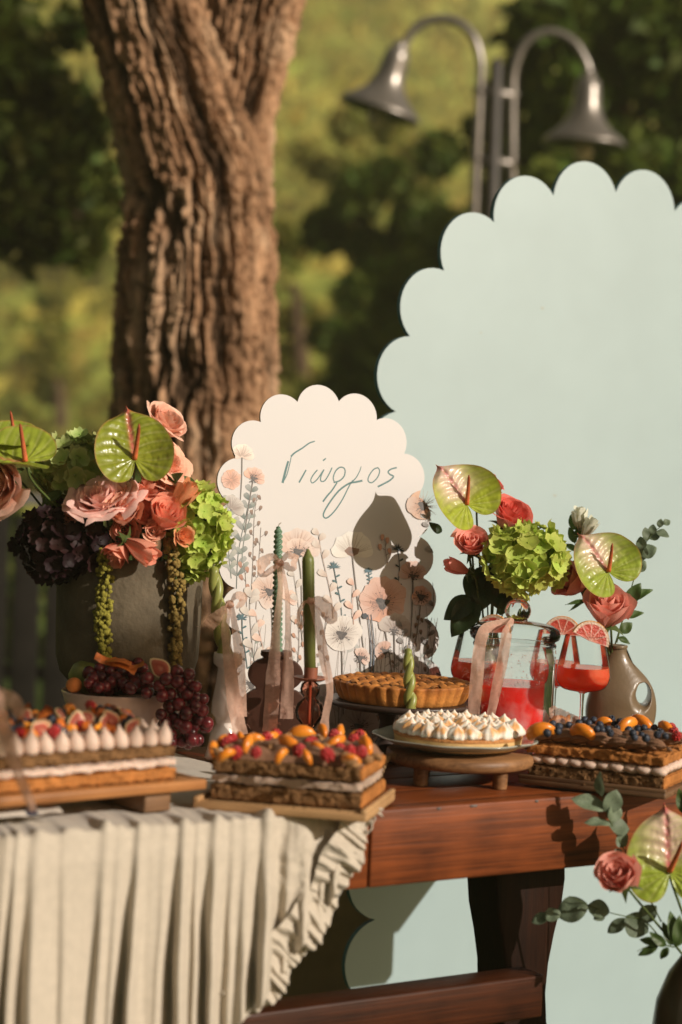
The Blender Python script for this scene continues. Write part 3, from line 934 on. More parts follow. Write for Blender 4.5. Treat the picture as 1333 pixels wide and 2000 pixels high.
def fig_half(r=.018):
    mb = MB()
    n = 18
    prof = [(1.0, (.36, .24, .10)), (.95, (.76, .58, .32)), (.86, (.78, .54, .32)), (.78, (.55, .14, .08)), (.35, (.42, .08, .055)), (.0, (.62, .26, .16))]
    vs, cs, fs = [], [], []
    def o(w):
        c, s = math.cos(w), math.sin(w)
        return (r * .95 * s, r * (c + .55 * max(0, c) ** 5))
    for k, (q, c) in enumerate(prof):
        for i in range(n):
            x, z = o(2 * math.pi * i / n)
            vs.append(V((x * q, -.0012 * (k in (3, 4)), z * q))); cs.append(c)
    for k in range(len(prof) - 1):
        for i in range(n):
            j = (i + 1) % n
            fs.append((k * n + i, k * n + j, (k + 1) * n + j, (k + 1) * n + i))
    mb.add(vs, fs, cs)
    vs, cs, fs = [], [], []
    for k in range(5):
        h = math.sin(k / 4 * math.pi / 2); s = math.cos(k / 4 * math.pi / 2)
        for i in range(n):
            x, z = o(2 * math.pi * i / n)
            vs.append(V((x * s, r * .8 * h, z * s))); cs.append((.42, .30, .12) if k < 2 else (.22, .10, .10))
    for k in range(4):
        for i in range(n):
            j = (i + 1) % n
            fs.append((k * n + i, k * n + j, (k + 1) * n + j, (k + 1) * n + i))
    mb.add(vs, fs, cs)
    return mb
me_fig = fig_half().mesh('fig_half', M_fig, weld=.0001)
def shard(sd):
    mb = MB(); r = random.Random(sd)
    mb.grid(lambda u, v: V(((u - .5) * .026, (v - .5) * .016 * (1 - .6 * abs(u - .5)), .004 * math.sin(u * 5 + sd) + .005 * n3(u * 3, v * 3, sd))), 6, 4)
    mb.grid(lambda u, v: V(((u - .5) * .026, (v - .5) * .016 * (1 - .6 * abs(u - .5)), -.002 + .004 * math.sin(u * 5 + sd) + .005 * n3(u * 3, v * 3, sd))), 6, 4)
    return mb
me_dry = [shard(i).mesh('dried_orange', M_dried, weld=.0001) for i in range(3)]
def kiss(ribs=0, r=.0165, h=.042, n=24, brown=False):
    mb = MB()
    prof = [(.0, 0), (.80, .0), (.98, .10), (1.0, .24), (.95, .40), (.82, .54), (.60, .66), (.34, .77), (.16, .87), (.08, .96), (.0, 1.0)]
    vs, cs, fs = [], [], []
    for k, (q, z) in enumerate(prof):
        for i in range(n):
            w = 2 * math.pi * i / n
            g = (math.cos(w * ribs + z * 1.6)) if ribs else 0
            rr = max(q, 1e-4) * r * (1 + .085 * g * (1 - .5 * z))
            bend = .26 * r * z ** 2.2
            vs.append(V((rr * math.cos(w) + bend, rr * math.sin(w), z * h)))
            if brown:
                t = sm(n3(math.cos(w) * 1.3 + 3, math.sin(w) * 1.3, z * 2.2) + .35 * max(0, g) + (.25 if .35 < z < .8 else -.1), .18, .75)
                cs.append(mixc((1, 1, 1), (.88, .50, .22), t))
            else:
                cs.append((1, 1, 1))
    for k in range(len(prof) - 1):
        for i in range(n):
            j = (i + 1) % n
            fs.append((k * n + i, k * n + j, (k + 1) * n + j, (k + 1) * n + i))
    mb.add(vs, fs, cs)
    return mb
def top_at(root, me, name, px, py, z, dirs=None, sc=1.0, roll=0.0, lift=0.0):
    """set a topping where the view column meets height z, in root's own axes."""
    w = PZ(px, py, z) + V((0, 0, lift))
    q = root.rotation_quaternion.inverted()
    o = link(name, me, root, q @ (w - root.location), (qz(dirs, roll) if dirs is not None else RZ(roll)), sc)
    return o
def rdir(t=.6):
    return (rnd.uniform(-t, t), rnd.uniform(-t, t), 1)
def rq():
    return Quaternion(V((rnd.gauss(0, 1), rnd.gauss(0, 1), rnd.gauss(0, 1))).normalized(), rnd.uniform(0, 6.28))

# ------------------------------------------------------------------ middle cake on its pale tray
TB_M = math.radians(-13)
fm = PZ(545, 1578, TZ + .02)
ctr = fm + V((-math.sin(TB_M), math.cos(TB_M), 0)) * .125
tray = thing('serving_tray', 'pale wooden tray jutting over the table edge under the middle cake', 'tray', (ctr.x, ctr.y, TZ + .006), RZ(TB_M))
part('tray_base', MB().box((0, 0, .007), (.315, .25, .014)), M_tray, tray, bevel=.003)
for sx in (-1, 1):
    part('tray_edge', MB().box((sx * .152, 0, .017), (.011, .25, .010)), M_tray, tray, bevel=.003)
cake = thing('layer_cake', 'cake with apricot slices and raspberries between the other two layer cakes', 'cake', (ctr.x + .004, ctr.y + .002, TZ + .0205), RZ(TB_M), group='layer cakes on the table')
CW, CD_ = .272, .205
part('cake_layer', rough_slab(MB(), (0, 0, .0155), (CW, CD_, .031), 90, 40, 12, .0036, 90), M_sponge, cake, weld=.00005)
part('cream_layer', rough_slab(MB(), (-.001, 0, .0395), (CW - .003, CD_ - .003, .0195), 70, 30, 8, .0036, 60), M_cream2, cake, weld=.00005)
part('cake_layer', rough_slab(MB(), (-.002, 0, .0625), (CW - .002, CD_ - .002, .029), 90, 40, 12, .0038, 90), M_sponge, cake, weld=.00005)
part('crust_edge', rough_slab(MB(), (CW / 2 + .0003, 0, .016), (.005, CD_ - .004, .028), 4, 30, 8, .0016, 90), M_crust, cake, weld=.00005)
part('crust_edge', rough_slab(MB(), (CW / 2 - .0010, 0, .063), (.005, CD_ - .006, .025), 4, 30, 8, .0016, 90), M_crust, cake, weld=.00005)
ch = MB()
def choc_top(u, v):
    x, y = (u - .5) * (CW - .004), (v - .5) * (CD_ - .006)
    e = min(u, 1 - u, v, 1 - v)
    h = .016 * sm(e, 0, .08) + .007 * abs(math.sin((x * .8 + y) * 95 + 2 * n3(x * 20, y * 20))) * sm(e, 0, .1) + .006 * n3(x * 30, y * 30)
    return V((x + .003 * n3(y * 40, 3), y + .003 * n3(x * 40, 5), .0755 + max(0, h)))
part('chocolate_cream', ch.grid(choc_top, 80, 50), M_choc, cake)
ZT = TZ + .0205 + .096
for px, py, d, r, s in ((416, 1464, (-.3, -.8, .8), 1.6, 0.9), (482, 1458, (.1, -.9, .6), 1.5, 1.25), (497, 1446, (.3, -.5, 1), .4, 1.15), (571, 1462, (.2, -.75, .6), -.55, 1.75), (588, 1434, (-.1, -.3, 1), .2, 1.45),
                        (656, 1452, (.5, -.7, .7), 1.1, 1.35), (664, 1432, (.1, -.6, .8), 1.7, 1.1), (716, 1458, (.4, -.6, .8), -.9, 1.3), (436, 1448, (0, -.4, 1), 1, .9), (630, 1428, (.2, -.2, 1), 2.2, 1.1)):
    top_at(cake, me_apri, 'apricot_slice', px, py, ZT, d, s * 1.2, r, .003)
for px, py, d, r, s in ((440, 1474, (-.2, -.8, .6), .5, 1.1), (530, 1440, (.2, -.4, .9), 1.0, 1.2), (625, 1462, (.3, -.8, .5), -.3, 1.2), (548, 1476, (-.2, -.8, .5), .9, 1.0), (690, 1484, (.5, -.6, .6), .2, 1.1), (700, 1436, (.2, -.3, .9), .6, 1.2), (470, 1440, (-.2, -.4, .9), 2.0, 1.1), (600, 1478, (.1, -.9, .4), 2.2, 1.0)):
    top_at(cake, me_apri, 'apricot_slice', px, py, ZT, d, s, r, .001)
for px, py in ((460, 1470), (584, 1466), (640, 1474), (664, 1462), (500, 1470), (705, 1470), (444, 1452), (452, 1444), (520, 1444), (604, 1452), (612, 1449), (684, 1470), (690, 1446), (652, 1436), (540, 1437), (702, 1440)):
    top_at(cake, me_rasp, 'raspberry', px, py, ZT, rdir(), rnd.uniform(.95, 1.3), rnd.uniform(0, 6))
for k in range(16):
    px, py = (445, 528, 640, 655, 470, 610, 628, 560, 676, 508, 690, 425, 735, 720, 545, 648)[k], (1466, 1462, 1460, 1448, 1470, 1440, 1446, 1440, 1480, 1454, 1492, 1470, 1478, 1484, 1450, 1470)[k]
    top_at(cake, me_nut[k % 3], 'walnut_piece', px, py, ZT - .004, rdir(.9), rnd.uniform(.6, 1.15), rnd.uniform(0, 6))

# ------------------------------------------------------------------ right cake on the dark tray
TB_R = math.radians(-25)
fr_ = PZ(1155, 1530, TZ + .022)
ctr = fr_ + V((-math.sin(TB_R), math.cos(TB_R), 0)) * .12
tray2 = thing('serving_tray', 'dark wooden tray jutting over the table edge under the blueberry and peach cake', 'tray', (ctr.x, ctr.y, TZ + .006), RZ(TB_R))
part('tray_base', MB().box((.0, 0, .006), (.30, .245, .012)), M_dtray, tray2, bevel=.003)
for sy in (-1, 1):
    part('tray_edge', MB().box((0, sy * .118, .015), (.30, .009, .008)), M_dtray, tray2, bevel=.002)
cake2 = thing('layer_cake', 'cake topped with peach slices and blueberries beside the brown ceramic vase', 'cake', (ctr.x + .0, ctr.y + .004, TZ + .0185), RZ(TB_R), group='layer cakes on the table')
CW2, CD2 = .275, .205
part('cake_layer', rough_slab(MB(), (0, 0, .0135), (CW2, CD2, .027), 90, 40, 12, .0032, 90), M_sponge, cake2, weld=.00005)
part('crust_edge', rough_slab(MB(), (CW2 / 2 + .0005, 0, .014), (.006, CD2 - .002, .025), 4, 30, 8, .0012, 90), M_crust, cake2, weld=.00005)
part('cake_layer', rough_slab(MB(), (.0, 0, .0565), (CW2 + .004, CD2 + .002, .022), 90, 40, 12, .0030, 90), M_crust, cake2, weld=.00005)
part('cream_layer', rough_slab(MB(), (0, .005, .036), (CW2 - .03, CD2 - .03, .018), 20, 16, 5, .002, 60), M_cream, cake2, weld=.00005)
me_blob = MB().ball((0, 0, 0), .0155, 16, 11, (1.3, 1, .68), nz=.22, nf=55).mesh('cream_blob', M_cream)
for i in range(10):
    link('cream_blob', me_blob, cake2, (-CW2 / 2 + .016 + i * .0275, -CD2 / 2 + .012 + rnd.uniform(-.002, .002), .0362), RZ(rnd.uniform(-.4, .4)), (1, 1, rnd.uniform(.92, 1.05)))
for i in range(7):
    link('cream_blob', me_blob, cake2, (CW2 / 2 - .012, -CD2 / 2 + .035 + i * .027, .0362), RZ(1.57 + rnd.uniform(-.3, .3)), (1, 1, rnd.uniform(.92, 1.05)))
def shell():
    """one piped shell of ribbed cream, thick at one end and pulled out flat at the other."""
    mb = MB()
    def pt(u, v):
        w = 2 * math.pi * u
        rr = .019 * (math.sin(math.pi * min(1, v * 1.25 + .06)) ** .6 if v < .8 else (1 - v) / .2 * .62 + .0) * (1 - .45 * v)
        rr *= 1 + .10 * math.cos(w * 9 + v * 5)
        x = -.032 + .085 * v
        return V((x, rr * 1.15 * math.cos(w), .010 + rr * .82 * math.sin(w) + .010 * math.sin(v * 3.0)))
    return mb.grid(pt, 36, 14, cu=True)
me_shell = shell().mesh('chocolate_swirl', M_choc)
for i in range(7):
    for j, (yy, dz) in enumerate(((-CD2 / 2 + .022, 0), (-CD2 / 2 + .075, .004), (-CD2 / 2 + .13, .002))):
        link('chocolate_swirl', me_shell, cake2, (-CW2 / 2 + .034 + i * .036 + j * .008, yy, .0675 + dz), RZ(-.35 + rnd.uniform(-.2, .2)), rnd.uniform(.9, 1.05))
ZT2 = TZ + .0185 + .100
for px, py, d, r, s in ((1053, 1427, (-.2, -.75, .75), .25, 1.9), (1138, 1428, (.1, -.5, .9), -.1, 1.7), (1221, 1420, (-.2, -.7, .7), .95, 1.8), (1253, 1412, (.1, -.5, .8), -.35, 1.9), (1304, 1427, (.3, -.6, .7), -.6, 1.7),
                        (1108, 1408, (.2, -.9, .4), 1.5, .8), (1090, 1408, (0, -.4, 1), .5, 1.2), (1180, 1410, (0, -.4, 1), .3, 1.1)):
    top_at(cake2, me_apri, 'peach_slice', px, py, ZT2, d, s, r, .002)
bl = [(1070, 1426), (1080, 1416), (1092, 1422), (1098, 1412), (1111, 1418), (1131, 1414), (1120, 1424), (1090, 1430), (1069, 1434), (1150, 1415), (1160, 1409), (1172, 1418), (1182, 1412), (1166, 1426), (1176, 1428), (1188, 1426),
      (1200, 1416), (1192, 1434), (1206, 1424), (1236, 1434), (1246, 1426), (1258, 1424), (1254, 1438), (1268, 1432), (1284, 1437), (1300, 1440), (1278, 1424), (1262, 1444), (1240, 1442), (1228, 1428), (1142, 1408), (1212, 1412), (1290, 1432), (1125, 1407), (1080, 1406), (1195, 1406), (1230, 1412)]
for i, (px, py) in enumerate(bl):
    top_at(cake2, me_blue, 'blueberry', px, py, ZT2 + rnd.uniform(-.004, .002), rdir(1.2), rnd.uniform(.95, 1.2), 0, .002)
for px, py in ((1316, 1430), (1322, 1438), (1312, 1422)):
    top_at(cake2, me_rasp, 'raspberry', px, py, ZT2, rdir(), 1.0)

# ------------------------------------------------------------------ left cake on the footed board
TB_L = math.radians(40)
fl = PZ(200, 1543, TZ + .060)
ctr = fl + V((-math.sin(TB_L), math.cos(TB_L), 0)) * .13 + V((math.cos(TB_L), math.sin(TB_L), 0)) * -.06
stand = thing('footed_board', 'honey coloured footed wooden board on the ivory tablecloth', 'serving board', (ctr.x, ctr.y, TZ + .0085), RZ(TB_L))
part('board_top', MB().box((0, 0, .045), (.56, .26, .018)), M_board, stand, bevel=.004)
for sx in (-1, 1):
    part('foot', MB().box((sx * .19, 0, .018), (.055, .22, .036)), M_dtray, stand, bevel=.003)
cake3 = thing('layer_cake', 'cake edged with pink cream kisses under figs and blueberries on the footed board', 'cake', (ctr.x, ctr.y, TZ + .0085 + .054), RZ(TB_L), group='layer cakes on the table')
CW3, CD3 = .455, .215
part('cake_layer', rough_slab(MB(), (0, 0, .0115), (CW3, CD3, .023), 110, 40, 10, .0034, 90), M_crust, cake3, weld=.00005)
part('cream_layer', rough_slab(MB(), (0, -.001, .0305), (CW3 - .002, CD3 + .002, .017), 90, 24, 6, .0042, 70), M_cream, cake3, weld=.00005)
part('cake_layer', rough_slab(MB(), (0, 0, .0495), (CW3 - .004, CD3 - .004, .022), 110, 40, 10, .0040, 90), M_sponge, cake3, weld=.00005)
me_kiss = kiss(0, .0150, .043).mesh('cream_kiss', M_cream)
nk = 15
for i in range(nk):
    link('cream_kiss', me_kiss, cake3, (-CW3 / 2 + .017 + i * (CW3 - .034) / (nk - 1), -CD3 / 2 + .018, .060), RZ(rnd.uniform(0, 6)), (1, 1, rnd.uniform(.9, 1.08)))
for j in range(1, 6):
    link('cream_kiss', me_kiss, cake3, (CW3 / 2 - .017, -CD3 / 2 + .018 + j * .031, .060), RZ(rnd.uniform(0, 6)), (1, 1, rnd.uniform(.85, 1.05)))
part('cream_layer', rough_slab(MB(), (0, .01, .066), (CW3 - .05, CD3 - .05, .012), 50, 24, 5, .004, 50), M_cream, cake3, weld=.00005)
for i in range(135):
    x = rnd.uniform(-CW3 / 2 + .035, CW3 / 2 - .03); y = rnd.uniform(-CD3 / 2 + .045, CD3 / 2 - .015)
    z = .086 + .016 * sm(y, -.07, .05) + rnd.uniform(-.004, .004)
    k = rnd.random()
    if k < .42:
        link('blueberry', me_blue, cake3, (x, y, z + .004), qz(rdir(1.2)), rnd.uniform(.95, 1.2))
    elif k < .60:
        link('fig_half', me_fig, cake3, (x, y, z + .006), Quaternion((0, 0, 1), rnd.uniform(-.9, .9)) @ Quaternion((1, 0, 0), rnd.uniform(-1.1, .2)) @ Quaternion((0, 1, 0), rnd.uniform(-1.5, 1.5)), rnd.uniform(.65, .95))
    elif k < .82:
        link('dried_orange', me_dry[i % 3], cake3, (x, y, z + .006), rq(), rnd.uniform(.9, 1.3))
    elif k < .92:
        link('apricot_slice', me_apri, cake3, (x, y, z + .004), rq(), rnd.uniform(.6, .9))
    else:
        link('raspberry', me_rasp, cake3, (x, y, z + .006), rq(), rnd.uniform(.9, 1.2))

def crumbs(root, w, d, z, n, m, sd):
    r = random.Random(sd); mb = MB()
    for i in range(n):
        x, y = r.uniform(-w / 2, w / 2), r.choice((-1, -1, 1)) * d / 2 + r.gauss(0, .006)
        mb.ball((x, y, z), r.uniform(.0008, .0024), 5, 4, (1, 1, .7), nz=.5, nf=900)
    part('crumbs', mb, m, root)['kind'] = 'stuff'
crumbs(tray, .28, .21, .0145, 60, M_sponge, 1)
crumbs(tray2, .28, .21, .0125, 60, M_sponge, 2)
crumbs(stand, .46, .225, .0545, 70, M_crust, 3)
# ------------------------------------------------------------------ round riser, plate, meringue tart
M_riser = wood('knotty_round_wood', (0.10, 0.045, 0.018), (0.36, 0.18, 0.075), rough=0.5, scale=2.2)
M_rope = mat('jute_rope', (0.30, 0.19, 0.09), rough=0.9, var=0.3, scale=90, bump=0.8, bscale=300)
M_plate = mat('grey_green_glaze', (0.40, 0.42, 0.36), rough=0.22, var=0.08, scale=20, spec=0.5, coat=0.3)
rc = AT(897, 4.08, TZ)
riser = thing('round_riser', 'round wooden riser with stubby legs under the meringue tart', 'cake stand', tuple(rc), RZ(math.radians(18)))
part('riser_top', MB().lathe([(0, .036), (.138, .036), (.146, .039), (.149, .048), (.147, .058), (.140, .062), (0, .062)], 64), M_riser, riser, sharp=.9)
for w in (-1.15, .35, 1.9, 3.6):
    part('leg', MB().lathe([(0, 0), (.0135, .0), (.0145, .004), (.0150, .0355), (0, .0355)], 18), M_riser, riser, loc=(.112 * math.cos(w), .112 * math.sin(w), 0.0005), sharp=.9)
rp = [V((-.140, -.02, .05)), V((-.158, -.03, .056)), V((-.175, -.045, .040)), V((-.190, -.05, .010)), V((-.200, -.035, .005)), V((-.188, -.015, .010)), V((-.170, -.005, .035)), V((-.142, .0, .05))]
mb = MB()
sp_ = spl(rp, 60)
for ph in (0, 2.1, 4.2):
    mb.tube([p + V((.0028 * math.cos(i * 1.1 + ph), .0028 * math.sin(i * 1.1 + ph), .0028 * math.sin(i * 1.1 + ph + 1))) for i, p in enumerate(sp_)], .0034, 6)
part('rope_handle', mb, M_rope, riser)
plate = thing('ceramic_plate', 'grey green plate with a wavy rim holding the meringue tart', 'plate', (rc.x - .010, rc.y, TZ + .0625), RZ(.3))
fr = lambda w, r, z: 1 + (.022 * math.cos(w * 9) * sm(r, .11, .165))
part('plate_body', MB().lathe([(0, 0), (.085, 0), (.09, .003), (.118, .009), (.150, .019), (.164, .0255), (.1655, .0275), (.163, .0285), (.148, .0225), (.118, .013), (.09, .0085), (0, .0075)], 108, fr=fr), M_plate, plate)
M_short = mat('pale_shortcrust', (0.72, 0.47, 0.20), rough=0.75, var=0.12, scale=30, bump=0.4, bscale=160, spec=0.2, bdist=0.002)
M_bake = mat('baked_brown_rim', (0.50, 0.215, 0.065), rough=0.7, var=0.2, scale=40, bump=0.4, bscale=180)
M_mer = mat('toasted_meringue', (0.88, 0.82, 0.72), rough=0.55, var=0.04, scale=30, bump=0.2, bscale=120, spec=0.3, vcol=True, sss=0.15, bdist=0.002)
tart = thing('meringue_tart', 'round tart covered with toasted white meringue peaks on the wavy plate', 'tart', (rc.x - .006, rc.y - .002, TZ + .0725))
part('tart_shell', MB().lathe([(0, 0), (.122, 0), (.1265, .003), (.128, .019), (.1282, .021), (0, .021)], 72, fr=lambda w, r, z: 1 + .003 * n3(w * 5, z * 40)), M_short, tart, sharp=.9)
part('baked_rim', MB().lathe([(.1284, .0195), (.1292, .022), (.1285, .0258), (.124, .0268), (.119, .025), (0, .0245)], 72, fr=lambda w, r, z: 1 + .004 * n3(w * 9, z * 60)), M_bake, tart)
me_mer = [kiss(9, .0225, .031, 36, True).mesh('meringue_kiss', M_mer) for _ in range(1)]
for i, (ring, cnt) in enumerate(((.109, 23), (.079, 16), (.046, 9), (.015, 3))):
    for k in range(cnt):
        w = 2 * math.pi * (k + .5 * (i % 2)) / cnt + rnd.uniform(-.05, .05)
        link('meringue_kiss', me_mer[0], tart, (ring * math.cos(w), ring * math.sin(w), .0245 + .006 * (1 - ring / .12)), qz((rnd.uniform(-.12, .12), rnd.uniform(-.12, .12), 1), rnd.uniform(0, 6.28)), (rnd.uniform(.92, 1.06),) * 2 + (rnd.uniform(.85, 1.15),))

# ------------------------------------------------------------------ pie on the dark stand
M_darkmetal = mat('dark_stand_metal', (0.045, 0.028, 0.022), rough=0.4, var=0.2, scale=15, spec=0.5)
M_pie = mat('golden_pie_crust', (0.56, 0.235, 0.055), rough=0.65, var=0.22, scale=35, bump=0.5, bscale=180, spec=0.3, vcol=True, bdist=0.003)
M_fill = mat('dark_cherry_filling', (0.22, 0.05, 0.03), rough=0.3, var=0.3, scale=60, bump=0.5, bscale=80, spec=0.5)
pc = AT(781, 4.34, TZ)
ps = thing('cake_stand', 'dark pedestal cake stand under the lattice pie in front of the sign', 'cake stand', tuple(pc))
part('stand_plate', MB().lathe([(0, .112), (.145, .112), (.155, .116), (.158, .122), (.156, .127), (.150, .1255), (0, .124)], 72), M_darkmetal, ps)
part('stem', MB().lathe([(0, .008), (.072, .008), (.070, .014), (.030, .024), (.018, .045), (.0155, .08), (.022, .105), (.04, .1118), (0, .1118)], 36), M_darkmetal, ps, loc=(-.030, 0, 0))
part('stand_foot', MB().lathe([(0, .001), (.075, .001), (.078, .004), (.073, .0078), (0, .0078)], 48), M_darkmetal, ps, loc=(-.030, 0, 0))
pie = thing('lattice_pie', 'golden brown fluted pie with a lattice top on the dark stand', 'pie', (pc.x, pc.y, TZ + .1245), RZ(.4))
nfl = 34
fl_ = lambda w, r, z: 1 + (.034 * (abs(math.sin(w * nfl / 2)) - .5)) * sm(z, .0, .006)
mb = MB()
prof = [(.0, 0), (.128, 0), (.133, .003), (.1385, .014), (.1435, .028), (.147, .038), (.1475, .0415), (.143, .043), (.136, .041), (.130, .034)]
mb.lathe(prof, nfl * 8, fr=fl_)
cs = []
for (x, y, z) in mb.v:
    w = math.atan2(y, x); g = abs(math.sin(w * nfl / 2))
    t = sm(z, .016, .042) * .6 + .32 * (1 - g) + .3 * n3(x * 30, y * 30, z * 30)
    cs.append(mixc((1.12, 1.12, 1.1), (.55, .42, .36), min(1, max(0, t))))
mb.c = cs
part('pie_shell', mb, M_pie, pie)
part('filling', MB().lathe([(.136, .0345), (.09, .0355), (0, .036)], 48, fr=lambda w, r, z: 1 + .02 * n3(w * 4, r * 30)), M_fill, pie)
for d in range(2):
    for i in range(8):
        o = -.112 + i * .032
        hl = math.sqrt(max(0, .138 ** 2 - o * o))
        mb = MB()
        def st(u, v):
            x = (u - .5) * 2 * hl
            zz = .0385 + .0045 * math.cos(math.pi * (x / .032 + i + d)) + .005 * sm(abs(x), hl - .02, hl) * 0
            arch = math.cos((v - .5) * math.pi)
            p = V((x, o + (v - .5) * .019, zz + .0045 * arch + .0012 * n3(x * 60, o * 50 + v)))
            c = mixc((1.1, 1.05, 1.0), (.45, .33, .28), min(1, max(0, .35 + .9 * n3(x * 25 + i, o * 25, d * 3.1))))
            return (p if d == 0 else V((-p.y, p.x, p.z)), c)
        mb.grid(st, 26, 5)
        part('lattice_strip', mb, M_pie, pie)
# ================================================================== white sign with printed flowers
SG_RZ = math.radians(26)
sg = AT(666, 4.47, TZ + .001)
q_sign = RZ(SG_RZ) @ Quaternion((1, 0, 0), math.radians(-7)) @ Quaternion((0, 1, 0), math.radians(-3.4))
sign = thing('welcome_sign', 'white scalloped sign with a handwritten name and printed wildflowers leaning on the table', 'sign', tuple(sg), q_sign)
M_sign = mat('white_satin_sign', (0.575, 0.55, 0.535), rough=0.45, var=0.01, scale=3, spec=0.45)
M_signedge = mat('sign_cut_edge', (0.32, 0.22, 0.15), rough=0.5, var=0.2, scale=30)
M_print = mat('printed_ink', (.97, .97, .97), rough=0.45, var=0.03, scale=70, spec=0.45, vcol=True)
so_ = scallop_arch(0.228, 0.545, 7, 6, 0.092, 0.37, 14, 0.222)
so_ = [(x, max(z, 0.0)) for x, z in so_]
so_ = [p for i, p in enumerate(so_) if i == 0 or (abs(p[0] - so_[i - 1][0]) + abs(p[1] - so_[i - 1][1])) > 1e-5]
n = len(so_)
mb = MB()
mb.add([V((x, -.003, z)) for x, z in so_], [tuple(range(n))])
mb.add([V((x, .003, z)) for x, z in so_], [tuple(range(n - 1, -1, -1))])
part('panel_face', mb, M_sign, sign, smooth=False)
mb = MB()
mb.add([V((x, -.0029, z)) for x, z in so_] + [V((x, .0029, z)) for x, z in so_], [(i, (i + 1) % n, n + (i + 1) % n, n + i) for i in range(n)])
part('cut_edge', mb, M_signedge, sign, smooth=False)
part('prop_leg', MB().box((0, .075, .215), (.05, .008, .44), M=Matrix.Rotation(math.radians(15), 3, 'X')), M_signedge, sign)
sn = q_sign @ V((0, -1, 0)); sx_ = q_sign @ V((1, 0, 0)); sz_ = q_sign @ V((0, 0, 1))
def SGP(px, py):
    w = PPL(px, py, sg + sn * .003, sn) - sg
    return (w.dot(sx_), w.dot(sz_))
PX = 1.0 / (SGP(700, 1000)[0] - SGP(600, 1000)[0]) / 1 * 0 + (SGP(700, 1000)[0] - SGP(600, 1000)[0]) / 100   # metres of sign per view pixel
SIGN_POLY = so_
def inside_sign(x, z):
    c = False; j = len(SIGN_POLY) - 1
    for i in range(len(SIGN_POLY)):
        xi, zi = SIGN_POLY[i]; xj, zj = SIGN_POLY[j]
        if (zi > z) != (zj > z) and x < (xj - xi) * (z - zi) / (zj - zi + 1e-12) + xi:
            c = not c
        j = i
    return c
lay = [0.00012]
def lift():
    lay[0] += 0.0000014
    return -.003 - lay[0]
def stroke(mb, pts, w0, w1, col, n=24, dpx=True):
    p = spl([SGP(*q) for q in pts], n) if len(pts) > 2 else spl([SGP(*q) for q in pts], 2)
    p = [V((q[0], q[1])) for q in p]
    y = lift(); m = len(p); vs = []
    for i, q in enumerate(p):
        t = (p[min(i + 1, m - 1)] - p[max(i - 1, 0)]).normalized()
        k = i / (m - 1)
        w = (w0 + (w1 - w0) * k) * PX / 2
        vs.append(V((q.x - t.y * w, y, q.y + t.x * w))); vs.append(V((q.x + t.y * w, y, q.y - t.x * w)))
    mb.add(vs, [(2 * i, 2 * i + 1, 2 * i + 3, 2 * i + 2) for i in range(m - 1) if inside_sign(vs[2 * i].x, vs[2 * i].z)], col)
INK = S(36, 96, 96)
let = MB()
def hz(*pts): return [(400 + .375 * x, 740 + .375 * y) for x, y in pts]
for pts, a, b in ((hz((436, 428), (424, 470), (406, 542)), 3.6, 4.6), (hz((406, 542), (428, 500), (444, 440), (452, 402)), 2.0, 1.6), (hz((450, 404), (470, 385), (510, 360), (545, 335), (574, 325)), 3.2, 2.2),
                  (hz((529, 474), (510, 508), (492, 540)), 2.6, 3.0),
                  (hz((588, 474), (566, 500), (553, 527), (562, 542), (586, 524), (612, 486), (622, 472)), 2.2, 2.0), (hz((622, 472), (606, 508), (606, 532), (626, 530), (648, 496), (664, 462)), 2.2, 2.2), (hz((617, 426), (632, 414)), 2.8, 2.0),
                  (hz((676, 538), (670, 514), (684, 478), (708, 460), (730, 470), (728, 504), (704, 530), (672, 540)), 2.2, 2.6), (hz((690, 540), (664, 580), (640, 608), (616, 640)), 2.6, 3.2),
                  (hz((816, 456), (806, 484), (788, 516), (764, 540)), 1.6, 2.2), (hz((822, 530), (790, 537), (752, 545), (700, 582), (654, 640), (622, 694), (620, 718), (638, 724), (676, 690), (718, 628), (752, 560), (772, 528)), 3.6, 2.0),
                  (hz((904, 462), (880, 472), (856, 506), (852, 532), (872, 540), (900, 514), (912, 480), (902, 462)), 2.2, 2.2),
                  (hz((1001, 462), (972, 470), (956, 484), (966, 498), (984, 508), (966, 528), (934, 546), (902, 562)), 2.6, 3.2)):
    stroke(let, pts, a, b, INK, 30)
part('handwritten_name', let, M_print, sign, smooth=False)
WH = (0.575, 0.55, 0.535)
def fan(mb, outline_px, centre_px, c_in, c_out, y=None):
    y = lift() if y is None else y
    c = SGP(*centre_px); o = [SGP(*q) for q in outline_px]
    if not all(inside_sign(*q) for q in o): 
        o2 = []
        for q in o:
            t = 1.0
            while t > .05 and not inside_sign(c[0] + (q[0] - c[0]) * t, c[1] + (q[1] - c[1]) * t): t -= .06
            o2.append((c[0] + (q[0] - c[0]) * t, c[1] + (q[1] - c[1]) * t))
        if not inside_sign(*c): return
        o = o2
    m = len(o)
    vs = [V((c[0], y, c[1]))]; cs = [c_in]
    for k, f in enumerate((.45, 1.0)):
        for i, q in enumerate(o):
            vs.append(V((c[0] + (q[0] - c[0]) * f, y, c[1] + (q[1] - c[1]) * f)))
            co = c_out[i % len(c_out)] if isinstance(c_out, list) else c_out
            cs.append(mixc(c_in, co, .62) if k == 0 else co)
    fs = [(0, 1 + i, 1 + (i + 1) % m) for i in range(m)] + [(1 + i, 1 + (i + 1) % m, 1 + m + (i + 1) % m, 1 + m + i) for i in range(m)]
    mb.add(vs, fs, [tuple(k) for k in cs])
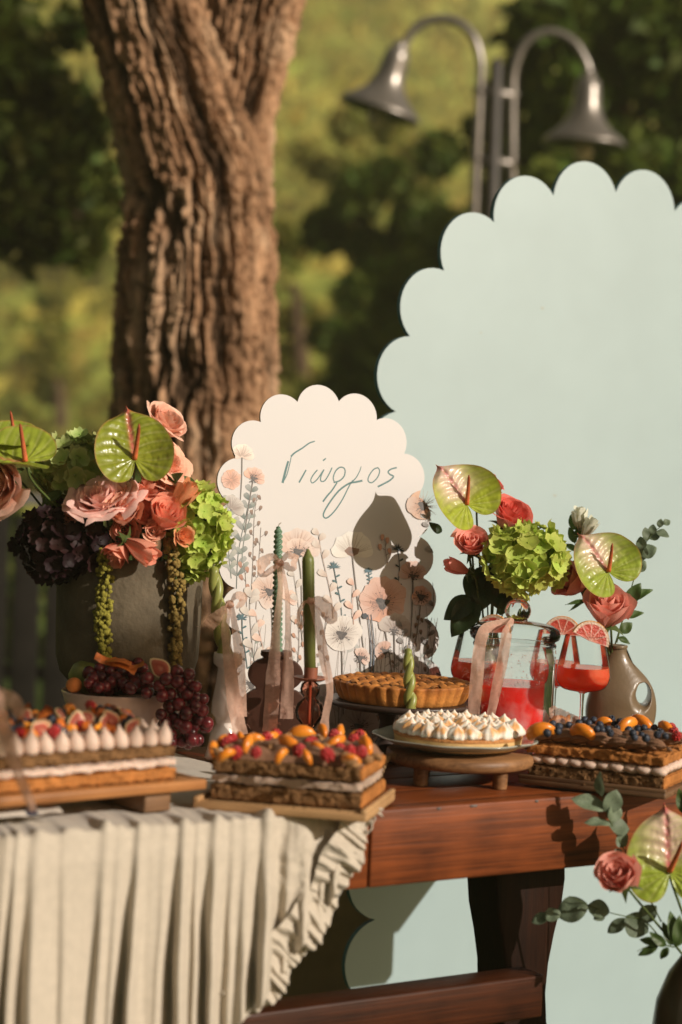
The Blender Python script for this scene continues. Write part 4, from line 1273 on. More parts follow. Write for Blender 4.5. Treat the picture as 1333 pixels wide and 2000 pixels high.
def petal(mb, cx, cy, ang, L, W, c_in, c_out, ruf=.08):
    """petal from (cx, cy) towards ang (0 = up), pixel units."""
    pts = []
    ca, sa = math.cos(ang), math.sin(ang)
    m = 18
    for i in range(m):
        f = 2 * math.pi * i / m
        r = L * (.5 - .5 * math.cos(f)); 
        r *= 1 + ruf * n3(i * 1.7, cx * .1, cy * .1) - .05 * (1 if abs(i - m // 2) < 1 else 0)
        w = W / 2 * math.sin(f) * (.38 + .72 * (r / L) ** .8)
        pts.append((cx + w * ca + r * sa, cy + w * sa - r * ca))
    cm = (cx + .55 * L * sa, cy - .55 * L * ca)
    fan(mb, pts, cm, mixc(c_in, c_out, .55), [mixc(c_in, c_out, .5 - .5 * math.cos(2 * math.pi * i / m)) for i in range(m)])
def poppy(mb, cx, cy, r, c_in, c_out, heart, tilt=0.0, sq=1.0, full=True, stem=None, veins=True, dark=(.035, .03, .03)):
    if stem:
        stroke(mb, [(cx, cy)] + stem, 2.4, 1.8, S(96, 88, 80), 18)
    k = 7 if full else 5
    span = 2 * math.pi if full else 2.3
    for i in range(k):
        a = tilt + (i / k * span if full else (i / (k - 1) - .5) * span)
        vv = rnd.uniform(.92, 1.08)
        petal(mb, cx, cy, a, r * vv * (1 if not full or math.cos(a - tilt) > -.2 else .85), r * (1.15 if full else .98), mixc(mixc(c_in, c_out, rnd.uniform(0, .3)), (.25, .16, .12), rnd.uniform(0, .25)), mixc(c_out, WH, rnd.uniform(0, .55)))
    if veins:
        for i in range(44):
            a = tilt + (rnd.uniform(0, 2 * math.pi) if full else rnd.uniform(-.55, .55) * span)
            l = r * rnd.uniform(.5, .95)
            stroke(mb, [(cx + r * .12 * math.sin(a), cy - r * .12 * math.cos(a)), (cx + l * math.sin(a + .06), cy - l * math.cos(a + .06))], .8, .35, mixc(c_in, (.22, .15, .12), .5), 2)
    if heart:
        o = [(cx + heart * (1 + .3 * math.sin(i * 5)) * math.cos(i * .45), cy + heart * .8 * (1 + .3 * math.sin(i * 5)) * math.sin(i * .45)) for i in range(14)]
        fan(mb, o, (cx, cy), mixc(dark, (0, 0, 0), .4), dark)
        for i in range(22):
            a = rnd.uniform(0, 6.28); l = heart * rnd.uniform(1.2, 2.1)
            x, y = cx + l * math.cos(a), cy + l * math.sin(a) * .85
            stroke(mb, [(cx, cy), (x, y)], .8, .6, (.07, .055, .05), 2)
            fan(mb, [(x + 1.3 * math.cos(k_), y + 1.3 * math.sin(k_)) for k_ in (0, 1.6, 3.1, 4.7)], (x, y), dark, dark)
def leafp(mb, x, y, ang, L, W, c, c2=None):
    petal(mb, x, y, ang, L, W, c, c2 or mixc(c, WH, .35), .02)
def sprigp(mb, pts, col, L, W, n, stemc=None, seed=0, up=.75, c2=None, w=1.6):
    p = spl(pts, 60)
    stroke(mb, pts, w, w * .6, stemc or mixc(col, (.1, .1, .1), .3), 24)
    for i in range(n):
        t = .12 + .86 * i / max(1, n - 1)
        q = p[min(59, int(t * 59))]; q1 = p[min(59, int(t * 59) + 1)]; q0 = p[max(0, int(t * 59) - 1)]
        a = math.atan2(q1[0] - q0[0], -(q1[1] - q0[1]))
        s = -1 if i % 2 else 1
        leafp(mb, q[0], q[1], a + s * up, L * (1.1 - .4 * t) * rnd.uniform(.85, 1.15), W, col, c2)
        if seed == 1:
            leafp(mb, q[0], q[1], a - s * up, L * (1.1 - .4 * t), W, mixc(col, WH, .25), c2)
def seeds(mb, pts, n, col, r=4.5):
    p = spl(pts, 50); stroke(mb, pts, 1.3, .8, S(110, 95, 85), 20)
    for i in range(n):
        q = p[int((.3 + .7 * i / n) * 49)]
        s = -1 if i % 2 else 1
        x, y = q[0] + s * rnd.uniform(4, 10), q[1] - rnd.uniform(2, 8)
        stroke(mb, [(q[0], q[1] + 3), (x, y)], .9, .7, S(110, 95, 85), 2)
        leafp(mb, x, y + r, rnd.uniform(-.5, .5), r * 2.2, r * 1.5, col, mixc(col, (.6, .38, .25), .4))
def thistle(mb, x, y, r, col, stem):
    stroke(mb, [(x, y)] + stem, 1.6, 1.2, mixc(col, (.02, .05, .05), .6), 16)
    for i in range(30):
        a = rnd.uniform(-2.0, 2.0); l = r * rnd.uniform(.55, 1.05)
        stroke(mb, [(x, y), (x + l * math.sin(a), y - l * math.cos(a))], 2.2, .6, mixc(col, (.01, .03, .04), rnd.uniform(0, .7)), 2)
    p = spl([(x, y)] + stem, 20)
    for i in range(4, 18, 2):
        s = -1 if (i // 2) % 2 else 1
        leafp(mb, p[i][0], p[i][1], s * 1.0, r * .75, r * .34, mixc(col, (.01, .06, .05), .5), mixc(col, (.02, .08, .07), .4))
PE, PE2 = S(204, 164, 144), S(214, 190, 174)
OR, GY, GYL = S(198, 142, 116), S(168, 158, 148), S(205, 196, 186)
BR, BRL = S(176, 118, 92), S(206, 152, 124)
SAGE, SAGED = S(108, 122, 112), S(66, 86, 80)
TEAL = S(30, 92, 104); NAVY = S(24, 40, 52); DKB = S(78, 56, 44)
art = MB()
r_ = rnd
# thin stems rising from the foot of the sign
for k in range(46):
    x = r_.uniform(462, 868); y0 = 1470; y1 = r_.uniform(1180, 1330)
    stroke(art, [(x, y0), (x + r_.uniform(-14, 14), (y0 + y1) / 2), (x + r_.uniform(-22, 22), y1)], r_.uniform(1.2, 2.2), .8, mixc(S(120, 108, 98), WH, r_.uniform(0, .4)), 14)
for k in range(16):
    x = r_.uniform(465, 860); y1 = r_.uniform(1190, 1320)
    sprigp(art, [(x, 1460), (x + r_.uniform(-10, 10), 1380), (x + r_.uniform(-18, 18), y1)], mixc(SAGE, WH, r_.uniform(.1, .6)), 20, 9, 9, seed=0)
for k in range(9):
    x = r_.uniform(470, 850)
    seeds(art, [(x, 1460), (x + r_.uniform(-8, 8), 1380), (x + r_.uniform(-16, 16), r_.uniform(1210, 1300))], 8, mixc(DKB, WH, r_.uniform(0, .5)), 4)
# left edge
sprigp(art, [(462, 1150), (466, 1080), (480, 1010), (492, 955)], SAGED, 24, 12, 9, seed=1)
sprigp(art, [(452, 1130), (447, 1075), (452, 1015), (448, 975)], SAGE, 22, 12, 8, seed=1, c2=S(170, 168, 158))
sprigp(art, [(470, 1130), (478, 1050), (498, 985)], SAGE, 18, 9, 6)
seeds(art, [(490, 1180), (494, 1100), (497, 1010), (503, 965)], 9, DKB, 5)
seeds(art, [(500, 1190), (505, 1110), (510, 1030)], 7, DKB, 5)
seeds(art, [(482, 1190), (480, 1130), (476, 1100)], 4, S(150, 96, 74), 6)
poppy(art, 473, 893, 26, PE2, S(240, 222, 208), 0, .1, 1, False, [(472, 940), (468, 1000)])
poppy(art, 495, 935, 24, OR, S(232, 178, 150), 5, .5, 1, False, [(488, 975), (478, 1040)])
poppy(art, 452, 938, 22, OR, S(226, 164, 132), 0, -.1, 1, True, None)
poppy(art, 452, 995, 28, S(150, 140, 132), S(192, 184, 176), 0, .45, 1, False, None)
# middle
poppy(art, 580, 1076, 46, PE, PE2, 9, .2, 1, False, [(588, 1130), (590, 1250)])
poppy(art, 582, 1078, 28, PE, PE2, 9, .5, 1, False, None)
poppy(art, 527, 1156, 38, PE, PE2, 9, -.5, 1, True, [(532, 1220), (530, 1330)])
poppy(art, 562, 1172, 20, S(232, 186, 164), PE2, 0, .6, 1, False, None)
poppy(art, 688, 1082, 45, S(205, 198, 186), S(226, 222, 212), 0, .0, 1, False, [(692, 1120), (704, 1220), (712, 1300), (712, 1440)])
fan(art, [(672, 1076), (681, 1068), (692, 1070), (702, 1072), (699, 1082), (689, 1087), (679, 1084)], (688, 1078), S(70, 48, 36), S(120, 84, 62))
thistle(art, 652, 1108, 13, TEAL, [(658, 1140), (666, 1180), (668, 1230)])
thistle(art, 473, 1208, 13, TEAL, [(474, 1240), (480, 1280), (486, 1330)])
thistle(art, 777, 1074, 13, NAVY, [(780, 1110), (776, 1150), (770, 1190)])
thistle(art, 720, 1116, 9, S(60, 110, 126), [(724, 1150)])
thistle(art, 858, 1300, 12, TEAL, [(860, 1330), (862, 1360)])
thistle(art, 866, 1126, 9, TEAL, [(868, 1150)])
sprigp(art, [(652, 1215), (646, 1160), (628, 1080), (622, 1040)], mixc(GY, PE, .35), 24, 15, 8, c2=GYL)
sprigp(art, [(500, 1310), (492, 1250), (488, 1180), (492, 1160)], mixc(GY, WH, .2), 26, 17, 7, c2=GYL)
sprigp(art, [(520, 1300), (508, 1240), (500, 1200)], S(206, 168, 150), 22, 16, 4, c2=PE2)
sprigp(art, [(592, 1260), (584, 1190), (574, 1120)], mixc(GY, WH, .2), 24, 14, 6, c2=GYL)
seeds(art, [(578, 1330), (584, 1260), (582, 1190)], 7, S(160, 110, 84), 5)
seeds(art, [(640, 1330), (632, 1260), (640, 1190)], 6, DKB, 5)
# lower right
poppy(art, 667, 1240, 40, S(176, 168, 160), S(216, 210, 202), 10, .3, 1, True, [(668, 1290), (670, 1400)])
poppy(art, 747, 1178, 50, BR, BRL, 13, -.1, 1, True, [(752, 1230), (764, 1310), (768, 1440)], dark=(.02, .014, .012))
poppy(art, 770, 1232, 34, S(140, 128, 120), S(176, 164, 154), 5, .2, 1, False, [(770, 1290), (766, 1400)])
poppy(art, 704, 1285, 20, S(206, 160, 142), PE2, 6, .9, 1, False, [(704, 1330)])
poppy(art, 752, 1272, 22, BRL, S(196, 150, 128), 7, -1.0, 1, False, None)
poppy(art, 826, 988, 34, S(184, 132, 98), S(204, 158, 124), 10, -.6, 1, True, [(842, 1020), (850, 1060)], dark=(.03, .022, .016))
poppy(art, 806, 1126, 30, S(182, 132, 112), S(210, 168, 148), 6, 0, 1, False, [(804, 1200), (796, 1300)])
poppy(art, 822, 1166, 22, BR, BRL, 8, .7, 1, True, [(816, 1220), (800, 1330)], dark=(.03, .02, .018))
sprigp(art, [(850, 1090), (842, 1050), (832, 1010)], S(96, 90, 82), 20, 10, 5, seed=1)
sprigp(art, [(830, 1300), (836, 1240), (846, 1180), (842, 1110)], S(70, 62, 58), 18, 10, 9)
sprigp(art, [(792, 1330), (788, 1270), (784, 1220)], S(78, 72, 66), 20, 12, 6)
seeds(art, [(830, 1360), (838, 1300), (848, 1250)], 7, S(60, 46, 40), 5)
seeds(art, [(800, 1300), (812, 1240), (820, 1200)], 6, S(60, 46, 40), 5)
seeds(art, [(756, 1100), (752, 1070), (756, 1050)], 4, S(196, 140, 120), 6)
sprigp(art, [(690, 1220), (688, 1180), (690, 1140)], S(196, 150, 130), 20, 14, 4, c2=PE2)
fan(art, [(712 + 6 * math.cos(i), 1203 + 6 * math.sin(i)) for i in range(6)], (712, 1203), NAVY, NAVY)
for x in (722, 728):
    stroke(art, [(x, 1320), (x + 2, 1260), (x - 4, 1200)], 3, 1.5, S(48, 62, 78), 12)
poppy(art, 490, 1338, 34, S(196, 190, 182), S(222, 216, 208), 9, .2, 1, True, [(492, 1400)])
poppy(art, 700, 1420, 40, S(150, 140, 134), S(186, 176, 168), 9, .1, 1, False, None)
poppy(art, 850, 1395, 26, S(190, 184, 176), S(216, 210, 202), 6, .1, 1, True, None)
part('printed_flowers', art, M_print, sign, smooth=False)

# ================================================================== gauze ribbons
M_gauze = mat('blush_gauze', (0.80, 0.53, 0.41), rough=0.8, var=0.1, scale=120, bump=0.5, bscale=700, spec=0.15, transl=0.4, alpha=0.72, bdist=0.001)
def ribbon_mb(mb, pts, w, ruf=.25, sd=0, twist=0.0, n=40, m=7, rot=0.0):
    """pts: (px, py, D); w: width in px at each point (list) or number."""
    P3 = spl([P(*q) for q in pts], n)
    k = len(pts)
    ws = w if hasattr(w, '__len__') else [w] * k
    D = pts[0][2]
    def pt(u, v):
        i = min(n - 1, int(v * (n - 1) + .5))
        p = P3[i]
        t = (P3[min(i + 1, n - 1)] - P3[max(0, i - 1)]).normalized()
        f = v * (k - 1); j = min(k - 2, int(f)); f -= j
        ww = SZ(ws[j] * (1 - f) + ws[j + 1] * f, D)
        side = t.cross(V((0, 1, 0)))
        side = side.normalized() if side.length > .05 else V((1, 0, 0))
        nr = side.cross(t)
        a = rot + twist * math.sin(v * 5 + sd)
        side, nr = side * math.cos(a) + nr * math.sin(a), nr * math.cos(a) - side * math.sin(a)
        e = 1 + .10 * n3(v * 60, sd, round(u)) * (1 if u in (0.0, 1.0) else 0)
        return p + side * ((u - .5) * ww * e) + nr * (ww * ruf * (n3(u * 2.6 + sd, v * 7) * 1.2 + .6 * n3(u * 6 + sd, v * 22) + .25 * math.cos(u * 6.3 + sd)) * .5)
    mb.grid(pt, m, n)
def fray(mb, pts, w, n, D, sd):
    r = random.Random(sd)
    p = spl([P(*q) for q in pts], 60)
    for i in range(n):
        q = p[r.randrange(60)] + V((SZ(w, D) * r.choice((-.5, .5)), -.001, 0))
        mb.tube([q, q + V((r.uniform(-.006, .006), -.001, r.uniform(-.004, .003))), q + V((r.uniform(-.010, .010), -.002, r.uniform(-.012, .0)))], .00022, 3, caps=False)
def bow(label, strips, knot, D, kr=6, frays=()):
    b = P(knot[0], knot[1], D)
    t = thing('gauze_ribbon', label, 'ribbon', tuple(b), group='blush ribbons tied in bows')
    for nm, pts, w, ruf, sd in strips:
        mb = MB(); ribbon_mb(mb, pts, w, ruf, sd, twist=.35, rot=(.85 if nm == 'loop' else 0))
        mb.v = [tuple(V(v) - b) for v in mb.v]
        part(nm, mb, M_gauze, t)
    part('knot', MB().ball((0, 0, 0), SZ(kr, D), 12, 8, (1.1, .9, 1.0), nz=.5, nf=400), M_gauze, t)
    if frays:
        mb = MB()
        for pts, w, n_, sd in frays: fray(mb, pts, w, n_, D, sd)
        mb.v = [tuple(V(v) - b) for v in mb.v]
        o = part('frayed_threads', mb, M_gauze, t); o['kind'] = 'stuff'
    return t

# ================================================================== three candle holders
M_olive = mat('olive_candle_wax', (0.145, 0.165, 0.042), rough=0.42, var=0.06, scale=20, spec=0.4, sss=0.2)
M_olive2 = mat('pale_olive_wax', (0.27, 0.29, 0.075), rough=0.36, var=0.06, scale=20, spec=0.45, sss=0.2)
M_seagreen = mat('sea_green_wax', (0.14, 0.235, 0.155), rough=0.36, var=0.06, scale=20, spec=0.45, sss=0.2)
M_wick = mat('wick', (0.35, 0.30, 0.22), rough=0.9)
M_wceram = mat('white_ceramic_glaze', (0.72, 0.65, 0.58), rough=0.22, var=0.05, scale=14, spec=0.5, coat=0.3)
M_brown = mat('matt_umber_metal', (0.060, 0.022, 0.012), rough=0.55, var=0.12, scale=18, spec=0.35)
M_terra = mat('terracotta_paint', (0.26, 0.085, 0.045), rough=0.5, var=0.08, scale=20, spec=0.4)
M_amber = thin_glass('amber_glass', (0.90, 0.58, 0.47), 0, .03, .35)
def twisted(mb, base, top, r, turns, n=90, m=18, taper=.25, strands=2, lean=0.0):
    base, top = V(base), V(top)
    ax = (top - base); L = ax.length; q = qz(ax)
    def pt(u, v):
        w = 2 * math.pi * u
        z = v * L
        rr = r * (1 - taper * v) * (1 if v < .93 else math.sqrt(max(.0, 1 - ((v - .93) / .072) ** 2)))
        ph = 2 * math.pi * turns * v
        lobes = abs(math.cos((w - ph) * strands / 2))
        rr *= .50 + .62 * lobes ** .8
        return base + q @ V((rr * math.cos(w), rr * math.sin(w), z))
    mb.grid(pt, m * 2, n, cu=True)
def wick(parent, p, h=.008, lean=(.004, 0)):
    part('wick', MB().tube(spl([V(p), V(p) + V((lean[0] * .3, 0, h * .6)), V(p) + V((lean[0], lean[1], h))], 6), .0009, 6), M_wick, parent)
# white candlestick, left
d = 4.20; b0 = AT(438, d, TZ + .0025)
zz = lambda py, px=447, dd=d: P(px, py, dd).z - TZ - .0025
st = thing('candlestick', 'white glazed bulbous candlestick left of the umber holder', 'candle holder', (b0.x, b0.y, TZ + .006))
prof = [(0, 0), (.040, 0), (.046, .006), (.046, .03), (.038, .062), (.023, .078)]
zb = zz(1420)
prof = [(.0, 0), (.036, .0), (.041, .006), (SZ(32, d), zb - .035), (SZ(29, d), zb - .012), (SZ(18, d), zb + .006), (SZ(22, d), zb + .02), (SZ(29, d), zz(1392)), (SZ(28, d), zz(1370)), (SZ(22, d), zz(1335)), (SZ(19, d), zz(1308)), (SZ(20, d), zz(1303)), (SZ(28, d), zz(1296)), (SZ(28.5, d), zz(1284)), (SZ(27.5, d), zz(1275)), (SZ(15, d), zz(1276)), (SZ(14, d), zz(1290)), (0, zz(1291))]
part('holder_body', MB().lathe([(r, z - .0035 if z > .003 else z) for r, z in prof], 48), M_wceram, st)
tp, bt = P(417, 1106, d), P(441, 1288, d)
c1 = thing('twisted_candle', 'olive twisted candle leaning in the white candlestick', 'candle', tuple(bt))
mb = MB(); twisted(mb, (0, 0, 0), tp - bt, SZ(16.5, d), 1.9, taper=.30); part('wax', mb, M_olive2, c1)
wick(c1, tp - bt, .004)
# flat umber holder
d2 = 4.26; b1 = AT(532, d2, TZ + .002)
def lobes(py):
    for (y0, y1, f) in (((1272, 1281), None, 30),):
        if y0[0] <= py <= y0[1]: return 29
    if py < 1290: return 27 - 6 * math.sin((py - 1281) / 9 * math.pi / 2)
    if py < 1347:
        c, hh = 1316, 36; t = (py - c) / hh; return max(36, 54 * math.sqrt(max(0, 1 - t * t)))
    c, hh = 1400, 64; t = (py - c) / hh
    return max(37, 75 * math.sqrt(max(0, 1 - t * t)))
hb = thing('umber_holder', 'flat umber candle holder shaped like stacked discs between the two other holders', 'candle holder', (b1.x, b1.y, TZ + .0055))
ys = [1272, 1275, 1280, 1281.5, 1285, 1290] + list(range(1294, 1347, 4)) + list(range(1347, 1462, 5))
zt = lambda py: max(0, AT(536, d2, 0).z + P(532, py, d2).z - TZ - .0055)
pr = [(SZ(lobes(y), d2), zt(y)) for y in ys]
pr = [(r, z) for r, z in pr if z > .0] + [(SZ(38, d2), 0)]
outl = [(-r, z) for r, z in reversed(pr)] + [(r, z) for r, z in pr]
part('holder_body', MB().prism(outl, -.012, .012), M_brown, hb, bevel=.003, sharp=.6)
part('neck_cup', MB().lathe([(0, zt(1281) + .0002), (SZ(30, d2), zt(1281) + .0002), (SZ(31, d2), zt(1278)), (SZ(30, d2), zt(1272) + .0012), (.010, zt(1272) + .0012), (.010, zt(1280)), (0, zt(1280))], 32, ), M_brown, hb, sharp=.7)
tp, bt = P(544, 1028, d2 ), P(541, 1279, d2)
c2 = thing('twisted_candle', 'tall thin sea green twisted candle in the umber holder', 'candle', tuple(bt))
mb = MB(); twisted(mb, (0, 0, 0), tp - bt, SZ(10.5, d2), 12.5, n=260, taper=.25, strands=2); part('wax', mb, M_seagreen, c2)
wick(c2, tp - bt - V((0, 0, .001)), .009, (.006, 0))
# amber glass holder
d3 = 4.14; b2 = AT(600, d3, TZ + .004)
gz = lambda py: P(606, py, d3).z - TZ - .006
ah = thing('amber_glass_holder', 'amber bubble glass candle holder with a terracotta drip plate', 'candle holder', (b2.x, b2.y, TZ + .006))
s3 = lambda r: SZ(r, d3)
part('glass_bubbles', MB().lathe([(s3(34), 0.001), (s3(33), .004), (s3(14), gz(1436)), (s3(9), gz(1424)), (s3(14), gz(1416)), (s3(26), gz(1402)), (s3(28.5), gz(1388)), (s3(24), gz(1374)), (s3(12), gz(1364)), (s3(12), gz(1362)), (s3(18), gz(1354)), (s3(19.5), gz(1346)), (s3(17), gz(1336)), (s3(10), gz(1330))], 40), M_amber, ah)
part('glass_foot', MB().lathe([(0, .0005), (s3(34), .0005), (s3(33), .0035), (0, .0040)], 36), M_amber, ah)
part('inner_rod', MB().tube([(0, 0, .006), (0, 0, gz(1328))], s3(3.2), 10), M_terra, ah)
part('drip_plate', MB().lathe([(0, gz(1330)), (s3(24), gz(1329)), (s3(33), gz(1325)), (s3(34), gz(1322)), (s3(32), gz(1322)), (s3(22), gz(1325)), (0, gz(1326))], 44), M_terra, ah)
part('candle_cup', MB().lathe([(0, gz(1325.5)), (s3(13.3), gz(1325)), (s3(13.5), gz(1303)), (s3(12), gz(1303)), (s3(12), gz(1320)), (0, gz(1320))], 30), M_terra, ah, sharp=.7)
tp, bt = P(602, 1086, d3), P(606, 1318, d3)
c3 = thing('dinner_candle', 'straight olive green dinner candle in the amber glass holder', 'candle', tuple(bt))
ax = tp - bt; h = ax.length
part('wax', MB().lathe([(0, 0), (s3(11.2), 0), (s3(11.6), h * .3), (s3(12), h - .012), (s3(11), h - .003), (s3(8.5), h), (s3(5), h + .008), (s3(2.2), h + .014), (0, h + .0145)], 32), M_olive, c3, q=qz(ax))
wick(c3, ax + ax.normalized() * .013, .006, (.002, 0))
# short twisted candle behind the meringue tart
d4 = 4.20
tp, bt = P(797, 1266, d4), P(803, 1398, d4)
c4 = thing('twisted_candle', 'pale olive twisted candle rising from the back of the meringue tart', 'candle', tuple(bt))
mb = MB(); twisted(mb, (0, 0, 0), tp - bt, SZ(13, d4), 1.9, taper=.3); part('wax', mb, M_olive2, c4)
wick(c4, tp - bt - V((0, 0, .002)), .009, (-.002, 0))
# ribbons
bow('blush gauze bow on the twisted candle in the white candlestick',
    [('loop', [(448, 1178, 4.17), (430, 1200, 4.15), (405, 1224, 4.15)], [14, 26, 34], .3, 1), ('loop', [(450, 1178, 4.17), (462, 1163, 4.16), (476, 1170, 4.17), (462, 1188, 4.165)], [10, 18, 20, 12], .3, 2),
     ('tail', [(446, 1182, 4.165), (441, 1230, 4.16), (449, 1300, 4.155), (458, 1370, 4.15), (470, 1436, 4.145)], [12, 18, 24, 28, 30], .2, 3), ('tail', [(452, 1182, 4.17), (462, 1240, 4.165), (468, 1290, 4.17), (470, 1400, 4.16)], [10, 16, 22, 26], .25, 4)],
    (449, 1180), 4.166, 8, [([(449, 1300, 4.15), (470, 1436, 4.14)], 32, 24, 5), ([(430, 1200, 4.15), (405, 1224, 4.15)], 26, 14, 8)])
bow('blush gauze bow round the tall sea green candle',
    [('loop', [(545, 1097, 4.23), (527, 1088, 4.22), (511, 1106, 4.215), (514, 1122, 4.21), (532, 1113, 4.215), (543, 1101, 4.225)], [12, 24, 34, 34, 24, 12], .3, 11), ('loop', [(548, 1097, 4.23), (562, 1084, 4.22), (577, 1090, 4.215), (574, 1108, 4.215), (560, 1106, 4.22), (550, 1100, 4.225)], [12, 22, 30, 28, 20, 10], .3, 12),
     ('tail', [(546, 1100, 4.225), (548, 1150, 4.22), (540, 1230, 4.215), (534, 1320, 4.21), (527, 1430, 4.21)], [10, 11, 15, 29, 32], .18, 13), ('tail', [(549, 1100, 4.235), (561, 1160, 4.23), (563, 1240, 4.225), (563, 1320, 4.22), (560, 1404, 4.22)], [8, 9, 12, 24, 26], .2, 14)],
    (547, 1099), 4.225, 7, [([(545, 1270, 4.205), (538, 1420, 4.205)], 4, 90, 15), ([(560, 1370, 4.21), (565, 1400, 4.21)], 20, 40, 16)])
bow('blush gauze bow round the straight olive dinner candle',
    [('loop', [(606, 1172, 4.105), (594, 1178, 4.10), (584, 1200, 4.10), (586, 1224, 4.10), (592, 1216, 4.10), (592, 1196, 4.10)], [8, 12, 9, 10, 9, 6], .3, 21), ('loop', [(608, 1172, 4.105), (626, 1176, 4.10), (648, 1204, 4.10), (638, 1210, 4.10), (616, 1182, 4.105)], [12, 24, 30, 22, 12], .3, 22),
     ('tail', [(608, 1174, 4.10), (622, 1220, 4.095), (634, 1290, 4.09), (645, 1345, 4.085), (636, 1400, 4.09), (630, 1450, 4.09)], [12, 18, 20, 14, 16, 28], .25, 23)],
    (607, 1174), 4.10, 7, [([(622, 1220, 4.09), (636, 1400, 4.085)], 18, 22, 24)])

# ================================================================== drinks jar
M_glass = thin_glass('clear_glass', (0.97, 0.985, 0.98), 0, .015, .22)
M_jar = thin_glass('misted_jar_glass', (0.97, 0.985, 0.98), .28, .02, .25)
M_punch = liquid('red_punch', (0.90, 0.045, 0.035), .80)
M_punch2 = liquid('orange_red_drink', (1.0, 0.16, 0.075), .66)
M_knob = mat('solid_glass', (1, 1, 1), rough=0.0, var=0, trans=1.0, ior=1.48, spec=0.5)
M_brass = mat('aged_brass_tap', (0.30, 0.22, 0.12), rough=0.3, var=0.2, scale=20, metal=0.9)
M_black = mat('black_gasket', (0.02, 0.018, 0.017), rough=0.4, var=0.2)
dj = 4.36; jb = AT(996, dj, TZ + .001)
jar = thing('drinks_jar', 'big lidded glass jar of red punch with a tap, behind the meringue tart', 'jar', tuple(jb))
RJ = SZ(81, dj)
jz = lambda py: P(996, py, dj).z - TZ - .001
part('jar_wall', MB().lathe([(0, .001), (RJ * .8, .001), (RJ * .96, .006), (RJ, .02), (RJ, jz(1300)), (RJ * .995, jz(1285)), (RJ * .95, jz(1272)), (RJ * .94, jz(1262)), (RJ * .97, jz(1256))], 64), M_jar, jar)
part('rim_ring', MB().lathe([(RJ * .97, jz(1262)), (RJ * 1.0, jz(1262)), (RJ * 1.01, jz(1258)), (RJ * .99, jz(1254)), (RJ * .95, jz(1255))], 64), M_glass, jar)
zl = jz(1334)
part('punch', MB().lathe([(0, .004), (RJ * .8, .004), (RJ * .95, .009), (RJ * .985, .022), (RJ * .985, zl), (0, zl)], 64), M_punch, jar, sharp=.8)
lid = part('lid', MB().lathe([(RJ * .93, jz(1262)), (RJ * .98, jz(1250)), (RJ * 1.07, jz(1246)), (RJ * 1.10, jz(1238)), (RJ * 1.06, jz(1227)), (RJ * .9, jz(1219)), (RJ * .55, jz(1214)), (RJ * .30, jz(1212)), (RJ * .28, jz(1207)), (0, jz(1206))], 64), M_glass, jar)
kz = jz(1192)
part('knob', MB().lathe([(0, jz(1207) + .0003), (SZ(15, dj), jz(1207) + .0003), (SZ(13, dj), jz(1205)), (SZ(13, dj), jz(1204))] + [(SZ(26, dj) * math.sin(t), kz - SZ(24, dj) * math.cos(t)) for t in [0.62 + i * .21 for i in range(13)]], 36), M_knob, lid, loc=(.004, 0, 0))
mb = MB(); rd_ = random.Random(9)
for i in range(170):
    w_ = rd_.uniform(-2.9, .1); z_ = zl + (jz(1268) - zl) * rd_.random() ** .7
    mb.ball((RJ * 1.0 * math.cos(w_), RJ * 1.0 * math.sin(w_), z_), rd_.uniform(.0005, .0016), 7, 5, (1, 1, 1.15))
part('droplets', mb, M_knob, jar)['kind'] = 'stuff'
tapo = V((SZ(24, dj), -RJ, .052))
tp_ = part('tap', MB().tube([tapo + V((0, .004, 0)), tapo + V((0, -.03, 0))], .011, 16), M_brass, jar)
part('tap_washer', MB().tube([tapo + V((0, -.002, 0)), tapo + V((0, -.007, 0))], .021, 24), M_black, tp_)
part('tap_spout', MB().tube(spl([tapo + V((0, -.026, .004)), tapo + V((0, -.04, .0)), tapo + V((0, -.042, -.03))], 10), [.011] * 5 + [.0095] * 5, 14), M_brass, tp_)
part('tap_head', MB().ball(tapo + V((.0, -.03, .019)), .0085, 14, 10), M_brass, tp_)
part('tap_lever', MB().tube([tapo + V((0, -.03, .021)), tapo + V((.05, -.036, .023))], [.0045, .004], 10), M_brass, tp_)
b = P(985, 1216, 4.27)
jr = thing('gauze_ribbon', 'blush gauze ribbon draped over the jar lid with two tails', 'ribbon', tuple(b))
fj = dj - RJ
for nm, pts, w, sd in (('tail', [(1000, 1210, dj - .035), (972, 1219, fj + .025), (948, 1231, fj - .004), (938, 1260, fj - .012), (932, 1320, fj - .012), (925, 1395, fj - .014)], [8, 16, 24, 23, 26, 24], 31),
                       ('tail', [(1002, 1208, dj - .04), (996, 1224, fj + .012), (990, 1240, fj - .012), (982, 1290, fj - .016), (970, 1345, fj - .016), (958, 1402, fj - .018)], [8, 16, 21, 21, 20, 15], 32)):
    mb = MB(); ribbon_mb(mb, pts, w, .22, sd, twist=.15, n=50)
    mb.v = [tuple(V(v) - b) for v in mb.v]
    part(nm, mb, M_gauze, jr)
mb = MB(); fray(mb, [(925, 1300, fj - .014), (925, 1390, fj - .016)], 26, 30, fj, 33); fray(mb, [(980, 1290, fj - .018), (955, 1395, fj - .02)], 24, 24, fj, 34)
mb.v = [tuple(V(v) - b) for v in mb.v]
part('frayed_threads', mb, M_gauze, jr)['kind'] = 'stuff'

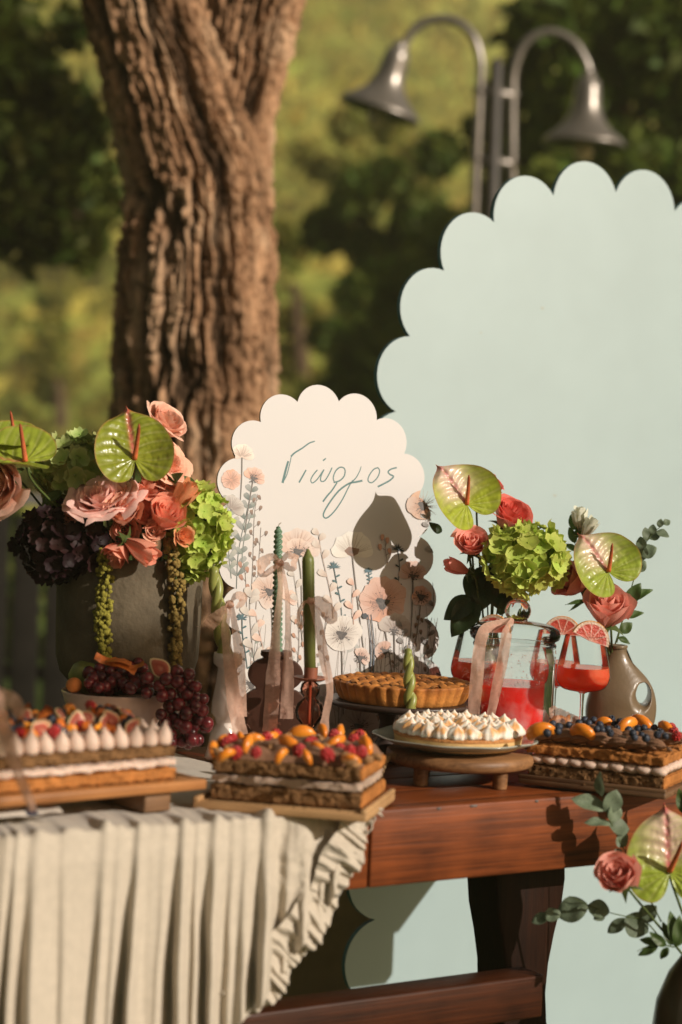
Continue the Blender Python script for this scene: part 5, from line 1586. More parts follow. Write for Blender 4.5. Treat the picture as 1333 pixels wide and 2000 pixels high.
# ================================================================== wine glasses and grapefruit
M_rind = mat('grapefruit_rind', (0.85, 0.33, 0.06), rough=0.4, var=0.1, scale=90, bump=0.3, bscale=300, spec=0.45, sss=0.2)
M_pulp = mat('grapefruit_flesh', (1, 1, 1), rough=0.25, var=0.22, scale=140, bump=0.4, bscale=220, spec=0.5, vcol=True, transl=0.25)
def glass(label, px, D, rim_py, bowl_py, sizes, fill_py):
    b = AT(px, D, TZ + .001)
    g = thing('wine_glass', label, 'glass', tuple(b), group='stemmed glasses of red drink')
    z = lambda py: P(px, py, D).z - TZ - .001
    s = lambda r: SZ(r, D)
    rr, rb = sizes
    bot = z(bowl_py)
    H = z(rim_py) - bot
    prof = [(s(4.5), bot - .004), (s(12), bot), (s(rb * .72), bot + H * .05), (s(rb * .93), bot + H * .15), (s(rb), bot + H * .26), (s(rb * .985), bot + H * .38), (s(rr + (rb - rr) * .55), bot + H * .66), (s(rr), bot + H)]
    pr = [V((a, c)) for a, c in prof]
    sm_ = [(p.x, p.y) for p in spl([(a, c, 0) for a, c in prof], 30)]
    part('bowl', MB().lathe(sm_, 56), M_glass, g)
    part('rim', MB().tube([V((s(rr) * math.cos(i * 2 * math.pi / 48), s(rr) * math.sin(i * 2 * math.pi / 48), bot + H)) for i in range(49)], .0006, 6), M_glass, g)
    part('stem', MB().lathe([(s(4.6), bot - .004), (s(3.6), bot - .02), (s(3.4), .03), (s(6), .008), (.018, .0036), (.034, .0022), (.0365, .0012), (.036, .0002), (0, .0002)], 40), M_knob, g)
    fz = z(fill_py)
    lp = [(max(0, a - .0012), c + .0012) for a, c in sm_ if c + .0012 < fz]
    a0, c0 = lp[-1]
    nxt = next(((a, c) for a, c in sm_ if c + .0012 >= fz))
    t = (fz - c0) / max(1e-6, nxt[1] + .0012 - c0)
    lp.append((a0 + (nxt[0] - .0012 - a0) * t, fz)); lp = [(0, lp[0][1])] + lp + [(0, fz)]
    part('drink', MB().lathe(lp, 56), M_punch2, g, sharp=.9)
    return b, s(rr), bot + H
def slice_(label, c, face, up, R, span=math.pi, group='grapefruit slices on the glasses'):
    """half wheel of grapefruit; flat faces along +-y of its frame, cut edge towards -up."""
    f = V(face).normalized(); u = (V(up) - f * V(up).dot(f)).normalized()
    x = u.cross(f)
    t = thing('grapefruit_slice', label, 'fruit slice', tuple(c), qframe(x, -f, u), group)
    th = .0045
    n = 40
    half = span / 2
    mb = MB()
    for y in (-th, th):
        vs, cs, fs = [], [], []
        rings = [(0, (.95, .70, .58)), (.16, (.86, .30, .22)), (.5, (.80, .14, .09)), (.80, (.74, .10, .07)), (.845, (.95, .66, .50)), (.93, (.97, .78, .60)), (.965, (.97, .72, .48))]
        nseg = 5.0
        for k, (q, c_) in enumerate(rings):
            for i in range(n + 1):
                w = -half + span * i / n
                g = abs(((i / n * nseg) % 1) - .5) * 2
                cc = c_
                yy = y
                if 1 <= k <= 3:
                    if g > .86: cc = (.94, .62, .50)
                    else: yy = y * (1 - .10 * (1 - g))
                vs.append(V((R * q * math.sin(w), yy, R * q * math.cos(w)))); cs.append(cc)
        for k in range(len(rings) - 1):
            for i in range(n):
                a = k * (n + 1) + i
                fs.append((a, a + 1, a + n + 2, a + n + 1))
        mb.add(vs, fs, cs)
    mb.add([V((R * .965 * s_, y, 0)) for s_ in (-1, 1) for y in (-th, th)] if abs(span - math.pi) < .01 else [V((0, -th, 0)), V((0, th, 0)), V((R * .96 * math.sin(half), -th, R * .96 * math.cos(half))), V((R * .96 * math.sin(half), th, R * .96 * math.cos(half)))], [(0, 1, 3, 2)], (.9, .4, .3))
    if abs(span - math.pi) > .01:
        mb.add([V((0, -th, 0)), V((0, th, 0)), V((-R * .96 * math.sin(half), -th, R * .96 * math.cos(half))), V((-R * .96 * math.sin(half), th, R * .96 * math.cos(half)))], [(0, 1, 3, 2)], (.9, .4, .3))
    part('pulp', mb, M_pulp, t, smooth=False)
    mb = MB()
    mb.grid(lambda a, v: V((R * (.966 + .034 * math.sin(math.pi * v)) * math.sin(-half + span * a), (v - .5) * 2.2 * th, R * (.966 + .034 * math.sin(math.pi * v)) * math.cos(-half + span * a))), n + 1, 7)
    part('rind', mb, M_rind, t)
    return t
dg = 4.27
gb, gr, gz_ = glass('stemmed glass of red drink between the jar and the brown vase', 1131, dg, 1241, 1351, (38, 53), 1302)
gb2, gr2, gz2 = glass('stemmed glass of red drink half hidden by the jar on its left side', 926, 4.53, 1230, 1338, (37, 52), 1290)
gb3, gr3, gz3 = glass('stemmed glass of red drink standing behind the jar', 1078, 4.55, 1232, 1340, (36, 50), 1292)
slice_('grapefruit slice hooked on the rim of the front glass', P(1152, 1252, dg - .015), (.18, -1, .05), (.40, 0, 1), SZ(40, dg), math.radians(170))
slice_('grapefruit slice on the glass behind the jar', P(1098, 1240, 4.47), (-.1, -1, .12), (.02, 0, 1), SZ(37, 4.5))
slice_('grapefruit slice peeping over the left of the jar lid', P(964, 1236, 4.50), (-.35, -1, .1), (-.08, 0, 1), SZ(36, 4.5))
# crumpled gauze at the foot of the glass
d5 = 4.16
b = AT(1125, d5, TZ + .001)
def crumple(u, v):
    w = 2 * math.pi * u; t = math.pi / 2 * v
    p = V((math.cos(w) * math.cos(t) * .075, math.sin(w) * math.cos(t) * .05, math.sin(t) * .052))
    return p * (1 + .35 * noise.noise(p * 42) + .16 * noise.noise(p * 110)) + V((.02 * math.sin(t * 3), 0, 0.002))
gz5 = thing('gauze_scarf', 'crumpled blush gauze bunched at the foot of the front glass', 'fabric', (b.x, b.y, b.z + .006))
part('gauze_fold', MB().grid(crumple, 90, 26, cu=True), M_gauze, gz5)
mb = MB(); ribbon_mb(mb, [(1078, 1380, d5 - .02), (1085, 1392, d5 - .03), (1100, 1402, d5 - .04), (1130, 1412, d5 - .05)], [10, 26, 30, 24], .4, 41)
mb.v = [tuple(V(v) - V((b.x, b.y, b.z + .006))) for v in mb.v]
part('gauze_fold', mb, M_gauze, gz5)

# ================================================================== fruit bowl
M_bowl = mat('blush_stoneware', (0.56, 0.38, 0.31), rough=0.3, var=0.06, scale=14, spec=0.5, coat=0.2)
M_grape = mat('dark_red_grape', (0.075, 0.010, 0.016), rough=0.22, var=0.4, scale=60, spec=0.5, col2=(0.19, 0.022, 0.028), rand=0.35, sss=0.1)
M_stalk = mat('grape_stalk', (0.22, 0.17, 0.07), rough=0.7)
M_pear = mat('green_pear_skin', (0.20, 0.21, 0.045), rough=0.4, var=0.2, scale=30, spec=0.4)
M_peach = mat('peach_skin', (0.62, 0.20, 0.05), rough=0.6, var=0.25, scale=14, spec=0.25)
db_ = 4.20
bb = AT(224, db_, TZ + .004)
bowl = thing('fruit_bowl', 'blush stoneware bowl of grapes and figs in front of the concrete planter', 'bowl', tuple(bb))
bz = lambda py: P(224, py, db_).z - TZ - .004
zr = bz(1348)
rb = SZ(108, db_)
part('bowl_wall', MB().lathe([(0, 0), (.046, 0), (.048, .004), (.045, .014), (.052, .024), (rb * .72, zr * .45), (rb * .93, zr * .82), (rb, zr - .003), (rb - .0015, zr), (rb - .0045, zr - .002), (rb * .88, zr * .80), (rb * .66, zr * .48), (.03, zr * .3), (0, zr * .28)], 64), M_bowl, bowl)
me_grape = MB().ball((0, 0, 0), .0127, 18, 12, (1, 1, 1.1)).mesh('grape', M_grape)
def z5(x, y): return (x * .33, 1260 + y * .33)
gb_ = thing('grape_bunch', 'heap of dark red grapes lying in the blush bowl', 'grapes', (bb.x, bb.y, TZ + .004 + zr))
gh_ = thing('grape_bunch', 'dark red grape bunch hanging over the right rim of the bowl', 'grapes', tuple(P(350, 1300, 4.12)))
inb = [(525, 165), (600, 190), (530, 225), (590, 140), (660, 220), (725, 160), (730, 225), (650, 160), (790, 180), (800, 230), (690, 190), (585, 250), (760, 130), (840, 150), (850, 210), (555, 200), (625, 245), (775, 255), (820, 110), (690, 120)]
over = [(875, 195), (870, 285), (945, 240), (1050, 160), (1120, 170), (1010, 290), (1050, 215), (1110, 210), (1160, 245), (1110, 290), (1060, 350), (1160, 320), (1160, 365), (1105, 405), (1200, 385), (1010, 370), (955, 410), (1030, 430), (1175, 440), (1225, 460), (1100, 485), (1010, 530), (1080, 570), (1140, 560), (1172, 562), (985, 460), (1060, 465), (1130, 520), (1020, 575), (985, 200), (960, 300), (1150, 480), (1080, 250), (1200, 320)]
for x, y in inb:
    p = P(*z5(x, y), 4.115 + .0006 * (230 - y) + rnd.uniform(-.006, .006))
    link('grape', me_grape, gb_, p - gb_.location, rq(), rnd.uniform(.9, 1.08))
for x, y in inb[::2]:
    p = P(*z5(x + 20, y + 25), 4.15 + rnd.uniform(-.01, .03))
    link('grape', me_grape, gb_, p - gb_.location, rq(), rnd.uniform(.9, 1.08))
for i, (x, y) in enumerate(over):
    p = P(*z5(x, y), 4.085 + rnd.uniform(-.014, .012))
    link('grape', me_grape, gh_, p - gh_.location, rq(), rnd.uniform(.92, 1.1))
    if i % 2:
        p = P(*z5(x + rnd.uniform(-30, 10), y + rnd.uniform(-10, 30)), 4.112 + rnd.uniform(-.008, .01))
        link('grape', me_grape, gh_, p - gh_.location, rq(), rnd.uniform(.9, 1.02))
st_ = [P(*z5(960, 180), 4.11), P(*z5(1050, 250), 4.105), P(*z5(1090, 380), 4.10), P(*z5(1090, 540), 4.10)]
part('stalk', MB().tube([p - gh_.location for p in spl(st_, 16)], .0016, 6), M_stalk, gh_)
f = thing('fig', 'cut fig half with a red heart lying on the grapes', 'fig', tuple(P(*z5(955, 140), 4.085)))
o = link('cut_half', fig_half(.0200).mesh('cut_half', M_fig, weld=.0001), f, (0, 0, 0), qframe(V((.80, -.12, -.58)).normalized(), V((.15, .98, .1)).normalized(), V((.80, -.12, -.58)).normalized().cross(V((.15, .98, .1)).normalized())))
o.rotation_quaternion = RZ(0) @ Quaternion((0, 1, 0), math.radians(-52)) @ Quaternion((1, 0, 0), math.radians(-12))
pr_ = thing('pear', 'green pear lying behind the grapes at the left of the bowl', 'pear', tuple(P(178, 1318, 4.22)))
part('flesh', MB().lathe([(0, -.045), (.02, -.042), (.034, -.025), (.036, -.006), (.028, .018), (.017, .036), (.010, .048), (0, .051)], 28), M_pear, pr_, q=qz((.8, -.1, .35)))
pch = thing('peach', 'small orange peach peeping over the left rim of the bowl', 'peach', tuple(P(145, 1338, 4.13)))
part('flesh', MB().ball((0, 0, 0), .0165, 20, 14, (1, 1, .93)), M_peach, pch)
dr = [(208, 1288, .9), (232, 1294, 1.0), (262, 1298, .8), (240, 1302, 1.1)]
for i, (px, py, s) in enumerate(dr):
    o = thing('dried_orange_slice', ('curled dried orange slice upright on the grapes', 'flat dried orange slice in the middle of the grapes', 'small dried orange slice next to the cut fig', 'lowest dried orange slice tucked among the grapes')[i], 'dried fruit', tuple(P(px, py, 4.10)), Quaternion((0, 1, 0), (.3, .1, -.2, .35)[i]) @ Quaternion((1, 0, 0), (.9, .3, .5, .6)[i]))
    part('slice', MB().grid(lambda u, v: V(((u - .5) * .052 * s, (v - .5) * .020 * s, .006 * math.sin(u * 3.1) * (1 if i % 2 else -1) + .003 * n3(u * 5, v * 4, i))), 10, 5), M_dried, o)
# ================================================================== flowers: makings
def petal_mat(name, col, col2=None, tr=.3, rough=.5):
    return mat(name, col, rough=rough, var=.08, scale=25, spec=.25, vcol=True, transl=tr, rand=.10, col2=col2, bump=.12, bscale=90, bdist=.001)
M_coral = petal_mat('coral_petal', (0.90, 0.41, 0.285))
M_peach_p = petal_mat('peach_petal', (0.90, 0.52, 0.37))
M_pale = petal_mat('pale_peach_petal', (0.88, 0.56, 0.43))
M_pinkw = petal_mat('pink_white_petal', (0.92, 0.58, 0.51))
M_red = petal_mat('red_edged_petal', (0.88, 0.32, 0.26))
M_rosep = petal_mat('dusty_pink_petal', (0.86, 0.42, 0.34))
M_orange_p = petal_mat('orange_petal', (0.88, 0.42, 0.21))
M_white_p = petal_mat('cream_white_petal', (0.74, 0.74, 0.62))
M_stem = mat('flower_stem', (0.07, 0.10, 0.025), rough=.5, var=.2, scale=20, spec=.3)
M_dkleaf = mat('dark_rose_leaf', (0.022, 0.042, 0.012), rough=.42, var=.25, scale=30, spec=.4, transl=.22, bump=.2, bscale=60)
M_mdleaf = mat('mid_green_leaf', (0.07, 0.12, 0.03), rough=.45, var=.25, scale=30, spec=.4, transl=.28, rand=.2)
M_euc = mat('eucalyptus_leaf', (0.14, 0.19, 0.12), rough=.55, var=.2, scale=20, spec=.3, transl=.22, rand=.2, col2=(0.20, 0.25, 0.16))
M_hyd = mat('lime_hydrangea', (0.56, 0.64, 0.15), rough=.55, var=.12, scale=60, spec=.2, vcol=True, transl=.32, rand=.22, hue=.015)
M_hydo = mat('olive_hydrangea', (0.44, 0.49, 0.19), rough=.6, var=.15, scale=60, spec=.2, vcol=True, transl=.25, rand=.3, hue=.02)
M_hydd = mat('burgundy_hydrangea', (0.022, 0.006, 0.008), rough=.6, var=.25, scale=60, spec=.25, vcol=True, transl=.12, rand=.6, hue=.03)
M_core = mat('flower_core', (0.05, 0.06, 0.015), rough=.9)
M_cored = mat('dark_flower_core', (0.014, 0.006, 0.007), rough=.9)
M_spathe = mat('lime_spathe', (1, 1, 1), rough=.30, var=.07, scale=30, spec=.45, coat=.12, vcol=True, transl=.18, bump=.12, bscale=60, bdist=.001)
M_spadix = mat('rust_spadix', (0.42, 0.115, 0.045), rough=.6, var=.2, scale=60, bump=.8, bscale=900, spec=.3, vcol=True, bdist=.001)
M_amar = mat('amaranth_tassel', (0.30, 0.27, 0.045), rough=.9, var=.3, scale=120, bump=1.0, bscale=700, spec=.1, bdist=.003, col2=(0.42, 0.38, 0.07))
M_amar2 = mat('tan_amaranth_tassel', (0.30, 0.21, 0.065), rough=.9, var=.3, scale=120, bump=1.0, bscale=700, spec=.1, bdist=.003)

def rose_petals(n, open_, rmax, h, seed, ruffle=.05, edge=(1.12, 1.12, 1.12), base=(.80, .62, .55), close=0.0, pw=1.0, tilt_in=0.0):
    r = random.Random(seed)
    out = []
    for i in range(n):
        t = i / (n - 1)
        az = i * 2.39996 + r.uniform(-.2, .2)
        r0 = (.07 + (rmax - .07) * t ** (.85))
        hh = h * (1.02 - .22 * t * open_) * r.uniform(.94, 1.05)
        half = (1.35 - .55 * t) * pw
        s1 = r.uniform(0, 50)
        cu = r.uniform(.7, 1.25)
        mb = MB()
        def pt(u, v):
            k = (u - .5) * 2
            a = az + k * half * (1 - .22 * (1 - v))
            prof = .30 + .70 * math.sin(min(1, v * 1.35) * math.pi / 2)
            rr = r0 * prof
            rr -= close * (1 - t * .6) * r0 * max(0, v - .45) ** 1.2
            cr = open_ * t ** 1.3 * cu * max(0, v - .52) ** 1.5
            rr += cr * 1.45 + .035 * k * k * t
            z = hh * (v ** .92) * (1 - .13 * k * k * v) - open_ * t * cu * max(0, v - .66) ** 2 * 2.1 + .05 * hh * (1 - abs(k)) * v
            rf = ruffle * v * (.4 + t)
            w = noise.noise_vector(V((k * 1.3 + s1, v * 1.6, t * 3)))
            p = V((rr * math.cos(a), rr * math.sin(a), z)) + V((w.x, w.y, w.z)) * rf * 1.6 + V((math.cos(a), math.sin(a), 0)) * (.022 * math.sin(k * 7 + s1) * v * v * t)
            e = max(v ** 3, abs(k) ** 5 * .6)
            return (p, mixc(mixc(base, (1, 1, 1), min(1, v * 1.5)), edge, e))
        mb.grid(pt, 9, 8)
        out.append(mb)
    return out
def sepals(mb_scale=1):
    mb = MB()
    for i in range(5):
        a = i * 1.2566
        mb.grid(lambda u, v: V(((.12 + .5 * v) * math.cos(a) - (u - .5) * .34 * (1 - v) * math.sin(a), (.12 + .5 * v) * math.sin(a) + (u - .5) * .34 * (1 - v) * math.cos(a), -.02 - .25 * v * v + .05 * v)), 4, 5)
    mb.lathe([(0, -.22), (.10, -.2), (.17, -.1), (.2, .03), (.12, .08)], 12)
    return mb
ROSE = {
    'full': rose_petals(26, .62, .74, 1.02, 3),
    'cup': rose_petals(20, .34, .62, 1.15, 8, .035),
    'bud': rose_petals(11, .10, .46, 1.35, 12, .03, close=.55),
    'garden': rose_petals(40, .80, .92, .74, 21, .10, edge=(1.15, 1.18, 1.18), base=(.92, .50, .42), pw=.72),
    'spray': rose_petals(18, .45, .66, .98, 31, .05),
    'edged': rose_petals(22, .50, .70, 1.10, 41, .05, edge=(.95, .50, .45), base=(1.04, 1.7, 1.6)),
    'pale_edge': rose_petals(22, .50, .70, 1.05, 44, .05, edge=(1.15, 1.5, 1.5), base=(.9, .8, .8)),
}
ROSE_ME = {}
for k, l in ROSE.items():
    ROSE_ME[k] = [m.mesh('petal', M_coral) for m in l]
me_sep = sepals().mesh('sepals', M_stem)
def rose(label, kind, m, px, py, D, R, axis, to=None, roll=0.0, group='roses in the arrangements', squash=1.0, leaves=()):
    """R: half width in px; axis: where the bloom faces; to: where its stem runs (world)."""
    s = SZ(R, D) / (.98 if kind in ('full', 'garden', 'spray', 'edged', 'pale_edge') else .66 if kind == 'cup' else .48)
    c = P(px, py, D)
    ax = V(axis).normalized()
    base = c - ax * s * (.50 if kind != 'garden' else .36)
    t = thing('rose', label, 'rose', tuple(base), group=group)
    q = qz(ax, roll)
    for me in ROSE_ME[kind]:
        link('petal', me, t, (0, 0, 0), q, (s, s, s * squash), m)
    link('sepals', me_sep, t, (0, 0, 0), q, s)
    if to is not None:
        e = V(to) - base
        pts = spl([V((0, 0, 0)), -ax * s * .5 + e * .06, e * .5 - ax * s * .25, e], 14)
        part('stem', MB().tube([-ax * s * .1] + pts[1:], .0024, 7), M_stem, t)
    return t
# ---- anthurium
HEART = [(0, 1.0), (.025, .93), (.085, .87), (.21, .80), (.38, .68), (.52, .50), (.61, .26), (.63, .0), (.57, -.23), (.45, -.38), (.28, -.44), (.13, -.37), (.04, -.21), (0, -.03)]
def anthurium(label, base_px, tip_px, D, face, L=None, red=.5, pink=.0, spad=None, to=None, cup=.30, W=1.0, group='lime anthuriums in the arrangements', green=(.36, .44, .045)):
    b = P(*base_px, D)
    e = P(*tip_px, D) - b
    f = V(face).normalized()
    y = (e - f * e.dot(f)).normalized()
    x = y.cross(f)
    s = L if L else e.length / max(.3, e.normalized().dot(y))
    t = thing('anthurium', label, 'anthurium', tuple(b), group=group)
    q = qframe(x, y, f)
    hr = spl([(a, c, 0) for a, c in HEART], 31)
    outl = [(p.x * W, p.y) for p in hr] + [(-p.x * W, p.y) for p in reversed(hr[:-1])]
    N = len(outl)
    def pt(u, v):
        i = u * (N - 1); k = min(N - 2, int(i)); fq = i - k
        ox = outl[k][0] * (1 - fq) + outl[k + 1][0] * fq; oy = outl[k][1] * (1 - fq) + outl[k + 1][1] * fq
        px_, py_ = ox * v, oy * v
        rr = math.hypot(px_, py_)
        ang = math.atan2(abs(px_), py_)
        up = sm(py_, -.06, .10)
        ql = (py_ - .62 * abs(px_) + .9 * px_ * px_) / .155
        vein = math.cos(math.pi * ql) * up + math.cos(ang * 9) * (1 - up)
        quilt = n3(px_ * 13, py_ * 13, b.x * 5) + .6 * n3(px_ * 27, py_ * 27, 4)
        z = cup * (px_ * px_ * 1.0 + max(0, py_) ** 2 * .10 + max(0, -py_) ** 2 * .5) + .022 * (1 - vein * vein) * min(1, rr * 3) * (1 - v ** 6) + .012 * quilt * min(1, rr * 3) * (1 - v ** 6) - .030 * math.exp(-(px_ / .035) ** 2) * (py_ > 0) * v + .075 * n3(px_ * 2.2, py_ * 2.2, b.x * 9)
        z -= .10 * sm(v, .88, 1) * sm(py_, .4, 1) + .045 * sm(v, .9, 1) * n3(u * 14, 2)
        c = green
        lv = .82 + .22 * (1 - abs(vein)) + .25 * n3(px_ * 9, py_ * 9, 3)
        c = tuple(k_ * lv for k_ in c)
        mid = math.exp(-(px_ / .045) ** 2) * sm(py_, -.02, .1)
        c = mixc(c, (.62, .17, .12), mid * min(1, .35 + red))
        if pink:
            pk = math.exp(-(px_ / (.36)) ** 2) * sm(py_, .0, .35) * (.9 + .5 * (abs(vein)))
            c = mixc(c, (.86, .62, .50), min(1, pk * pink))
            c = mixc(c, (.60, .10, .12), mid * .6)
        c = mixc(c, (.52, .04, .04), sm(py_, .80, .98) * min(1, .25 + red))
        c = mixc(c, (.45, .12, .08), sm(v, .955, 1.0) * .55)
        ve = sm(abs(vein), .90, 1.0) * .35 * sm(rr, .05, .2)
        c = mixc(c, mixc(green, (.80, .75, .35), .5), ve)
        return (V((px_, py_, z)) * s, c)
    part('spathe', MB().grid(pt, 150, 40), M_spathe, t, q=q, weld=.00003)
    sd = V(spad) if spad else (y * .55 + f * .5)
    sd = sd.normalized()
    Ls = s * .62
    mb = MB()
    pp = [f * .01 * s + sd * Ls * k / 9 + x * (.02 * s * math.sin(k / 9 * 2)) for k in range(10)]
    mb.tube(pp, [s * .045 * (1 - .45 * (k / 9)) * (1 if k < 9 else .35) for k in range(10)], 12)
    mb.c = [mixc((1.7, 1.5, 1.3), (.75, .55, .5), min(1, (V(v_).dot(sd)) / Ls)) for v_ in mb.v]
    part('spadix', mb, M_spadix, t)
    if to is not None:
        e2 = V(to) - b
        part('stem', MB().tube(spl([V((0, 0, 0)) - f * .004, -f * .02 + e2 * .12, e2 * .55, e2], 16), .0026, 8), M_stem, t)
    return t
# ---- hydrangea
def floret_mesh(sd, m):
    r = random.Random(sd); mb = MB()
    for k in range(4):
        a = k * math.pi / 2 + r.uniform(-.2, .2)
        tl = r.uniform(-.1, .35)
        w0 = r.uniform(.85, 1.1)
        def pt(u, v):
            kx = (u - .5) * 2
            L = v
            hw = .62 * w0 * math.sin(math.pi * min(1, .12 + v * .72)) ** .8
            x, y = L, kx * hw
            z = .10 + tl * v * v + .22 * kx * kx * v + .07 * math.sin(kx * 4 + sd + k) * v
            c = mixc((.80, .92, .62), (1.06, 1.04, 1.0), v)
            c = mixc(c, (1.30, 1.22, 1.55), abs(kx) ** 4 * .45 * v)
            return (V((x * math.cos(a) - y * math.sin(a), x * math.sin(a) + y * math.cos(a), z)), c)
        mb.grid(pt, 5, 5)
    mb.ball((0, 0, .14), .09, 6, 4, col=(.8, .9, .5))
    return mb.mesh('floret', m)
FLOR = {m.name: [floret_mesh(i, m) for i in range(4)] for m in (M_hyd, M_hydo, M_hydd)}
def hydrangea(label, m, px, py, D, R, fs, n, axis=(0, -.6, .8), sq=(1, 1, .85), core=None, cut=-.35, to=None, seed=1, group='hydrangea heads'):
    """R: radius px; fs: floret radius px."""
    r = random.Random(seed)
    c = P(px, py, D); s = SZ(R, D); f = SZ(fs, D)
    t = thing('hydrangea', label, 'hydrangea', tuple(c), group=group)
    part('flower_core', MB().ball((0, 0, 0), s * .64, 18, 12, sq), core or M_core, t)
    ax = V(axis).normalized()
    k = 0; ga = math.pi * (3 - math.sqrt(5))
    q0 = qz(ax)
    for i in range(int(n * 1.6)):
        z = 1 - 2 * (i + .5) / (n * 1.6)
        if z < cut: break
        rr = math.sqrt(1 - z * z)
        d = q0 @ V((rr * math.cos(i * ga), rr * math.sin(i * ga), z))
        d = (d + V((r.uniform(-.12, .12), r.uniform(-.12, .12), r.uniform(-.12, .12)))).normalized()
        p = V((d.x * sq[0], d.y * sq[1], d.z * sq[2])) * s * r.uniform(.68, 1.10)
        nrm = (d + V((r.uniform(-.45, .45), r.uniform(-.45, .45), r.uniform(-.45, .45)))).normalized()
        link('floret', FLOR[m.name][i % 4], t, p, qz(nrm, r.uniform(0, 6.28)), f * r.uniform(.82, 1.15))
    if to is not None:
        e = V(to) - c
        part('stem', MB().tube(spl([V((0, 0, 0)), e * .5 + V((.005, 0, 0)), e], 10), .0034, 7), M_stem, t)
    return t
# ---- leaves
def leaf_mesh(name, m, w=.42, fold=.18, bend=.25, tip=1.0, jag=0.0):
    mb = MB()
    def pt(u, v):
        k = (u - .5) * 2
        hw = w * math.sin(math.pi * min(1, .03 + v * .97)) ** (.75) * (1 - .35 * v * tip)
        if jag: hw *= 1 + jag * (((v * 9) % 1) - .5)
        return V((k * hw, v, fold * abs(k) * hw / w - bend * v * v + .03 * math.sin(v * 9 + k * 2)))
    mb.grid(pt, 7, 11)
    return mb.mesh(name, m)
ME_DK = leaf_mesh('leaf', M_dkleaf, .40, .10, .25, 1, .12)
ME_MD = leaf_mesh('leaf', M_mdleaf, .34, .10, .18, 1)
ME_EU = leaf_mesh('leaf', M_euc, .46, .08, .15, .2)
ME_EL = leaf_mesh('leaf', M_euc, .27, .08, .3, .6)
def leaf(parent, me, p0, p1, face, w=1.0):
    """leaf from world point p0 to p1, upper side towards face; parent's location is subtracted."""
    y = V(p1) - V(p0); L = y.length; y.normalize()
    f = V(face); f = (f - y * f.dot(y)).normalized()
    x = y.cross(f)
    return link('leaf', me, parent, V(p0) - parent.location, qframe(x, y, f), (L * w, L, L))
def sprig(label, pts, leaves, me, group, D, r=.0016, name='eucalyptus_sprig', cat='sprig'):
    """pts, leaves in view pixels at depth D; leaf: (x0, y0, x1, y1, facing, width)."""
    P3 = [P(q[0], q[1], q[2] if len(q) > 2 else D) for q in pts]
    t = thing(name, label, cat, tuple(P3[0]), group=group)
    s = spl(P3, 20)
    part('stem', MB().tube([p - P3[0] for p in s], [r * (1 - .6 * i / 19) for i in range(20)], 6), M_stem, t)
    for (x0, y0, x1, y1, f, w) in leaves:
        dd = D + rnd.uniform(-.012, .008)
        leaf(t, me, P(x0, y0, D), P(x1, y1, dd), f, w)
    return t
def tassel(label, pts, D, w, m, n, seed):
    r = random.Random(seed)
    P3 = spl([P(q[0], q[1], q[2]) for q in pts], 120)
    b = P3[0]
    t = thing('amaranth', label, 'amaranth', tuple(b), group='hanging amaranth tassels on the planter')
    part('stem', MB().tube([p - b for p in P3[::4]], .0018, 6), M_stem, t)
    mb = MB()
    for i in range(n):
        k = r.uniform(.06, 1)
        p = P3[min(119, int(k * 119))] - b
        ww = SZ(w, D) * (.55 + .45 * math.sin(min(1, k * 1.1) * 2.6))
        a = r.uniform(0, 6.28)
        rad = SZ(r.uniform(3.4, 6.2), D)
        q = p + V((math.cos(a) * ww * r.uniform(.3, 1), math.sin(a) * ww * .8, r.uniform(-.004, .004)))
        mb.ball(q, rad, 10, 7, (1, 1, r.uniform(.85, 1.2)), nz=.30, nf=420)
    o = part('seed_clusters', mb, m, t)
    o['kind'] = 'stuff'
    return t

# ================================================================== planter arrangement
M_conc = mat('grey_brown_concrete', (0.125, 0.100, 0.066), rough=.8, var=.25, scale=9, bump=.35, bscale=70, spec=.2, detail=8)
dp = 4.34
pb = AT(217, dp, 0)
zb_ = P(217, 1352, dp - .10).z
M_crate = wood('dark_crate_wood', (0.03, 0.016, 0.009), (0.10, 0.055, 0.03), rough=.6, scale=2.5)
cr = thing('wooden_block', 'dark wooden block under the concrete planter hidden by the fruit bowl', 'riser', (pb.x + .02, pb.y, TZ + .006), RZ(TH))
part('block_body', MB().box((0, 0, (zb_ - TZ - .008) / 2), (.17, .17, zb_ - TZ - .010)), M_crate, cr, bevel=.004)
planter = thing('concrete_planter', 'grey brown concrete planter overflowing with coral roses and hydrangeas', 'planter', (pb.x, pb.y, zb_))
rp_ = SZ(143, dp)
hp = P(217, 1090, dp - .1).z - zb_
part('planter_wall', MB().lathe([(0, 0), (rp_ * .62, 0), (rp_ * .78, .010), (rp_ * .91, .032), (rp_ * .97, .065), (rp_ * .985, .12), (rp_, hp - .004), (rp_ - .002, hp), (rp_ - .010, hp), (rp_ - .012, hp - .004), (rp_ - .012, hp - .04), (0, hp - .045)], 80), M_conc, planter)
PT = V((pb.x, pb.y, zb_ + hp - .03))
G1 = 'roses in the concrete planter'
def PT_(dx=0, dy=0): return PT + V((dx, dy, 0))
hydrangea('dark burgundy hydrangea drooping over the left rim of the planter', M_hydd, 124, 1062, 4.235, 84, 17, 120, (-.25, -.8, .45), (1.0, .95, .88), M_cored, -.5, PT_(-.06), 3)
hydrangea('olive green hydrangea behind the pink garden rose', M_hydo, 156, 922, 4.29, 80, 19, 110, (-.1, -.6, .75), (1.05, .9, .85), None, -.4, PT_(-.03), 4)
hydrangea('bright lime hydrangea hanging over the right rim of the planter', M_hyd, 386, 1038, 4.24, 62, 19, 100, (.55, -.75, .2), (.92, .9, 1.42), None, -.5, PT_(.08), 5)
hydrangea('small olive hydrangea low between the coral roses', M_hydo, 250, 985, 4.36, 60, 18, 50, (0, -.6, .8), (1.2, .8, .8), None, -.3, PT_(), 6)
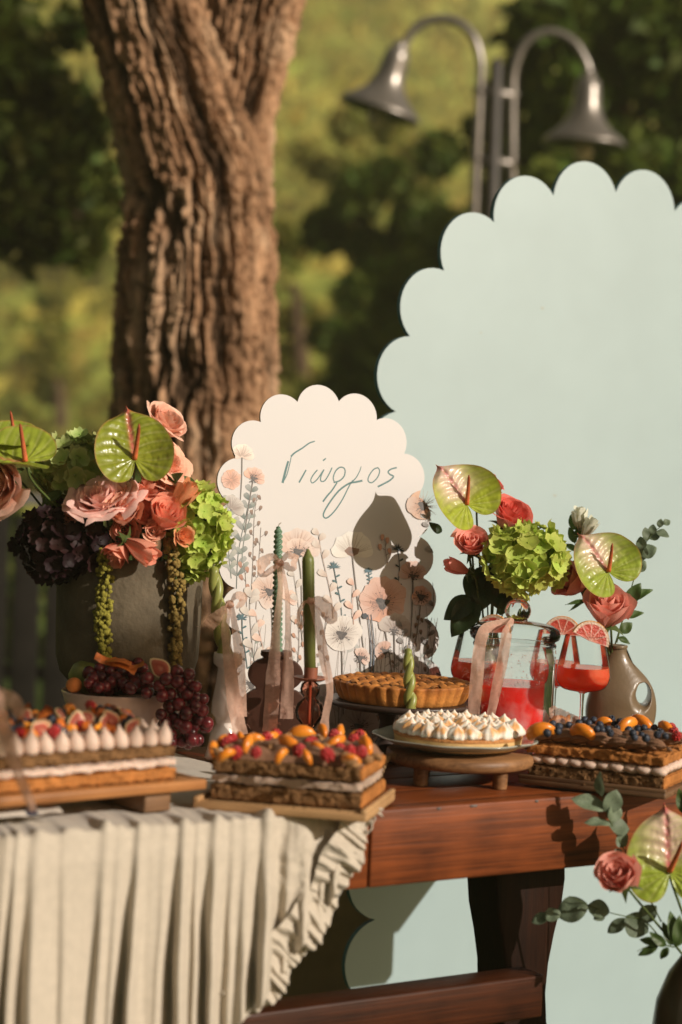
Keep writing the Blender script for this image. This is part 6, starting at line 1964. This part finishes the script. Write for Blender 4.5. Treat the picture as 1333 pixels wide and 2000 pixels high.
rose('pink and white garden rose facing forward in the planter', 'garden', M_pinkw, 200, 974, 4.185, 64, (-.14, -.58, .80), PT_(-.02), .4, G1)
rose('peach pink rose below the garden rose', 'cup', M_peach_p, 240, 1004, 4.18, 33, (.1, -.75, .55), PT_(), 1.2, G1)
rose('coral rose left of the orange one in the middle of the planter', 'spray', M_coral, 283, 1008, 4.19, 38, (.15, -.7, .6), PT_(.01), 2.2, G1)
rose('coral rose in the centre right above the tan tassel', 'cup', M_coral, 322, 1012, 4.185, 36, (.35, -.6, .6), PT_(.04), .2, G1)
rose('coral rose behind the garden rose under the anthurium', 'full', M_coral, 290, 958, 4.225, 48, (.1, -.5, .85), PT_(.02), .9, G1)
rose('drooping coral bud over the planter rim', 'bud', M_coral, 268, 1068, 4.16, 25, (.75, -.35, -.35), PT_(.0, -.05), 0, G1)
rose('small orange rose on the right under the lime hydrangea', 'spray', M_orange_p, 358, 1048, 4.165, 27, (.55, -.75, .1), PT_(.06), .5, G1)
rose('orange rosebud beside the lime hydrangea', 'bud', M_orange_p, 352, 978, 4.20, 24, (.5, -.3, .75), PT_(.06), 1.0, G1)
rose('peach pink rose right of the heart shaped anthurium', 'garden', M_peach_p, 332, 905, 4.24, 44, (.7, -.45, .45), PT_(.04), 2.0, G1)
rose('pale peach rose at the top of the arrangement', 'full', M_pale, 322, 826, 4.27, 50, (.65, -.45, .7), PT_(.03), .3, G1)
rose('half open peach rose behind the central roses', 'full', M_peach_p, 330, 950, 4.245, 40, (.4, -.4, .8), PT_(.04), 1.4, G1)
rose('pale peach rose filling the gap left of the garden rose', 'full', M_peach_p, 150, 1000, 4.20, 34, (-.5, -.5, .5), PT_(-.04), 1.9, G1)
rose('small coral rose between the garden rose and the anthurium stem', 'spray', M_coral, 262, 966, 4.19, 30, (.1, -.6, .8), PT_(.01), 3.0, G1)
rose('peach rose low between the two coral central roses', 'spray', M_peach_p, 302, 1036, 4.175, 28, (.2, -.85, .2), PT_(.02), 1.1, G1)
rose('dim coral rose low at the left of the centre', 'spray', M_coral, 246, 1036, 4.20, 34, (-.1, -.9, .1), PT_(), 2.6, G1)
rose('large pale peach rose at the far left edge', 'full', M_pale, -4, 938, 4.20, 72, (-.25, -.75, -.1), PT_(-.08), .2, G1)
rose('crushed coral rose hanging beside the drooping bud', 'cup', M_coral, 234, 1078, 4.175, 26, (-.45, -.6, -.6), PT_(-.01, -.05), .2, G1)
anthurium('heart shaped green anthurium with red tip standing highest in the planter', (263, 897), (252, 786), 4.16, (.12, -.86, .42), red=.8, spad=(.10, -.42, .9), to=PT_(.01), cup=.42, green=(.29, .33, .030))
anthurium('flat lying green anthurium leaning out to the left', (50, 902), (-95, 880), 4.12, (.10, -.42, .9), L=SZ(122, 4.12), red=.35, spad=(-.14, -.25, .95), to=PT_(-.05), cup=.65, W=1.1, green=(.33, .40, .04))
anthurium('second green anthurium behind the flat one at the left edge', (30, 862), (-85, 850), 4.20, (.05, -.38, .92), L=SZ(96, 4.2), red=.3, spad=(-.16, -.2, .95), to=PT_(-.06), cup=.5, green=(.31, .38, .04))
tassel('yellow green amaranth tassel hanging down the front of the planter', [(196, 1068, 4.20), (204, 1090, 4.185), (206, 1160, 4.178), (200, 1220, 4.178), (208, 1284, 4.18)], 4.18, 18, M_amar, 250, 3)
tassel('tan amaranth tassel hanging at the right of the planter', [(328, 1048, 4.20), (336, 1080, 4.185), (346, 1150, 4.20), (343, 1220, 4.21), (344, 1296, 4.22)], 4.2, 15, M_amar2, 260, 4)
lf = thing('rose_leaves', 'dark leaves tucked among the roses of the planter', 'leaves', tuple(PT))
for (x0, y0, x1, y1, f) in ((300, 1060, 250, 1102, (.1, -.8, .3)), (270, 950, 250, 905, (0, -1, .4)), (330, 945, 352, 925, (.3, -.8, .4)), (120, 960, 80, 985, (-.2, -.8, .6)), (310, 930, 300, 890, (0, -1, .2)), (230, 940, 215, 900, (0, -.9, .4)), (380, 960, 365, 930, (.2, -.8, .5)), (280, 1040, 300, 1085, (0, -1, .1))):
    leaf(lf, ME_MD, P(x0, y0, 4.22), P(x1, y1, 4.19), f, .9)
part('moss', MB().ball((0, 0, -.01), rp_ * .90, 24, 10, (1, 1, .30), nz=.3, nf=60), M_core, lf)

# ================================================================== bouquet behind the jar
dv = 4.56
vb = AT(944, dv, TZ + .001)
M_olivev = mat('olive_glazed_vase', (0.10, 0.09, 0.04), rough=.3, var=.15, scale=12, spec=.5)
ov = thing('olive_vase', 'slim olive vase behind the jar holding the tall bouquet', 'vase', tuple(vb))
hv = P(944, 1262, dv).z - TZ
part('vase_wall', MB().lathe([(0, 0), (.036, 0), (.046, .02), (.05, .07), (.042, .13), (.026, hv - .03), (.022, hv - .01), (.025, hv), (.021, hv), (.018, hv - .012), (0, hv - .03)], 40), M_olivev, ov)
VT = V((vb.x, vb.y, TZ + hv - .05))
def vt(dx, dy=0): return VT + V((dx, dy, -.03))
G2 = 'roses in the tall bouquet'
anthurium('lime and pink anthurium with rust spadix at the top of the bouquet', (912, 985), (858, 903), 4.47, (.30, -.86, .30), L=SZ(100, 4.47), red=.45, pink=.9, spad=(-.02, -.40, .9), to=vt(-.004), W=1.12, cup=.60, green=(.40, .47, .045))
rose('red edged rose right under the anthurium', 'edged', M_red, 992, 1008, 4.53, 47, (.35, -.55, .75), vt(.006), .4, G2)
rose('coral pink rose at the left of the bouquet', 'pale_edge', M_red, 922, 1064, 4.47, 42, (-.1, -.62, .62), vt(-.008), 1.7, G2)
rose('red rose half hidden behind the anthurium', 'edged', M_red, 952, 948, 4.56, 34, (.55, -.3, .75), vt(.002), 1.1, G2)
rose('small nodding coral bud under the left rose', 'bud', M_red, 899, 1110, 4.49, 17, (-.75, -.2, .3), vt(-.01), 0, G2)
hydrangea('lime hydrangea in the tall bouquet', M_hyd, 1024, 1092, 4.47, 66, 23, 84, (.25, -.75, .5), (1.12, .85, .92), None, -.55, vt(.01), 8)
bl_ = thing('rose_leaves', 'dark green rose leaves below the blooms of the tall bouquet', 'leaves', tuple(VT))
for (x0, y0, x1, y1, f, w) in ((925, 1170, 868, 1205, (-.3, -.9, .2), 1.0), (930, 1166, 884, 1242, (-.1, -1, .0), .9), (930, 1112, 920, 1175, (0, -1, .0), 1.0), (950, 1118, 944, 1190, (.1, -1, .1), 1.2), (965, 1122, 978, 1188, (.1, -1, 0), 1.2),
                               (985, 1130, 1004, 1180, (.2, -1, .1), 1.0), (935, 1108, 965, 1165, (.1, -1, 0), 1.2), (975, 1200, 998, 1158, (.3, -.8, .2), .7), (955, 1105, 975, 1150, (0, -1, 0), 1.2), (998, 1150, 1010, 1200, (.3, -.8, .2), .8), (862, 1040, 842, 1022, (-.2, -.9, .3), .8)):
    leaf(bl_, ME_DK, P(x0, y0, 4.52), P(x1, y1, 4.50), f, w)
for (x, y) in ((868, 1205), (955, 1120), (980, 1130), (925, 1170), (1000, 1150), (940, 1120)):
    part('stem', MB().tube([p - VT for p in spl([P(x, y, 4.52), P(x * .5 + 966 * .5, y * .5 + 620, 4.53), vt(0)], 8)], .0017, 6), M_stem, bl_)

# ================================================================== brown vase with a hole for a handle
M_brv = mat('taupe_brown_glaze', (0.165, 0.115, 0.065), rough=.34, var=.08, scale=12, spec=.5, coat=.15, bump=.06, bscale=120)
dw = 4.58
wb = AT(1208, dw, TZ + .001)
bv = thing('ceramic_vase', 'taupe brown ceramic vase with a round handle hole in its shoulder', 'vase', tuple(wb), RZ(math.radians(3)))
# outline in px about the centre line, y down; the body is lens shaped: flat front to back, pierced by an oval hole
def vase_outline():
    L = [(1178, 1262), (1176, 1278), (1168, 1300), (1156, 1325), (1146, 1352), (1140, 1382), (1142, 1412), (1152, 1440), (1168, 1462), (1185, 1473)]
    R = [(1216, 1264), (1218, 1276), (1226, 1290), (1242, 1306), (1260, 1325), (1273, 1348), (1279, 1378), (1276, 1410), (1264, 1440), (1246, 1462), (1228, 1475)]
    f = lambda q: V((SZ(q[0] - 1208, dw), P(1208, q[1], dw).z - TZ - .001, 0))
    return [f(q) for q in L], [f(q) for q in R]
Lp, Rp = vase_outline()
Ls_, Rs_ = spl(Lp, 40), spl(Rp, 40)
zt_ = Lp[0].y
hc = V((SZ(1250 - 1208, dw), P(1208, 1352, dw).z - TZ, 0)); hrx, hrz = SZ(13.5, dw), SZ(21, dw)
def side_x(S_, z):
    for a, b in zip(S_, S_[1:]):
        if b.y <= z <= a.y:
            t = (a.y - z) / (a.y - b.y + 1e-9); return a.x + (b.x - a.x) * t
    return S_[0].x if z > S_[0].y else S_[-1].x
def thick(z):
    k = (zt_ - z) / zt_
    return .018 + .030 * sm(k, .05, .55) - .012 * sm(k, .82, 1)
def ell_y(x, z):
    """half thickness of the body at (x, z) without the hole."""
    a, b = side_x(Ls_, z), side_x(Rs_, z)
    c = (a + b) / 2; h = (b - a) / 2
    k = max(0, 1 - ((x - c) / h) ** 2)
    y = thick(z) * math.sqrt(k)
    # thin the body down to a rounded rim round the hole
    w = math.hypot((x - hc.x) / hrx, (z - hc.y) / hrz)
    if w < 1.9:
        e = min(1, max(0, (w - 1.0) / .9))
        y = min(y, .012 + .028 * math.sqrt(max(0, 1 - (1 - e) ** 2)))
    return y
# body as rings round the hole: from the hole rim (k=0) outwards to the silhouette (k=1), front and back
sil = [V((p.x, p.y, 0)) for p in Ls_] + [V((p.x, p.y, 0)) for p in reversed(Rs_)]
# resample the closed silhouette by angle round the hole centre
def sil_at(a):
    d = V((math.cos(a), math.sin(a), 0)); best = .01
    m = len(sil)
    for i in range(m):
        p, q = sil[i] - hc, sil[(i + 1) % m] - hc
        den = d.x * (q.y - p.y) - d.y * (q.x - p.x)
        if abs(den) < 1e-12: continue
        t = (p.x * (q.y - p.y) - p.y * (q.x - p.x)) / den
        u = (p.x * d.y - p.y * d.x) / den
        if t > 0 and -1e-6 <= u <= 1 + 1e-6: best = max(best, t)
    return best
NA, NK = 160, 30
for_body = MB()
SA = [sil_at(2 * math.pi * i / NA) for i in range(NA)]
def body_pt(sgn):
    def f(u, v):
        i = int(round(u * NA)) % NA
        a = 2 * math.pi * i / NA
        rh = 1 / math.sqrt((math.cos(a) / hrx) ** 2 + (math.sin(a) / hrz) ** 2)
        k = math.sin(v * math.pi / 2) if False else (1 - (1 - v) ** 1.6)
        r = rh + (SA[i] * .9995 - rh) * k
        x, z = hc.x + r * math.cos(a), hc.y + r * math.sin(a)
        y = ell_y(x, z) if v < 1 else 0
        if v == 0: y = .006
        return V((x, sgn * y, z))
    return f
for sgn in (-1, 1):
    for_body.grid(body_pt(sgn), NA, NK, cu=True)
o0 = len(for_body.v)
fs = [(i, (i + 1) % NA, NA * NK + (i + 1) % NA, NA * NK + i) for i in range(NA)]
for_body.f.extend(fs)
part('vase_body', for_body, M_brv, bv, weld=.00005)
part('neck_lip', MB().lathe([(SZ(19.5, dw), -.004), (SZ(20.5, dw), .0), (SZ(19.5, dw), .003), (SZ(16.5, dw), .003), (SZ(15.5, dw), -.002), (0, -.0025)], 32, fr=lambda w, r, z: 1), M_brv, bv, loc=(SZ(1197 - 1208, dw), 0, zt_))
WT = AT(1197, dw, TZ + zt_ - .02)
def wt_(dx): return WT + V((dx, 0, -.02))
G3 = 'roses in the brown vase'
anthurium('lime and pink anthurium in the brown vase', (1189, 1116), (1140, 1036), 4.48, (.22, -.88, .36), L=SZ(98, 4.48), red=.3, pink=.75, spad=(.0, -.42, .9), to=wt_(0), W=1.15, cup=.42, green=(.34, .43, .05))
rose('dusty pink bud lying sideways left of the brown vase bloom', 'cup', M_rosep, 1122, 1136, 4.52, 36, (-.72, -.55, .30), wt_(-.006), .3, G3)
rose('open dusty pink rose just above the neck of the brown vase', 'cup', M_rosep, 1187, 1194, 4.50, 44, (.0, -.55, .7), wt_(.0), .8, G3, .95)
rose('cream white bud behind the anthurium of the brown vase', 'bud', M_white_p, 1133, 1022, 4.60, 17, (-.1, -.2, .95), wt_(-.004), .8, G3)
rose('smaller cream white bud beside the first one', 'bud', M_white_p, 1147, 1036, 4.58, 15, (.4, -.2, .8), wt_(-.002), .8, G3)
sprig('eucalyptus sprig rising right of the anthurium in the brown vase', [(1205, 1255), (1225, 1180), (1248, 1100), (1268, 1050), (1302, 1020)],
      [(1240, 1120, 1246, 1090, (-.3, -.9, .2), 1), (1242, 1115, 1262, 1096, (.3, -.8, .4), 1), (1248, 1098, 1252, 1060, (-.2, -.9, .3), 1), (1252, 1085, 1282, 1068, (.2, -.8, .5), 1), (1256, 1075, 1250, 1048, (-.4, -.8, .2), .9), (1264, 1056, 1262, 1030, (.3, -.8, .2), .9),
       (1268, 1052, 1290, 1040, (.1, -.8, .6), 1), (1274, 1045, 1276, 1024, (-.2, -.9, .2), .9), (1282, 1038, 1308, 1046, (.1, -.7, .7), .9), (1288, 1030, 1292, 1014, (0, -1, .2), .9), (1296, 1024, 1310, 1016, (.2, -.8, .5), 1)], ME_EU, 'eucalyptus sprigs', 4.57)
sprig('leafy stem at the right of the open pink rose', [(1202, 1258), (1215, 1215), (1228, 1175), (1240, 1150)],
      [(1224, 1180, 1252, 1140, (.1, -.9, .3), 1.0), (1228, 1172, 1275, 1148, (.2, -.7, .6), .7), (1222, 1205, 1258, 1194, (.2, -.8, .6), .8), (1212, 1235, 1236, 1216, (.1, -.95, .3), 1.3), (1208, 1245, 1232, 1256, (.1, -.9, .5), .9)], ME_MD, 'eucalyptus sprigs', 4.54, name='leafy_sprig', cat='sprig')
sprig('thin leafy stem behind the cream buds', [(1192, 1258), (1160, 1180), (1130, 1090), (1118, 1030)],
      [(1128, 1075, 1104, 1062, (-.2, -.9, .3), .8), (1124, 1060, 1112, 1030, (-.2, -.9, .3), .9), (1122, 1035, 1116, 1004, (0, -.9, .3), 1.0), (1126, 1050, 1138, 1020, (.2, -.9, .3), .9), (1134, 1095, 1114, 1100, (-.1, -.9, .4), .7), (1160, 1175, 1106, 1176, (-.1, -.8, .6), .3), (1155, 1170, 1110, 1190, (-.1, -.8, .6), .28)], ME_MD, 'eucalyptus sprigs', 4.60, name='leafy_sprig', cat='sprig')

# ================================================================== floor bouquet at the lower right
M_olvase = mat('dark_olive_vase_glaze', (0.085, 0.066, 0.038), rough=.3, var=.12, scale=10, spec=.5, coat=.2)
df = 3.93
fb_ = AT(1352, df, 0.0)
zf = P(1340, 1846, df).z
stl = thing('wooden_stool', 'dark wooden stool under the olive vase in front of the table', 'stool', (fb_.x, fb_.y, GZ + .002))
zs = zf - .30
part('stool_seat', MB().lathe([(0, zs - GZ - .035), (.14, zs - GZ - .035), (.145, zs - GZ - .02), (.14, zs - GZ - .004), (0, zs - GZ - .003)], 40), M_leg, stl)
for k in range(3):
    w = k * 2.094 + .4
    part('leg', MB().tube([V((.09 * math.cos(w), .09 * math.sin(w), zs - GZ - .036)), V((.13 * math.cos(w), .13 * math.sin(w), .0))], [.016, .012], 10), M_leg, stl)
fv = thing('olive_vase', 'round dark olive vase with a lime anthurium at the front right corner of the table', 'vase', (fb_.x, fb_.y, zs))
hf = zf - zs
part('vase_wall', MB().lathe([(0, 0), (.05, 0), (.07, .02), (.088, .08), (.092, .13), (.085, .19), (.064, .245), (.040, hf - .02), (.034, hf - .004), (.037, hf), (.032, hf + .001), (.028, hf - .006), (0, hf - .02)], 56), M_olvase, fv)
FT = V((fb_.x, fb_.y, zf - .02))
def ft(dx=0): return FT + V((dx, 0, -.03))
anthurium('large lime anthurium with a crimson tip low at the right edge', (1308, 1702), (1303, 1572), 3.86, (-.05, -.97, .22), L=SZ(136, 3.86), red=1.0, pink=.75, spad=(.14, -.55, .8), to=ft(0), cup=.2, W=1.0, green=(.36, .46, .05))
rose('dusty pink rose left of the low anthurium', 'cup', M_rosep, 1213, 1714, 3.79, 40, (-.35, -.72, .5), ft(-.01), .7, 'roses by the low vase')
G4 = 'eucalyptus sprigs'
sprig('upright eucalyptus sprig in front of the table edge', [(1292, 1800), (1240, 1700), (1196, 1612), (1180, 1570), (1170, 1512)],
      [(1184, 1580, 1119, 1556, (-.1, -.75, .6), .55), (1176, 1556, 1168, 1510, (-.7, -.6, .1), .6), (1186, 1588, 1208, 1545, (.4, -.85, .1), 1.0), (1192, 1604, 1212, 1570, (.5, -.8, .1), 1.0), (1194, 1610, 1142, 1602, (-.1, -.6, .8), .5), (1190, 1612, 1232, 1618, (.1, -.75, .6), 1.0), (1206, 1632, 1226, 1652, (.2, -.9, .2), 1.2), (1215, 1660, 1200, 1672, (-.3, -.8, .2), 1.0)], ME_EL if False else ME_EU, G4, 3.88)
sprig('eucalyptus sprig reaching left below the table top', [(1300, 1845), (1262, 1800), (1232, 1792), (1190, 1782), (1150, 1768), (1112, 1750)],
      [(1190, 1782, 1148, 1768, (-.1, -.8, .6), 1.0), (1180, 1780, 1162, 1796, (0, -1, .1), 1.0), (1148, 1768, 1086, 1786, (-.1, -.85, .4), .9), (1142, 1768, 1128, 1790, (.1, -.9, .2), .8), (1095, 1782, 1062, 1792, (-.1, -.8, .5), .9), (1075, 1788, 1038, 1800, (-.1, -.8, .5), .7), (1222, 1792, 1268, 1822, (.1, -.95, .2), 1.1), (1225, 1795, 1186, 1822, (-.2, -.9, .2), .6), (1250, 1798, 1282, 1770, (.2, -.8, .5), .9)], ME_EU, G4, 3.90)
sprig('short dark leafy sprig over the mouth of the low vase', [(1318, 1850), (1290, 1845), (1262, 1850), (1245, 1858)],
      [(1290, 1846, 1250, 1832, (-.1, -.8, .6), .8), (1285, 1848, 1246, 1866, (-.1, -.9, .3), .7), (1300, 1848, 1272, 1822, (-.1, -.9, .3), .8), (1305, 1850, 1290, 1875, (0, -.9, .3), .9), (1312, 1846, 1296, 1800, (0, -.9, .3), .7), (1322, 1846, 1330, 1790, (.1, -.9, .3), .8), (1318, 1848, 1345, 1800, (.1, -.9, .3), .8), (1320, 1846, 1312, 1780, (.1, -.95, .2), .7)], ME_MD, G4, 3.86, name='leafy_sprig')
sprig('thin leaf standing right at the table corner', [(1345, 1800), (1345, 1650), (1335, 1560)], [(1338, 1590, 1326, 1540, (-.2, -.9, .2), .8), (1342, 1610, 1350, 1560, (.2, -.9, .2), .8)], ME_MD, G4, 3.95, name='leafy_sprig')

# ================================================================== foreground at the far left
b = P(20, 1450, 3.30)
lr = thing('gauze_ribbon', 'out of focus blush gauze ribbon trailing at the left edge', 'ribbon', tuple(b))
for nm, pts, w, sd in (('tail', [(-12, 1340, 3.32), (4, 1400, 3.30), (18, 1460, 3.29), (44, 1530, 3.28), (66, 1585, 3.28)], [18, 26, 26, 24, 16], 51), ('tail', [(-10, 1352, 3.33), (20, 1366, 3.32), (38, 1386, 3.32), (30, 1400, 3.32)], [20, 34, 30, 14], 52)):
    mb = MB(); ribbon_mb(mb, pts, w, .3, sd, twist=.3)
    mb.v = [tuple(V(v) - b) for v in mb.v]
    part(nm, mb, M_gauze, lr)
M_towel = mat('white_towel_cotton', (0.66, 0.60, 0.52), rough=.9, var=.05, scale=50, bump=.3, bscale=600, spec=.1)
M_navy = mat('navy_stripe', (0.015, 0.022, 0.05), rough=.9, var=.2, scale=50)
b = PZ(14, 1598, TZ + .012)
tw = thing('folded_towel', 'white folded napkin with a navy stripe at the left table edge', 'napkin', tuple(b), RZ(TH))
part('napkin_fold', MB().grid(lambda u, v: V(((u - .5) * .16, (v - .5) * .10, .012 + .006 * n3(u * 4, v * 3, 2) + .010 * math.sin(v * 3.1))), 20, 14), M_towel, tw)
part('stripe', MB().grid(lambda u, v: V(((u * .12 + .50 - .5 + .10) * .16, (v - .5) * .10, .0135 + .006 * n3((u * .12 + .60) * 4, v * 3, 2) + .010 * math.sin(v * 3.1))), 4, 14), M_navy, tw)
